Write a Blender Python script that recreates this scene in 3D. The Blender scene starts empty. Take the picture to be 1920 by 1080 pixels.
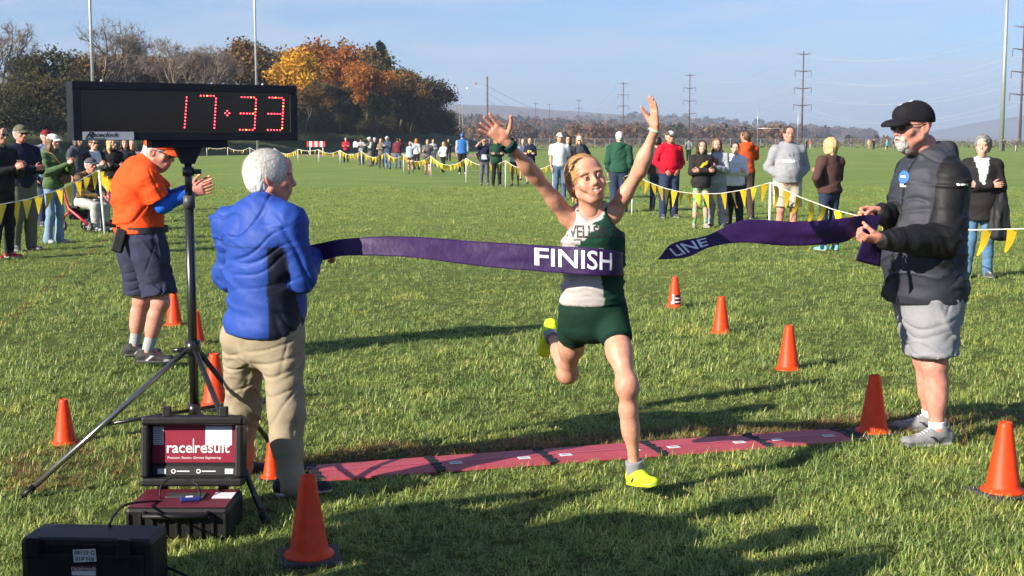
import bpy, bmesh, math, random
import numpy as np
from mathutils import Vector, Matrix, noise as mnoise
from mathutils.bvhtree import BVHTree
random.seed(7); rng = np.random.default_rng(7)
PI = math.pi
scn = bpy.context.scene
COL = scn.collection

# ------------------------------------------------------------------ camera, sky, sun, exposure
CAM_H, FPX, HORIZON = 1.63, 2500.0, 262.0
PITCH = math.atan((540 - HORIZON) / FPX)
SUN_EL = math.radians(25)
SUN_H = Vector((-0.80, -0.60, 0)).normalized()
TO_SUN = Vector((SUN_H.x * math.cos(SUN_EL), SUN_H.y * math.cos(SUN_EL), math.sin(SUN_EL)))

cd = bpy.data.cameras.new('camera'); cam = bpy.data.objects.new('camera', cd); COL.objects.link(cam)
cam.location = (0, 0, CAM_H); cam.rotation_euler = (PI / 2 - PITCH, 0, 0)
cd.sensor_width = 36; cd.lens = FPX * 36 / 1920; cd.clip_end = 20000; cd.clip_start = 0.05
scn.camera = cam
w = bpy.data.worlds.new('World'); scn.world = w; w.use_nodes = True
nt = w.node_tree; bg = nt.nodes['Background']
sky = nt.nodes.new('ShaderNodeTexSky'); sky.sky_type = 'NISHITA'; sky.sun_disc = False
sky.sun_elevation = SUN_EL; sky.sun_rotation = math.atan2(SUN_H.x, SUN_H.y)
sky.air_density = 1.0; sky.dust_density = 0.6; sky.ozone_density = 2.0; sky.altitude = 300
bg.inputs['Strength'].default_value = 0.058
# faint high cloud, one even layer over the whole sky
tc = nt.nodes.new('ShaderNodeTexCoord'); mp = nt.nodes.new('ShaderNodeMapping')
mp.inputs['Scale'].default_value = (5.0, 5.0, 26.0)
nz = nt.nodes.new('ShaderNodeTexNoise'); nz.inputs['Scale'].default_value = 1.6; nz.inputs['Detail'].default_value = 6; nz.inputs['Roughness'].default_value = .5
rp = nt.nodes.new('ShaderNodeValToRGB'); rp.color_ramp.elements[0].position = .44; rp.color_ramp.elements[1].position = .78
rp.color_ramp.elements[1].color = (.72, .72, .72, 1)
mx = nt.nodes.new('ShaderNodeMix'); mx.data_type = 'RGBA'
mx.inputs[7].default_value = (6.0, 6.2, 7.2, 1)
nt.links.new(tc.outputs['Generated'], mp.inputs[0]); nt.links.new(mp.outputs[0], nz.inputs['Vector'])
nt.links.new(nz.outputs['Fac'], rp.inputs[0]); nt.links.new(rp.outputs[0], mx.inputs[0])
tint = nt.nodes.new('ShaderNodeMix'); tint.data_type = 'RGBA'; tint.blend_type = 'MULTIPLY'; tint.inputs[0].default_value = 1; tint.inputs[7].default_value = (.70, .88, 1.25, 1)
nt.links.new(sky.outputs[0], tint.inputs[6]); nt.links.new(tint.outputs[2], mx.inputs[6]); nt.links.new(mx.outputs[2], bg.inputs['Color'])
sd = bpy.data.lights.new('sun', 'SUN'); sun = bpy.data.objects.new('sun', sd); COL.objects.link(sun)
sd.energy = 5.0; sd.angle = math.radians(0.53); sd.color = (1.0, 0.90, 0.76)
sun.rotation_euler = TO_SUN.to_track_quat('Z', 'Y').to_euler()
vs = scn.view_settings; vs.view_transform = 'Standard'; vs.look = 'None'; vs.gamma = 1; vs.exposure = 1.1
vs.use_curve_mapping = False
cy = scn.cycles; cy.use_denoising = True; cy.max_bounces = 5; cy.diffuse_bounces = 2; cy.use_adaptive_sampling = True; cy.adaptive_threshold = .025; cy.glossy_bounces = 2
cy.transmission_bounces = 4; cy.volume_bounces = 0; cy.transparent_max_bounces = 8; cy.caustics_reflective = False; cy.caustics_refractive = False
cy.sample_clamp_indirect = 4

def P(px, py, Y):
    """world point seen at photograph pixel (px,py) at distance Y in front of the camera"""
    a = (px - 960) / FPX; b = (540 - py) / FPX
    s = Y / (math.cos(PITCH) + b * math.sin(PITCH))
    return Vector((a * s, Y, CAM_H + s * (b * math.cos(PITCH) - math.sin(PITCH))))
def G(px, py):
    a = (px - 960) / FPX; b = (540 - py) / FPX
    s = CAM_H / (math.sin(PITCH) - b * math.cos(PITCH))
    return Vector((a * s, s * (math.cos(PITCH) + b * math.sin(PITCH)), 0))
def srgb(r, g, b):
    f = lambda c: (c / 255 / 12.92) if c / 255 <= .04045 else ((c / 255 + .055) / 1.055) ** 2.4
    return (f(r), f(g), f(b))

# ------------------------------------------------------------------ materials
MATS = {}
def nodes_of(m):
    m.use_nodes = True
    return m.node_tree, m.node_tree.nodes['Principled BSDF']
def mat(name, color, rough=.6, metal=0, spec=.5, noise=0, nscale=20, bump=0, bscale=60, emit=None, estr=0, coat=0, transm=0, sss=0, attr=False, bvec=(1, 1, 1), alpha=1):
    if name in MATS: return MATS[name]
    m = bpy.data.materials.new(name); t, b = nodes_of(m); N = t.nodes; L = t.links
    b.inputs['Roughness'].default_value = rough; b.inputs['Metallic'].default_value = metal
    b.inputs['Specular IOR Level'].default_value = spec
    if coat: b.inputs['Coat Weight'].default_value = coat
    if transm: b.inputs['Transmission Weight'].default_value = transm
    if sss:
        b.inputs['Subsurface Weight'].default_value = sss; b.inputs['Subsurface Radius'].default_value = (.012, .005, .003); b.inputs['Subsurface Scale'].default_value = 1
    if emit: b.inputs['Emission Color'].default_value = (*emit, 1); b.inputs['Emission Strength'].default_value = estr
    tc = N.new('ShaderNodeTexCoord')
    if attr:
        src = N.new('ShaderNodeAttribute'); src.attribute_name = 'Col'; out = src.outputs['Color']
    else:
        src = N.new('ShaderNodeRGB'); src.outputs[0].default_value = (*color, 1); out = src.outputs[0]
    if noise:
        n = N.new('ShaderNodeTexNoise'); n.inputs['Scale'].default_value = nscale; n.inputs['Detail'].default_value = 5
        L.new(tc.outputs['Object'], n.inputs['Vector'])
        r = N.new('ShaderNodeMapRange'); r.inputs[1].default_value = .3; r.inputs[2].default_value = .7
        r.inputs[3].default_value = 1 - noise; r.inputs[4].default_value = 1 + noise
        L.new(n.outputs['Fac'], r.inputs[0])
        mm = N.new('ShaderNodeMix'); mm.data_type = 'RGBA'; mm.blend_type = 'MULTIPLY'; mm.inputs[0].default_value = 1
        L.new(out, mm.inputs[6]); L.new(r.outputs[0], mm.inputs[7]); out = mm.outputs[2]
    L.new(out, b.inputs['Base Color'])
    if bump:
        mp = N.new('ShaderNodeMapping'); mp.inputs['Scale'].default_value = bvec; L.new(tc.outputs['Object'], mp.inputs[0])
        n2 = N.new('ShaderNodeTexNoise'); n2.inputs['Scale'].default_value = bscale; n2.inputs['Detail'].default_value = 4
        L.new(mp.outputs[0], n2.inputs['Vector'])
        bp = N.new('ShaderNodeBump'); bp.inputs['Strength'].default_value = 1; bp.inputs['Distance'].default_value = bump
        L.new(n2.outputs['Fac'], bp.inputs['Height']); L.new(bp.outputs[0], b.inputs['Normal'])
    MATS[name] = m
    return m

SKIN = mat('skin', (1, 1, 1), rough=.5, spec=.4, sss=.12, attr=True, noise=.15, nscale=34, bump=.0009, bscale=220)
CLOTH = mat('cloth', (1, 1, 1), rough=.85, spec=.2, attr=True, noise=.07, nscale=18, bump=.003, bscale=26)
NYLON = mat('nylon', (1, 1, 1), rough=.62, spec=.3, attr=True, noise=.06, nscale=14, bump=.003, bscale=24)
HAIR = mat('hair', (1, 1, 1), rough=.5, spec=.4, attr=True, noise=.25, nscale=90, bump=.003, bscale=150, bvec=(1, 1, .18))
SHOE = mat('shoe_mesh', (1, 1, 1), rough=.7, spec=.3, attr=True, noise=.12, nscale=70, bump=.002, bscale=150)
BLACKP = mat('black_plastic', (.008, .008, .009), rough=.5, spec=.3, noise=.3, nscale=30, bump=.0008, bscale=200)
DARKGLASS = mat('dark_glass', (.006, .005, .005), rough=.12, spec=.6)
WHITEP = mat('white_plastic', (.75, .75, .73), rough=.5, noise=.08)
VINYL = mat('vinyl', (1, 1, 1), rough=.5, spec=.4, attr=True, noise=.05)

# ------------------------------------------------------------------ objects
def link(o, parent=None):
    COL.objects.link(o)
    if parent is not None: o.parent = parent
    return o
def tag(o, label=None, cat=None, group=None, kind=None):
    if label: o['label'] = label
    if cat: o['category'] = cat
    if group: o['group'] = group
    if kind: o['kind'] = kind
    return o
def empty(name, loc=(0, 0, 0), rz=0):
    o = bpy.data.objects.new(name, None); link(o); o.location = loc; o.rotation_euler = (0, 0, rz); o.empty_display_size = .1
    return o
def mk(name, V, F, m, parent=None, col=None, smooth=True, midx=None):
    me = bpy.data.meshes.new(name)
    V = np.asarray(V, dtype=np.float32)
    if isinstance(F, np.ndarray):
        n, k = F.shape
        me.vertices.add(len(V)); me.vertices.foreach_set('co', V.ravel())
        me.loops.add(n * k); me.loops.foreach_set('vertex_index', F.astype(np.int32).ravel())
        me.polygons.add(n); me.polygons.foreach_set('loop_start', np.arange(0, n * k, k, dtype=np.int32))
        me.update(calc_edges=True)
    else:
        me.from_pydata([tuple(map(float, v)) for v in V], [], F)
    for mm in (m if isinstance(m, (list, tuple)) else [m]):
        if mm is not None: me.materials.append(mm)
    if midx is not None: me.polygons.foreach_set('material_index', np.asarray(midx, dtype=np.int32))
    if smooth: me.polygons.foreach_set('use_smooth', np.ones(len(me.polygons), dtype=bool))
    if col is not None:
        col = np.asarray(col, dtype=np.float32)
        if col.ndim == 1: col = np.tile(col, (len(V), 1))
        a = me.color_attributes.new('Col', 'FLOAT_COLOR', 'POINT')
        c4 = np.ones((len(V), 4), dtype=np.float32); c4[:, :3] = col[:, :3]
        a.data.foreach_set('color', c4.ravel())
    me.update()
    o = bpy.data.objects.new(name, me); return link(o, parent)
def mk_bm(name, bm, m, parent=None, smooth=False):
    me = bpy.data.meshes.new(name); bm.to_mesh(me); bm.free()
    for mm in (m if isinstance(m, (list, tuple)) else [m]): me.materials.append(mm)
    if smooth:
        for p in me.polygons: p.use_smooth = True
    return link(bpy.data.objects.new(name, me), parent)
def copy_tree(o, parent=None):
    c = o.copy(); COL.objects.link(c); c.parent = parent
    for ch in o.children: copy_tree(ch, c)
    return c

class MB:
    """collects simple solids into one mesh"""
    def __init__(s): s.V = []; s.F = []; s.M = []
    def add(s, V, F, mi=0):
        o = len(s.V); s.V += [Vector(v) for v in V]; s.F += [[i + o for i in f] for f in F]; s.M += [mi] * len(F); return s
    def box(s, c, size, R=None, mi=0, bev=0):
        bm = bmesh.new(); bmesh.ops.create_cube(bm, size=1)
        for v in bm.verts: v.co = Vector((v.co.x * size[0], v.co.y * size[1], v.co.z * size[2]))
        if bev: bmesh.ops.bevel(bm, geom=bm.edges[:], offset=bev, segments=2, affect='EDGES', profile=.5)
        bm.verts.index_update()
        V = [(R @ v.co if R else v.co) + Vector(c) for v in bm.verts]; F = [[v.index for v in f.verts] for f in bm.faces]; bm.free()
        return s.add(V, F, mi)
    def tube(s, pts, r, n=8, mi=0, caps=True):
        pts = [Vector(p) for p in pts]; rs = r if isinstance(r, (list, tuple)) else [r] * len(pts)
        V = []; F = []; u = None
        for i, p in enumerate(pts):
            d = (pts[min(i + 1, len(pts) - 1)] - pts[max(i - 1, 0)])
            d = d.normalized() if d.length > 1e-9 else Vector((0, 0, 1))
            if u is None: u = d.orthogonal().normalized()
            u = (u - d * u.dot(d)); u = u.normalized() if u.length > 1e-6 else d.orthogonal().normalized()
            v = d.cross(u)
            for k in range(n):
                a = 2 * PI * k / n; V.append(p + (u * math.cos(a) + v * math.sin(a)) * rs[i])
        for i in range(len(pts) - 1):
            for k in range(n):
                F.append([i * n + k, i * n + (k + 1) % n, (i + 1) * n + (k + 1) % n, (i + 1) * n + k])
        if caps: F.append(list(range(n))[::-1]); F.append([(len(pts) - 1) * n + k for k in range(n)])
        return s.add(V, F, mi)
    def lathe(s, prof, c=(0, 0, 0), n=24, mi=0, R=None, capb=True, capt=True):
        V = []; F = []
        for r, z in prof:
            for k in range(n):
                a = 2 * PI * k / n; p = Vector((r * math.cos(a), r * math.sin(a), z)); V.append((R @ p if R else p) + Vector(c))
        for i in range(len(prof) - 1):
            for k in range(n): F.append([i * n + k, i * n + (k + 1) % n, (i + 1) * n + (k + 1) % n, (i + 1) * n + k])
        if capb: F.append(list(range(n))[::-1])
        if capt: F.append([(len(prof) - 1) * n + k for k in range(n)])
        return s.add(V, F, mi)
    def build(s, name, m, parent=None, smooth=False):
        o = mk(name, [tuple(v) for v in s.V], s.F, m, parent, smooth=smooth, midx=s.M)
        if smooth == 'auto': pass
        return o

def catmull(pts, n):
    """n samples through a list of vectors (any dimension)"""
    A = np.array([list(p) for p in pts], dtype=float); m = len(A)
    A = np.vstack([2 * A[0] - A[1], A, 2 * A[-1] - A[-2]])
    out = []
    for t in np.linspace(0, m - 1, n):
        i = min(int(t), m - 2); f = t - i; p0, p1, p2, p3 = A[i], A[i + 1], A[i + 2], A[i + 3]
        out.append(.5 * ((2 * p1) + (-p0 + p2) * f + (2 * p0 - 5 * p1 + 4 * p2 - p3) * f * f + (-p0 + 3 * p1 - 3 * p2 + p3) * f ** 3))
    return np.array(out)

# ------------------------------------------------------------------ noise in numpy
def vnoise(p, seed=0):
    p = np.asarray(p, dtype=np.float64); i = np.floor(p).astype(np.int64); f = p - i; f = f * f * (3 - 2 * f)
    def h(x, y, z):
        n = (x * 374761393 + y * 668265263 + z * 2147483647 + seed * 1274126177) & 0xffffffff
        n = ((n ^ (n >> 13)) * 1274126177) & 0xffffffff
        return ((n ^ (n >> 16)) & 0xffff) / 32767.5 - 1
    r = 0
    for dx in (0, 1):
        for dy in (0, 1):
            for dz in (0, 1):
                wgt = (f[:, 0] if dx else 1 - f[:, 0]) * (f[:, 1] if dy else 1 - f[:, 1]) * (f[:, 2] if dz else 1 - f[:, 2])
                r = r + wgt * h(i[:, 0] + dx, i[:, 1] + dy, i[:, 2] + dz)
    return r
def fbm(p, seed=0, oct=3):
    r = 0; a = 1; q = np.asarray(p, dtype=np.float64)
    for k in range(oct): r = r + a * vnoise(q, seed + k * 17); q = q * 2.03 + 5.1; a *= .5
    return r
def vnormals(V, F):
    V = np.asarray(V); n = np.cross(V[F[:, 2]] - V[F[:, 0]], V[F[:, 3]] - V[F[:, 1]])
    N = np.zeros_like(V, dtype=np.float64)
    for k in range(4): np.add.at(N, F[:, k], n)
    return N / np.maximum(np.linalg.norm(N, axis=1, keepdims=True), 1e-12)

# ------------------------------------------------------------------ signed distance modelling
def A3(v): return np.array([float(v[0]), float(v[1]), float(v[2])])
def unit(v): v = A3(v); return v / max(np.linalg.norm(v), 1e-9)
class SDF:
    def __init__(s): s.ops = []; s.lo = np.full(3, 1e9); s.hi = np.full(3, -1e9)
    def _add(s, kind, lo, hi, k, fn):
        if kind == 'u': s.lo = np.minimum(s.lo, lo); s.hi = np.maximum(s.hi, hi)
        s.ops.append((kind, lo, hi, k, fn)); return s
    def cone(s, a, b, ra, rb, k=.02, op='u', flat=False):
        return s.econe(a, b, (ra, ra), (rb, rb), None, k, op, flat)
    def econe(s, a, b, r0, r1, side=None, k=.02, op='u', flat=False):
        a, b = A3(a), A3(b); ab = b - a; L = max(np.linalg.norm(ab), 1e-6); ax = ab / L
        sd = unit(side) if side is not None else unit(np.cross(ax, (0.31, .87, .12)))
        sd = unit(sd - ax * sd.dot(ax)); up = np.cross(ax, sd)
        m = max(*r0, *r1)
        def fn(X, Y, Z):
            qx, qy, qz = X - a[0], Y - a[1], Z - a[2]
            w = qx * ax[0] + qy * ax[1] + qz * ax[2]
            t = np.clip(w / L, 0, 1)
            u = qx * sd[0] + qy * sd[1] + qz * sd[2]; v = qx * up[0] + qy * up[1] + qz * up[2]
            rx = r0[0] + (r1[0] - r0[0]) * t; ry = r0[1] + (r1[1] - r0[1]) * t
            e = np.where(w < 0, -w, np.maximum(w - L, 0))
            if flat:
                k0 = np.sqrt((u / rx) ** 2 + (v / ry) ** 2) + 1e-9; k1 = np.sqrt((u / rx ** 2) ** 2 + (v / ry ** 2) ** 2) + 1e-9
                return np.maximum(k0 * (k0 - 1) / k1, np.where(w < L / 2, -w, w - L))
            rz = np.minimum(rx, ry)
            k0 = np.sqrt((u / rx) ** 2 + (v / ry) ** 2 + (e / rz) ** 2) + 1e-9
            k1 = np.sqrt((u / rx ** 2) ** 2 + (v / ry ** 2) ** 2 + (e / rz ** 2) ** 2) + 1e-9
            return k0 * (k0 - 1) / k1
        return s._add(op, np.minimum(a, b) - m, np.maximum(a, b) + m, k, fn)
    def ell(s, c, r, R=None, k=.02, op='u'):
        c = A3(c); r = A3(r) if hasattr(r, '__len__') else np.full(3, float(r)); m = r.max() if R is not None else r
        M = np.array(R.to_3x3().transposed()) if R is not None else None
        def fn(X, Y, Z):
            x, y, z = X - c[0], Y - c[1], Z - c[2]
            if M is not None:
                x, y, z = (M[0, 0] * x + M[0, 1] * y + M[0, 2] * z, M[1, 0] * x + M[1, 1] * y + M[1, 2] * z, M[2, 0] * x + M[2, 1] * y + M[2, 2] * z)
            k0 = np.sqrt((x / r[0]) ** 2 + (y / r[1]) ** 2 + (z / r[2]) ** 2) + 1e-9
            k1 = np.sqrt((x / r[0] ** 2) ** 2 + (y / r[1] ** 2) ** 2 + (z / r[2] ** 2) ** 2) + 1e-9
            return k0 * (k0 - 1) / k1
        return s._add(op, c - m, c + m, k, fn)
    def box(s, c, h, R=None, rnd=.01, k=.01, op='u'):
        c = A3(c); h = A3(h) - rnd; m = np.linalg.norm(h) + rnd
        M = np.array(R.to_3x3().transposed()) if R is not None else np.eye(3)
        def fn(X, Y, Z):
            x, y, z = X - c[0], Y - c[1], Z - c[2]
            q = [np.abs(M[i, 0] * x + M[i, 1] * y + M[i, 2] * z) - h[i] for i in range(3)]
            return np.sqrt(sum(np.maximum(t, 0) ** 2 for t in q)) + np.minimum(np.maximum(np.maximum(q[0], q[1]), q[2]), 0) - rnd
        return s._add(op, c - m, c + m, k, fn)
    def cut(s, p, n, k=.004):
        p, n = A3(p), unit(n)
        return s._add('cut', None, None, k, lambda X, Y, Z: (X - p[0]) * n[0] + (Y - p[1]) * n[1] + (Z - p[2]) * n[2])
    def mesh(s, vox):
        lo = s.lo - 3 * vox; n = np.ceil((s.hi - s.lo) / vox).astype(int) + 7
        d = np.full(n, 1.0, dtype=np.float32)
        ax = [(lo[i] + np.arange(n[i]) * vox).astype(np.float32) for i in range(3)]
        for kind, l, h, k, fn in s.ops:
            if l is None: i0 = np.zeros(3, int); i1 = n
            else:
                pad = k + 3 * vox
                i0 = np.clip(np.floor((l - pad - lo) / vox).astype(int), 0, n); i1 = np.clip(np.ceil((h + pad - lo) / vox).astype(int) + 1, 0, n)
            if (i1 <= i0).any(): continue
            sl = tuple(slice(i0[i], i1[i]) for i in range(3))
            f = fn(ax[0][sl[0]][:, None, None], ax[1][sl[1]][None, :, None], ax[2][sl[2]][None, None, :]).astype(np.float32)
            a = d[sl]
            if kind == 'u':
                hh = np.maximum(k - np.abs(a - f), 0) / max(k, 1e-6); d[sl] = np.minimum(a, f) - hh * hh * k * .25
            else:
                g = -f if kind == 'd' else f
                hh = np.maximum(k - np.abs(a - g), 0) / max(k, 1e-6); d[sl] = np.maximum(a, g) + hh * hh * k * .25
        return surface_nets(d, lo, vox)

def surface_nets(d, org, vox):
    s = d < 0
    nx, ny, nz = d.shape
    c = np.zeros((nx - 1, ny - 1, nz - 1), np.int8)
    for ox in (0, 1):
        for oy in (0, 1):
            for oz in (0, 1): c += s[ox:nx - 1 + ox, oy:ny - 1 + oy, oz:nz - 1 + oz]
    mask = (c > 0) & (c < 8); idx = np.argwhere(mask)
    if len(idx) == 0: return np.zeros((0, 3)), np.zeros((0, 4), np.int64)
    off = [(x, y, z) for x in (0, 1) for y in (0, 1) for z in (0, 1)]
    vals = [d[idx[:, 0] + o[0], idx[:, 1] + o[1], idx[:, 2] + o[2]] for o in off]
    acc = np.zeros((len(idx), 3)); cnt = np.zeros(len(idx))
    for i in range(8):
        for j in range(i + 1, 8):
            df = [off[j][q] - off[i][q] for q in range(3)]
            if sum(abs(q) for q in df) != 1: continue
            a, b = vals[i], vals[j]; cr = (a < 0) != (b < 0)
            t = np.where(cr, a / np.where(cr, a - b, 1), 0)
            for q in range(3): acc[:, q] += np.where(cr, off[i][q] + t * df[q], 0)
            cnt += cr
    V = (idx + acc / cnt[:, None]) * vox + org
    im = np.full(mask.shape, -1, np.int64); im[mask] = np.arange(len(idx))
    Fs = []
    for axis in range(3):
        sm = np.moveaxis(s, axis, 0); m = np.moveaxis(im, axis, 0)
        e = sm[:-1, 1:-1, 1:-1] != sm[1:, 1:-1, 1:-1]; q = np.argwhere(e)
        if len(q) == 0: continue
        i, j, k = q[:, 0], q[:, 1] + 1, q[:, 2] + 1
        f = np.stack([m[i, j - 1, k - 1], m[i, j, k - 1], m[i, j, k], m[i, j - 1, k]], 1)
        fl = sm[i, j, k]
        if axis == 1: fl = ~fl
        f[~fl] = f[~fl][:, ::-1]
        Fs.append(f)
    F = np.concatenate(Fs); F = F[(F >= 0).all(1)]
    c = V.mean(0); vol = np.einsum('ij,ij->i', V[F[:, 0]] - c, np.cross(V[F[:, 1]] - c, V[F[:, 2]] - c)).sum()
    return V, (F if vol > 0 else F[:, ::-1])
def joinm(parts):
    V = []; F = []; C = []; o = 0
    for v, f, c in parts:
        if len(v) == 0: continue
        c = np.asarray(c, dtype=float)
        if c.ndim == 1: c = np.tile(c, (len(v), 1))
        V.append(v); F.append(f + o); C.append(c); o += len(v)
    return np.concatenate(V), np.concatenate(F), np.concatenate(C)
def xf(V, M):
    M = np.array(M); return V @ M[:3, :3].T + M[:3, 3]
def frame(x, y, z, o=(0, 0, 0)):
    M = Matrix.Identity(4)
    for i in range(3): M[i][0] = x[i]; M[i][1] = y[i]; M[i][2] = z[i]; M[i][3] = o[i]
    return M

# flat print: text or shapes as thin meshes
def text_verts(body, size=1, font_bold=0.0, shear=0, seg=.25, align='CENTER', spacing=1):
    cu = bpy.data.curves.new('print', 'FONT'); cu.body = body; cu.size = size; cu.align_x = align; cu.align_y = 'CENTER'
    cu.offset = font_bold * size; cu.shear = shear; cu.resolution_u = 3; cu.space_character = spacing
    o = bpy.data.objects.new('print', cu); COL.objects.link(o)
    dg = bpy.context.evaluated_depsgraph_get(); me = bpy.data.meshes.new_from_object(o.evaluated_get(dg))
    bm = bmesh.new(); bm.from_mesh(me); bpy.data.meshes.remove(me)
    bpy.data.objects.remove(o); bpy.data.curves.remove(cu)
    bmesh.ops.triangulate(bm, faces=bm.faces[:])
    for _ in range(4):
        L = [e for e in bm.edges if e.calc_length() > seg * size]
        if not L: break
        bmesh.ops.subdivide_edges(bm, edges=L, cuts=1); bmesh.ops.triangulate(bm, faces=bm.faces[:])
    bm.verts.index_update()
    V = np.array([tuple(v.co) for v in bm.verts]); F = [[v.index for v in f.verts] for f in bm.faces]; bm.free()
    return V, F
def flat_text(name, body, M, size, m, parent, **kw):
    V, F = text_verts(body, size, **kw)
    return mk(name, xf(V, M), F, m, parent, smooth=False)
def bars(rects, n=5, slant=0):
    """small print too far away to read, as blocks: (centre x, centre y, width, height)"""
    V = []; F = []
    for cx, cy_, w_, h_ in rects:
        o = len(V)
        for j in range(3):
            for i in range(n + 1): y_ = cy_ + h_ * (j / 2 - .5); V.append((cx + w_ * (i / n - .5) + slant * (y_ - cy_), y_, 0))
        F += [[o + j * (n + 1) + i, o + j * (n + 1) + i + 1, o + (j + 1) * (n + 1) + i + 1, o + (j + 1) * (n + 1) + i] for j in range(2) for i in range(n)]
    return np.array(V), F
def project(name, V, F, M, target, m, parent, off=.002, col=None):
    """throw a flat print (in its own plane M, along -Z of M) onto the surface of target"""
    me = target.data; bv = BVHTree.FromPolygons([v.co.copy() for v in me.vertices], [tuple(p.vertices) for p in me.polygons])
    dr = -Vector((M[0][2], M[1][2], M[2][2])); out = []; ok = []
    for p in xf(np.asarray(V), M):
        h, n, i, dist = bv.ray_cast(Vector(p), dr)
        ok.append(h is not None); out.append((h - dr * off) if h is not None else Vector(p))
    F = [f for f in F if all(ok[i] for i in f)]
    if not F: return None
    return mk(name, [tuple(v) for v in out], F, m, parent, smooth=True, col=col)
# ------------------------------------------------------------------ people
SKINS = {'fair': srgb(222, 172, 150), 'tan': srgb(208, 156, 132), 'red': srgb(212, 148, 128), 'dark': srgb(150, 104, 80)}
SKINS = {k: tuple(c * .82 for c in v) for k, v in SKINS.items()}
def rotm(yaw=0, pitch=0, roll=0):
    """yaw turns the face to the person's left (+), pitch lifts it (+), roll tips the crown to the person's right (+)"""
    return (Matrix.Rotation(yaw, 4, 'Z') @ Matrix.Rotation(pitch, 4, 'X').inverted() @ Matrix.Rotation(roll, 4, 'Y').inverted())

def pose(H=1.75, arms='down', armr=None, legs='stand', lean=0, hyaw=0, hpitch=0, hroll=0, fem=False, wide=1.0, twist=0, stoop=0):
    S = H / 1.75; J = {'S': S}
    v = lambda x, y, z: Vector((x, y, z)) * S
    shw = (.165 if fem else .19) * (1 + (wide - 1) * .4); hipw = .088 * (1 + (wide - 1) * .5)
    pz = .93
    J['pel'] = v(0, 0, pz)
    up = Vector((0, -math.sin(lean), math.cos(lean)))
    J['chest'] = J['pel'] + up * .50 * S
    tw = Matrix.Rotation(twist, 3, 'Z'); cs = tw @ Vector((1, 0, 0)); J['cside'] = cs; J['pside'] = Vector((1, 0, 0))
    J['neck'] = J['chest'] + up * .045 * S + v(0, -stoop * .5, 0)
    J['head'] = J['neck'] + v(0, -.025 - stoop * .6, .165 - stoop * .3)
    J['hm'] = rotm(hyaw, hpitch, hroll)
    fw = Vector((cs.y, -cs.x, 0))
    for s, nm in ((1, 'l'), (-1, 'r')):
        a = arms if (nm == 'l' or armr is None) else armr
        sh = J['chest'] + cs * shw * s * S + up * (-.035) * S
        J['sh' + nm] = sh
        L = lambda x, y, z: (cs * x * s + fw * y + Vector((0, 0, z))) * S
        ch = J['chest']
        if a == 'down': e = sh + L(.045, -.03, -.28); wv = e + L(0.0, .07, -.245); hd = L(0, .15, -1); pn = L(-1, 0, 0)
        elif a == 'clap': e = sh + L(.05, .07, -.26); wv = ch + L(.05, .33, -.22); hd = L(-.35, .8, .45); pn = L(-1, -.2, 0)
        elif a == 'clap2': e = sh + L(.06, .10, -.25); wv = ch + L(.03, .37, -.14); hd = L(-.3, .7, .6); pn = L(-1, -.2, 0)
        elif a == 'fold': e = sh + L(.05, .07, -.26); wv = ch + L(-.09, .21, -.27); hd = L(-1, .15, .1); pn = L(0, -1, 0)
        elif a == 'pocket': e = sh + L(.10, -.05, -.265); wv = ch + L(.14, .12, -.44); hd = L(-.4, .3, -.7); pn = L(-.3, -1, 0)
        elif a == 'phone': e = sh + L(.04, .08, -.26); wv = ch + L(.07, .31, -.19); hd = L(-.5, .5, .6); pn = L(-.6, -.6, 0)
        elif a == 'photo': e = sh + L(.10, .2, -.16); wv = ch + L(.08, .30, .14); hd = L(-.4, .3, .8); pn = L(-.7, -.6, 0)
        elif a == 'shade': e = sh + L(.16, .2, .08); wv = J['head'] + L(.09, .13, .05); hd = L(-.9, .15, .15); pn = L(0, -.3, -1)
        elif a == 'hip': e = sh + L(.16, -.08, -.24); wv = ch + L(.17, .04, -.42); hd = L(-.5, .4, -.6); pn = L(-1, 0, 0)
        elif a == 'swingf': e = sh + L(.04, .12, -.25); wv = e + L(-.05, .2, .13); hd = L(-.1, .6, .7); pn = L(-1, 0, 0)
        elif a == 'swingb': e = sh + L(.06, -.17, -.23); wv = e + L(0, .12, -.21); hd = L(0, .5, -.8); pn = L(-1, 0, 0)
        elif a == 'knee': e = sh + L(.05, .12, -.26); wv = ch + L(.08, .36, -.38); hd = L(-.3, .8, -.4); pn = L(0, 0, -1)
        J['el' + nm], J['wr' + nm] = e, wv; J['hd' + nm], J['pn' + nm] = hd, pn
        hip = J['pel'] + v(hipw * s, 0, -.02); J['hip' + nm] = hip
        if legs == 'stand': k = v(hipw * s * 1.15, -.02, .49); an = v(hipw * s * 1.35, .03, .085); td = v(.25 * s, -1, 0)
        elif legs == 'wide': k = v(.13 * s, -.02, .49); an = v(.18 * s, .03, .085); td = v(.3 * s, -1, 0)
        elif legs == 'walk':
            f = s; k = v(hipw * s, -.10 * f - .03, .50); an = v(hipw * s, -.20 * f + .06, .09 if f > 0 else .12); td = v(.1 * s, -1, .15 if f > 0 else -.3)
        elif legs == 'run':
            f = s
            if f > 0: k = v(hipw * s, -.28, .66); an = v(hipw * s, -.16, .27); td = v(0, -1, -.2)
            else: k = v(hipw * s, .06, .52); an = v(hipw * s, .40, .36); td = v(0, -.2, -1)
        elif legs == 'sit':
            k = hip + v(.02 * s, -.43, -.03); an = k + v(0, .02, -.40); td = v(.15 * s, -1, 0)
        J['kn' + nm], J['an' + nm], J['td' + nm] = k, an, td
    if legs == 'run': J['pel'].z -= 0
    return J

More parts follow.
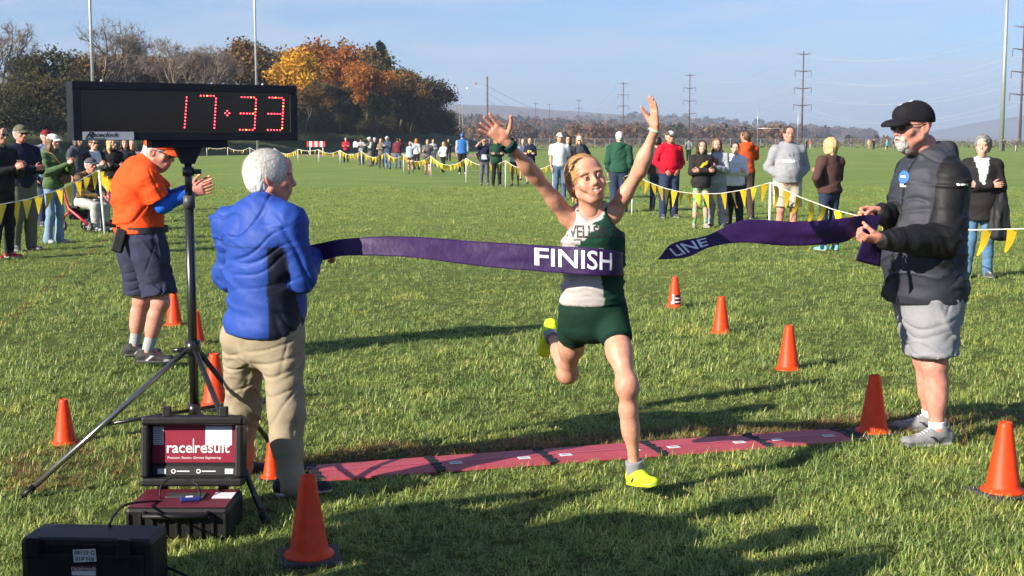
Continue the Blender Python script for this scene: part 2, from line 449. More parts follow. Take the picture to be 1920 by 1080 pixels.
TORSO_M = [(-.10, .150, .105, 0), (.06, .166, .115, 0), (.30, .152, .108, .008), (.58, .163, .118, .010), (.82, .170, .110, 0), (1.0, .120, .070, -.012)]
TORSO_F = [(-.10, .152, .102, 0), (.06, .168, .112, 0), (.34, .132, .092, .006), (.60, .138, .102, .012), (.78, .145, .112, .016), (1.0, .105, .062, -.010)]
def torso_nodes(J, sp, grow=0.0, scale=1.0, s0=None, s1=None):
    S = J['S']; T = TORSO_F if sp.get('fem') else TORSO_M
    wd, dp, belly = sp.get('wide', 1), sp.get('deep', 1), sp.get('belly', 0)
    pel, ch = A3(J['pel']), A3(J['chest']); ps, cs = A3(J['pside']), A3(J['cside']); up = unit(ch - pel)
    out = []
    for (s, rx, ry, of) in T:
        if s0 is not None and s < s0: continue
        b = max(0, 1 - abs(s - .28) / .42) * belly
        side = unit(ps + (cs - ps) * min(max(s, 0), 1)); fw = np.cross(side, up)
        c = pel + (ch - pel) * s + fw * (of + b * .6) * S
        if 'curve' in J: c = c + A3(J['curve']) * (4 * s * (1 - s) if 0 < s < 1 else 0)
        out.append((c, (rx * wd * scale + grow + b * .45) * S, (ry * dp * scale + grow + b * .5) * S, side))
    return out
def torso_ratio(V, J, sp, grow):
    """1 on the surface of the trunk, more on the sleeves"""
    nd = torso_nodes(J, sp, grow=grow); pel, ch = A3(J['pel']), A3(J['chest']); up = ch - pel; s = ((V - pel) @ up) / (up @ up)
    ss = [((c - pel) @ up) / (up @ up) for c, x, y, sd in nd]
    c = np.stack([np.interp(s, ss, [q[0][i] for q in nd]) for i in range(3)], 1); rx = np.interp(s, ss, [q[1] for q in nd]); ry = np.interp(s, ss, [q[2] for q in nd])
    sd = unit(A3(J['pside']) + A3(J['cside'])); fw = np.cross(sd, unit(up)); q = V - c
    return np.sqrt(((q @ sd) / rx) ** 2 + ((q @ fw) / ry) ** 2)
def add_torso(F, nodes, k=.04):
    for (c0, x0, y0, s0), (c1, x1, y1, s1) in zip(nodes, nodes[1:]):
        F.econe(c0, c1, (x0, y0), (x1, y1), s0 + s1, k)
def lerp(a, b, t): return A3(a) + (A3(b) - A3(a)) * t

def body_sdf(J, sp, muscle=1.0):
    S = J['S']; F = SDF(); fm = sp.get('fem', False); q = sp.get('limb', 1) * (.9 if fm else 1)
    add_torso(F, torso_nodes(J, sp, scale=sp.get('torso_scale', .86)))
    F.cone(J['chest'], A3(J['neck']) + A3((0, 0, .05 * S)), .055 * S * q, .048 * S * q, .03)
    for n in 'lr':
        sh, el, wr = A3(J['sh' + n]), A3(J['el' + n]), A3(J['wr' + n]); hp, kn, an = A3(J['hip' + n]), A3(J['kn' + n]), A3(J['an' + n])
        F.cone(lerp(J['chest'], sh, .35), sh, .05 * S * q, .052 * S * q, .04)
        F.cone(sh, lerp(sh, el, .45), .052 * S * q, .046 * S * q, .03)
        F.cone(lerp(sh, el, .4), el, .046 * S * q, .037 * S * q, .02)
        F.cone(el, lerp(el, wr, .3), .036 * S * q, .0375 * S * q, .04); F.cone(lerp(el, wr, .28), wr, .0380 * S * q, .0250 * S * q, .04)
        ql = q * sp.get('leg', 1)
        F.cone(hp, lerp(hp, kn, .5), .084 * S * ql, .074 * S * ql, .04); F.cone(lerp(hp, kn, .5), kn, .073 * S * ql, .052 * S * ql, .05)
        F.ell(kn, .0505 * S * ql, k=.05)
        c = lerp(kn, an, .3); bk = -unit(A3(J['td' + n]) * (1, 1, 0.2))
        ax = unit(an - kn); bk = unit(bk - ax * bk.dot(ax))
        F.cone(kn, c, .049 * S * ql, .048 * S * ql, .05); F.cone(c + bk * .014 * S, lerp(kn, an, .55) + bk * .009 * S, .049 * S * ql, .043 * S * ql, .05)
        F.cone(lerp(kn, an, .5), an, .045 * S * ql, .033 * S * ql, .05); F.ell(an, .036 * S * ql, k=.03)
        F.ell(lerp(kn, an, .05) - bk * .026 * S * ql, .020 * S * ql, k=.04)
    return F

def hand_mesh(wr, hd, pn, thumb_sign, S, curl=.25, spread=.12, vox=.0035, thumb=.9, grip=None):
    """hand in its own frame: x to the thumb side, y along the fingers, z out of the palm"""
    y = unit(hd); z = unit(A3(pn) - y * A3(pn).dot(y)); x = np.cross(y, z) * thumb_sign
    F = SDF(); F.econe((0, -.02, 0), (0, .02, 0), (.024, .019), (.030, .018), (1, 0, 0), .01)
    F.econe((0, .02, 0), (.002, .082, 0), (.033, .016), (.041, .0135), (1, 0, 0), .01)
    F.ell((.022, .030, .008), (.018, .028, .014), k=.012)
    for i, (fx, ln, r) in enumerate(((.031, .073, .0088), (.0105, .081, .0092), (-.0105, .075, .0088), (-.0295, .059, .0078))):
        p = np.array([fx, .082, 0.]); an = (1.5 - i) * spread; c = curl if not hasattr(curl, '__len__') else curl[i]; a = c * .5
        for j, fr in enumerate((.45, .31, .24)):
            d = np.array([math.sin(an) * math.cos(a), math.cos(an) * math.cos(a), math.sin(a)]); q = p + d * ln * fr
            F.cone(p, q, r * (1 - .08 * j), r * (1 - .08 * (j + 1)), .004); p = q; a += c
    p = np.array([.022, .012, .006]); ta = thumb
    for j, (ln, r) in enumerate(((.048, .0125), (.034, .0105), (.027, .0092))):
        d = unit((math.sin(ta), math.cos(ta), .35 + (curl if not hasattr(curl, '__len__') else curl[0]) * .5 * j)); q = p + d * ln; F.cone(p, q, r, r * .9, .006); p = q; ta -= .22
    V, Fc = F.mesh(vox)
    nail = np.zeros(len(V))
    M = frame(x * S, y * S, z * S, A3(wr))
    if thumb_sign < 0: Fc = Fc[:, ::-1]
    if np.linalg.det(np.array(M)[:3, :3]) < 0: pass
    return xf(V, M), Fc

def head_mesh(sp, vox, neck_local):
    """face towards -Y, origin at the middle of the head"""
    fm, old = sp.get('fem', False), sp.get('old', False); F = SDF(); jw = .92 if fm else 1.03
    F.ell((0, .012, .030), (.076, .096, .087), k=.03)
    F.ell((0, -.026, -.032), (.058 * jw, .068, .080), k=.035)
    F.ell((0, -.066, -.090), (.025 * jw, .022, .020), k=.03)
    for s in (1, -1):
        F.ell((s * .043, -.064, -.020), (.024, .020, .022), k=.025)
        F.cone((s * (.050 if fm else .058), .0, -.055), (s * .020, -.060, -.092), .014 if fm else .018, .014, .03)
        F.ell((s * .030, -.084, .026), (.030, .013, .010), k=.018)
    F.ell((0, -.072, .062), (.05, .025, .035), k=.03)
    for s in (1, -1): F.ell((s * .032, -.104, .005), (.020, .017, .0125), k=.012, op='d')
    F.cone((0, -.090, .018), (0, -.110, -.024), .0085, .0125 if not fm else .0105, .014)
    F.ell((0, -.110, -.026), (.0135 if not fm else .011, .012, .011), k=.008)
    for s in (1, -1): F.ell((s * .0125, -.099, -.030), (.0085, .011, .008), k=.006)
    smile = sp.get('smile', 0)
    F.ell((0, -.088, -.058), (.032 + .006 * smile, .012, .022), k=.02)
    for s in (1, -1):
        F.cone((0, -.099, -.0535), (s * (.022 + .006 * smile), -.086 + .004 * smile, -.057 + .009 * smile), .0052, .003, .006)
        F.cone((0, -.097, -.068 - .004 * smile), (s * (.020 + .006 * smile), -.085 + .004 * smile, -.061 + .010 * smile), .0062, .003, .006)
        if smile: F.ell((s * .040, -.078, -.036), (.017, .014, .016), k=.018)
    if smile:
        for s in (1, -1): F.cone((0, -.106, -.062), (s * .021, -.094, -.054), .0055 * smile, .0022, .004, 'd')
    for s in (1, -1):
        R = Matrix.Rotation(s * -.35, 3, 'Z') @ Matrix.Rotation(-.15, 3, 'X')
        F.ell((s * .079, .014, -.006), (.0085, .021, .033), R.to_4x4(), .008)
        F.ell((s * .087, .010, -.002), (.006, .012, .020), R.to_4x4(), .006, 'd')
    for s in (1, -1): F.ell((s * .031, -.0865, .005), .0122, k=.003)
    if not fm: pass
    nl = A3(neck_local)
    F.cone((0, .020, -.045), nl, .053 if not fm else .046, .058 if not fm else .050, .03)
    if old: F.ell((0, -.035, -.115), (.035, .035, .028), k=.03)
    V, Fc = F.mesh(vox)
    sk = np.array(sp.get('skin', SKINS['fair'])); C = np.tile(sk, (len(V), 1))
    def paint(c, r, col, a=1, p=2):
        nonlocal C
        q = (((V - np.array(c)) / np.array(r)) ** 2).sum(1); m = np.clip(1.6 - 1.6 * q ** (p / 2), 0, 1)[:, None] * a
        C = C * (1 - m) + np.array(col) * m
    red = sk * np.array((1.02, .72, .66))
    for s in (1, -1): paint((s * .043, -.075, -.028), (.03, .03, .026), red, .45)
    paint((0, -.112, -.028), (.018, .016, .014), red, .5)
    for s in (1, -1): paint((s * .085, .014, -.006), (.02, .03, .04), red, .5)
    bc = np.array(sp.get('brow', tuple(np.array(sp.get('hair', (.1, .06, .03))) * .7)))
    for s in (1, -1):
        paint((s * .030, -.094, .024), (.023, .02, .0050), bc, .75, 4)
        sq = .62 if sp.get('smile') else .85
        paint((s * .031, -.096, .004 + .0060 * sq), (.018, .012, .0045), sk * .30, .75, 4); paint((s * .031, -.096, .004 - .0075 * sq), (.016, .012, .003), sk * .55, .5, 4)
        paint((s * .031, -.097, .004), (.0135, .01, .0056 * sq), (.40, .36, .34), .9, 4)
        paint((s * .032, -.098, .0042), (.0074, .01, .0070 * sq), sp.get('iris', (.03, .035, .045)), 1, 6)
    lip = sk * np.array((.85, .38, .40)) if fm else sk * np.array((.85, .55, .52))
    if smile:
        paint((0, -.096, -.060), (.027, .020, .0125), lip, .65, 6)
        paint((0, -.096, -.0590), (.0215, .020, .0050), (.58, .55, .52), 1, 6)
    else:
        paint((0, -.098, -.060), (.026, .016, .011), lip, .75, 4); paint((0, -.1, -.0605), (.024, .014, .0022), sk * .3, .8, 4)
    bd = sp.get('beard')
    if bd is not None:
        bdc = np.array(bd)
        nzv = fbm(V * 90, 3)
        low = (V[:, 1] < -.03) & (V[:, 2] < -.040 + .03 * np.clip(np.abs(V[:, 0]) - .03, 0, 1)) & (np.abs(V[:, 0]) < .037) & (V[:, 2] > -.13)
        C[low] = bdc * (1 + .2 * nzv[low])[:, None]
        paint((0, -.098, -.0615), (.019, .016, .0055), lip, .9, 4)
    return V, Fc, C

def hair_mesh(style, sp, vox):
    F = SDF(); fm = sp.get('fem', False)
    g = {'short': .010, 'crop': .005, 'long': .014, 'pony': .008, 'bob': .018, 'curly': .020, 'white': .009}.get(style, .01)
    F.ell((0, .016, .034), (.078 + g, .097 + g, .087 + g), k=.01)
    F.ell((0, .035, -.01), (.074 + g, .078 + g, .075 + g), k=.03)
    if style in ('long', 'bob'):
        ln = -.30 if style == 'long' else -.13
        for s in (1, -1):
            F.econe((s * .068, .0, .03), (s * .082, .012, -.10), (.026, .05), (.026, .048), (1, 0, 0), .02)
            if style == 'long': F.econe((s * .082, .012, -.10), (s * .085, -.03 if sp.get('hairfront', 1) else .06, ln), (.026, .045), (.018, .028), (1, 0, 0), .03)
        F.econe((0, .06, 0), (0, .07, ln + (.04 if style == 'long' else 0)), (.085, .045), (.075, .03), (1, 0, 0), .03)
    if style in ('pony', 'bun'):
        F.ell((0, .115, .02), (.03, .03, .03), k=.01)
        if style == 'pony': F.cone((0, .125, .01), (.0, .135, -.13), .026, .012, .015)
    # the face stays free
    F.ell((0, -.115, -.042), (.078, .105, .098), k=.012, op='d')
    if style in ('short', 'crop', 'white', 'pony', 'bun', 'curly'):
        F.cut((0, .02, -.065 if style != 'pony' else -.03), (0, -.55, -1) if style != 'pony' else (0, -.6, -1), .012)
        for s in (1, -1): F.ell((s * .09, -.002, -.022), (.03, .034, .040), k=.012, op='d')
    V, Fc = F.mesh(vox)
    if len(V) == 0: return V, Fc, np.zeros((0, 3))
    N = vnormals(V, Fc)
    amp = {'short': .005, 'crop': .002, 'pony': .0035, 'curly': .012, 'white': .0022}.get(style, .006)
    sc = (60, 60, 60) if style == 'curly' else ((95, 13, 60) if style == 'pony' else (75, 75, 16))
    V = V + N * (fbm(V * np.array(sc), 5)[:, None] * amp)
    hc = np.array(sp.get('hair', (.08, .05, .03)))
    C = hc * (1 + .35 * fbm(V * np.array((130, 14, 80) if style == 'pony' else (110, 110, 14)), 9))[:, None]
    return V, Fc, np.clip(C, 0.002, 1)

def strands(style, sp, n, M):
    """single locks of hair combed back over the crown, as thin three-sided tapering blades"""
    V = []; F = []; C = []; hc = np.array(sp['hair']); r = np.random.default_rng(3)
    for i in range(n):
        d = r.normal(size=3); d[2] = abs(d[2]) * (1 if r.random() < .6 else -.25); d /= np.linalg.norm(d)
        g = .010 if style == 'white' else .014
        p = np.array([0, .016, .034]) + d * np.array([.078 + g, .097 + g, .087 + g])
        if p[1] < -.075 or (p[2] < .0 and p[1] < .03) or p[2] < -.06: continue
        nrm = unit(d / np.array([.09, .11, .10])); fl = unit(sp.get('comb', (.1, .6, -.6))) + r.normal(size=3) * (.12 if style != 'pony' else .07)
        fl = unit(fl - nrm * fl.dot(nrm)); L = r.uniform(.035, .075); sdv = np.cross(nrm, fl); wd = r.uniform(.0005, .0012)
        o = len(V); lift = r.uniform(-.001, .004) if style != 'pony' else r.uniform(0, .0015); L = L * (1 if style != 'pony' else .8)
        if style == 'pony': p = p - nrm * .004
        for t in (0, .35, .7, 1):
            q = p + fl * L * t + nrm * (lift * math.sin(t * PI * .8) - .35 * t * t * L * .6 + .001); w2 = wd * (1 - t * .85)
            V += [q - sdv * w2, q + sdv * w2]
        for k in range(3): F.append([o + 2 * k, o + 2 * k + 1, o + 2 * k + 3, o + 2 * k + 2])
        C += [hc * r.uniform(.82, 1.15)] * 8
    return np.array(V), np.array(F), np.array(C)

def folds(V, N, spots):
    """cloth gathers: spots = (centre, axis, radius, wavelength, amplitude)"""
    D = np.zeros(len(V))
    for i, (c, ax, r, wl, am) in enumerate(spots):
        c, ax = A3(c), unit(ax); q = V - c; w = q @ ax; u = unit(np.cross(ax, (.3, .8, .5))); v = np.cross(ax, u)
        wt = np.exp(-((q ** 2).sum(1)) / r ** 2)
        x = q @ u; y = q @ v; bend = .25 * vnoise(V * 11 + i, 6) * wl * 2
        p = np.stack([(w + bend) / wl * .8 + .35 * x / wl * math.sin(i * 1.7), x / wl * .22 + i * 3.1, y / wl * .22], 1)
        f = vnoise(p, 11 + i); f = 1 - 2.2 * np.abs(f); D += am * wt * np.clip(f, -1, 1)
    return D
def drape(V, N, J, amp, seed=0, vert=False):
    """long sharp creases running two slanting ways over broad soft swells"""
    h = V[:, 0] * .8 + V[:, 1] * .6; g = -V[:, 0] * .6 + V[:, 1] * .8; z = V[:, 2]; D = np.zeros(len(V))
    for k, (an, fr) in enumerate(((.75, 17), (-.65, 20), (.15, 15), (1.2, 16)) if not vert else ((1.25, 15), (-1.2, 17), (.6, 14), (-.5, 15))):
        c, s_ = math.cos(an), math.sin(an); w = z * c + h * s_; l = -z * s_ + h * c
        wob = .035 * vnoise(V * 5 + k * 9 + seed, seed + k)
        p = np.stack([(w + wob) * fr, l * 3.2 + k * 7.7, g * 3.2 + seed], 1); n = vnoise(p, seed + 3 * k)
        rdg = np.clip(1 - np.abs(n) * 3.6, 0, 1) ** 1.5; msk = np.clip(.25 + 1.3 * vnoise(V * 3.1 + k * 4.4 + seed, seed + 40 + k), 0, 1)
        D += rdg * msk * (1.3 if k % 2 == 0 else -1.3)
    return amp * D + amp * .5 * fbm(V * 6 + seed, seed + 5, 2)

def add_top(J, sp, root, vox):
    t = sp['top']; S = J['S']; lo = t.get('loose', .012); F = SDF(); hem = t.get('hem', -.05)
    nd = torso_nodes(J, sp, grow=lo)
    # stretch the lowest ring down to the hem
    pel, ch = A3(J['pel']), A3(J['chest']); up = unit(ch - pel); L = np.linalg.norm(ch - pel)
    nd = [q for q in nd]
    if hem < -.1:
        c, x, y, s = nd[0]; fl = t.get('flare', 1.0); nd = [(pel + (ch - pel) * hem + (c - pel) * (0 if True else 1), x * fl, y * fl, s)] + nd
    add_torso(F, nd, .04)
    sl = t.get('sleeve', 'long'); slr = t.get('arm', .016)
    q = sp.get('limb', 1) * (.9 if sp.get('fem') else 1)
    spots = []
    for n in 'lr':
        sh, el, wr = A3(J['sh' + n]), A3(J['el' + n]), A3(J['wr' + n])
        if sl == 'none':
            F.cone(lerp(J['neck'], sh, .35), lerp(J['chest'], sh, .62) + up * .012, .030 * S, .028 * S, .03); continue
        F.cone(lerp(J['neck'], sh, .30) - up * .01 * S, sh, .052 * S, (.054 * q + slr) * S, .05)
        if sl == 'short':
            F.cone(sh, lerp(sh, el, .80), (.056 * q + slr) * S, (.056 * q + slr * 1.3) * S, .03, flat=True); F.cone(sh, lerp(sh, el, .3), (.056 * q + slr) * S, (.056 * q + slr) * S, .03)
            spots += [(sh, el - sh, .12 * S, .05 * S, .004)]
        else:
            e = 1 if sl == 'long' else .75
            F.cone(sh, lerp(sh, el, .35), (.054 * q + slr) * S, (.050 * q + slr) * S, .04); F.cone(lerp(sh, el, .3), el, (.051 * q + slr) * S, (.044 * q + slr) * S, .012)
            F.cone(el, lerp(el, wr, .5 * e), (.044 * q + slr) * S, (.040 * q + slr * .95) * S, .012)
            F.cone(lerp(el, wr, .45 * e), lerp(el, wr, .96 * e), (.040 * q + slr) * S, (.031 * q + slr * .5) * S, .010)
            ax1, ax2 = unit(el - sh), unit(wr - el)
            spots += [(el, ax1 + ax2, .11 * S, .036 * S, t.get('crease', .006)), (lerp(el, wr, .8), ax2, .08 * S, .026 * S, t.get('crease', .006) * .7), (sh, el - sh + (0, 0, .2), .12 * S, .055 * S, t.get('crease', .006) * .7)]
    nk = A3(J['neck'])
    if t.get('hood'):
        fw = np.cross(A3(J['cside']), up)
        b = nk - fw * .075 * S
        F.econe(b + A3(J['cside']) * .085 * S + up * .01 * S, b - A3(J['cside']) * .085 * S + up * .01 * S, (.042 * S, .05 * S), (.042 * S, .05 * S), -fw, .03)
        for s in (1, -1): F.cone(b + A3(J['cside']) * .08 * S * s + up * .012 * S, nk + fw * .055 * S + A3(J['cside']) * .035 * S * s - up * .012 * S, .036 * S, .020 * S, .03)
        F.ell(b - fw * .03 * S - up * .05 * S, (.085 * S, .06 * S, .07 * S), k=.04)
        spots += [(b, up + fw * .3, .12 * S, .05 * S, .006)]
    elif t.get('collar'):
        cu = unit(A3(J['head']) - A3(J['chest'])); hc = t['collar']
        F.cone(nk - cu * .02 * S, nk + cu * hc * S, .078 * S * q, .066 * S * q, .02, flat=True)
        F.cone(nk + cu * .0 * S, nk + cu * (hc + .02) * S, .060 * S * q, .055 * S * q, .004, 'd', flat=True)
    if sl == 'none':
        fw = np.cross(A3(J['cside']), up)
        F.econe(nk + fw * .01, nk + fw * .16 * S - up * .035 * S, (.062 * S, .05 * S), (.062 * S, .055 * S), J['cside'], .015, 'd')
        for s, n in ((1, 'l'), (-1, 'r')): F.ell(A3(J['sh' + n]) + A3(J['cside']) * .015 * s - up * .015, (.062 * S, .075 * S, .085 * S), k=.012, op='d')
    for (p, nn) in t.get('cuts', []): F.cut(p, nn)
    c0 = pel + (ch - pel) * hem; F.cut(c0, -up, .006)
    V, Fc = F.mesh(vox)
    N = vnormals(V, Fc); amp = t.get('wrinkle', .005) * S
    spots += [(pel + (ch - pel) * max(hem + .12, .1), up, .26 * S, .075 * S, t.get('bunch', .005))] + t.get('spots', [])
    D = drape(V, N, J, amp, t.get('seed', 1)) + folds(V, N, spots)
    hemw = np.clip(((V - c0) @ up) / .03, 0, 1); D = D * (.35 + .65 * hemw)
    V = V + N * D[:, None]
    col = t['col'](V) if callable(t['col']) else np.array(t['col'])
    return mk(t.get('name', 'jacket'), V, Fc, t.get('mat', CLOTH), root, col)

def add_bottom(J, sp, root, vox):
    t = sp['bottom']; S = J['S']; ty = t.get('type', 'pants'); lo = t.get('loose', .018); F = SDF()
    q = sp.get('limb', 1) * (.9 if sp.get('fem') else 1); wd, dp = sp.get('wide', 1), sp.get('deep', 1)
    nd = [x for x in torso_nodes(J, sp, grow=t.get('hipgrow', .004))][:3]
    top = t.get('top', .20); pel, ch = A3(J['pel']), A3(J['chest']); up = unit(ch - pel)
    add_torso(F, nd, .03)
    spots = []; cuts = []
    for s, n in ((1, 'l'), (-1, 'r')):
        hp, kn, an = A3(J['hip' + n]), A3(J['kn' + n]), A3(J['an' + n]); side = J['pside']
        bk = -unit(A3(J['td' + n]) * (1, 1, 0))
        hr = (.088 * q * (.5 + .5 * wd) + lo) * S; kr = (.058 * q + lo) * S; ar = (.045 * q + lo) * S
        if ty in ('pants', 'leggings'):
            if ty == 'leggings': kr = .060 * q * S; ar = .040 * q * S; hr = .09 * q * S
            end = lerp(kn, an, t.get('end', 1.06))
            F.cone(hp, kn, hr, kr, .05); 
            if ty == 'leggings':
                c = lerp(kn, an, .32) + bk * .012 * S; F.cone(kn, c, kr * .9, kr * .92, .04); F.cone(c, end, kr * .92, ar, .03, flat=False)
            else:
                F.cone(kn, lerp(kn, an, .45) + bk * .01 * S, kr, (kr + ar) / 2 * 1.02, .04); F.cone(lerp(kn, an, .4) + bk * .01 * S, end, (kr + ar) / 2 * 1.02, ar * t.get('flare', 1.0), .03)
            ax = unit(kn - hp); ax2 = unit(an - kn)
            w = t.get('crease', .007)
            spots += [(kn - bk * .02, ax + A3((.3 * s, 0, 0)), .13 * S, .055 * S, w), (lerp(kn, an, .88), ax2, .11 * S, .045 * S, w * .9), (hp + (0, 0, -.08 * S), ax + A3((.6 * s, 0, 0)), .16 * S, .06 * S, w * .7)]
        else:
            f = t.get('len', .75); e = lerp(hp, kn, f)
            F.cone(hp, e, hr, (lerp((hr,) * 3, (kr,) * 3, f * .7)[0]) * t.get('flare', 1.08), .05 if not t.get('tight') else .02, flat=True)
            F.cone(hp, lerp(hp, kn, .25), hr, hr, .04)
            spots += [(e, A3(side) + A3((0, 0, .25 * s)), .2 * S, .075 * S, t.get('crease', .006)), (hp, A3(side) * s + A3((0, 0, 1)), .14 * S, .06 * S, t.get('crease', .006) * .6)]
    F.cut(pel + (ch - pel) * top, up, .006)
    V, Fc = F.mesh(vox); N = vnormals(V, Fc)
    D = drape(V, N, J, t.get('wrinkle', .004) * S, t.get('seed', 2), True) + folds(V, N, spots)
    V = V + N * D[:, None]
    col = t['col'](V) if callable(t['col']) else np.array(t['col'])
    return mk(t.get('name', {'pants': 'trousers', 'leggings': 'leggings'}.get(ty, 'shorts')), V, Fc, t.get('mat', CLOTH), root, col)

def add_shoe(J, n, sp, root, vox):
    S = J['S']; an = A3(J['an' + n]); td = unit(J['td' + n]); q = sp.get('shoe', {})
    kn = A3(J['kn' + n]); up = unit(kn - an); up = unit(up - td * up.dot(td)) if not q.get('flat', False) else np.array((0, 0, 1.))
    if abs(td[2]) < .3 and q.get('level', True): up = unit(np.array((0, 0, 1.)) - td * td[2])
    L = np.cross(up, td); k = q.get('size', 1.0) * S * (.92 if sp.get('fem') else 1)
    F = SDF(); o = an - up * .075 * S
    pt = lambda x, y, z: o + (td * x + L * y + up * z) * k
    F.econe(pt(-.055, 0, .040), pt(.03, 0, .042), (.034 * k, .042 * k), (.040 * k, .045 * k), L, .02)
    F.econe(pt(.03, 0, .040), pt(.155, 0, .022), (.043 * k, .040 * k), (.042 * k, .024 * k), L, .03)
    F.ell(pt(.165, 0, .018), .030 * k, k=.03)
    F.cone(pt(-.012, 0, .05), pt(-.02, 0, .098), .042 * k, .040 * k, .02, flat=True)
    F.cut(pt(0, 0, .004), -up, .003)
    F.econe(pt(-.060, 0, .008), pt(.06, 0, .008), (.040 * k, .014 * k), (.047 * k, .014 * k), L, .004); F.econe(pt(.06, 0, .008), pt(.165, 0, .010), (.047 * k, .014 * k), (.036 * k, .012 * k), L, .004)
    F.cut(pt(0, 0, -.004), -up, .003)
    V, Fc = F.mesh(vox); rel = (V - o) / k; h = rel @ up; al = rel @ td; ac = np.abs(rel @ L)
    c = np.tile(np.array(q.get('col', (.05, .05, .05))), (len(V), 1)); c[h < .017] = q.get('sole', (.5, .5, .48))
    if 'under' in q:
        N = vnormals(V, Fc); c[(N @ up) < -.6] = q['under']
    lac = (al > .03) & (al < .115) & (ac < .018) & (h > .04); st = (np.sin(al * 420) > .1) & lac
    c[lac] = np.array(q.get('col', (.05, .05, .05))) * .75; c[st] = q.get('lace', (.6, .6, .58))
    if 'accent' in q:
        m = (np.abs(al - .02 - (h - .03) * 1.2) < .012) & (ac > .03) & (h > .018) & (h < .055); c[m] = q['accent']
        m = (al > .13) & (h < .03) & (h > .014); c[m] = np.array(q['accent']) * .5 + c[m] * .5
    return mk('shoe', V, Fc, SHOE, root, c)

def add_sock(J, n, col, root, vox, hgt=.14):
    S = J['S']; an, kn = A3(J['an' + n]), A3(J['kn' + n]); u = unit(kn - an); F = SDF()
    F.cone(an - u * .03 * S, an + u * (hgt - .075) * S, .040 * S, .043 * S, .01, flat=True)
    V, Fc = F.mesh(vox); return mk('sock', V, Fc, CLOTH, root, np.array(col))

def add_cap(sp, hm, root, vox):
    c = sp['cap']; F = SDF(); g = .013; bk = c.get('back', False)
    F.ell((0, .014, .036), (.078 + g, .098 + g, .088 + g), k=.01); F.ell((0, -.055, .068), (.064, .056, .050), k=.03); F.cut((0, 0, .028), (0, -.12, -1), .003)
    V1, F1 = F.mesh(vox)
    C1 = np.tile(np.array(c['col']), (len(V1), 1))
    seam = (np.abs(V1[:, 0]) < .0022) | (np.abs(np.abs(V1[:, 0]) - np.abs(V1[:, 1] - .014) * .6) < .002); C1[seam] *= .7
    if 'front' in c: C1[(V1[:, 1] < -.02) & (np.abs(V1[:, 0]) < .055) & (V1[:, 2] > .04)] = c['front']
    parts = [(V1, F1, C1)]
    B = SDF(); B.ell((0, -.105, .022), (.073, .085, .030), k=.01); B.ell((0, -.098, -.004), (.081, .10, .0315), k=.004, op='d'); B.cut((0, -.075, 0), (0, 1, 0), .003)
    V2, F2 = B.mesh(min(vox, .0075)); parts.append((V2, F2, np.array(c.get('brim', c['col']))))
    o = None
    V, Fc, C = joinm([(V1, F1, C1)]); o = mk('cap', xf(V, hm), Fc, CLOTH, root, C)
    mk('visor', xf(V2, hm), F2, CLOTH, o, np.array(c.get('brim', c['col'])))
    return o

def add_glasses(hm, root, lens=DARKGLASS, frame_m=BLACKP, z=0.006):
    m = MB()
    for s in (1, -1):
        pts = [(s * x, -.106 + abs(x - .03) * .25, z + zz) for x, zz in ((.008, .010), (.03, .0135), (.054, .010), (.056, -.004), (.044, -.015), (.024, -.016), (.010, -.008))]
        c = Vector((s * .032, -.108, z - .001)); V = [c + Vector((0, -.003, 0))] + [Vector(p) for p in pts]
        m.add(V, [[0, 1 + i, 1 + (i + 1) % 7] if s > 0 else [0, 1 + (i + 1) % 7, 1 + i] for i in range(7)])
    V = np.array([tuple(v) for v in m.V]); o = mk('sunglasses', xf(V, hm), m.F, lens, root, smooth=True)
    f = MB()
    for s in (1, -1):
        pts = [(s * x, -.1065 + abs(x - .03) * .25, z + zz) for x, zz in ((.008, .010), (.03, .0135), (.054, .010), (.056, -.004), (.044, -.015), (.024, -.016), (.010, -.008), (.008, .010))]
        f.tube(pts, .0018, 5); f.tube([(s * .055, -.099, z + .008), (s * .076, -.06, z + .010), (s * .083, .01, z + .008)], .0022, 5)
    f.tube([(-.008, -.111, z + .009), (.008, -.111, z + .009)], .002, 5)
    mk('frame', xf(np.array([tuple(v) for v in f.V]), hm), f.F, frame_m, o)
    return o

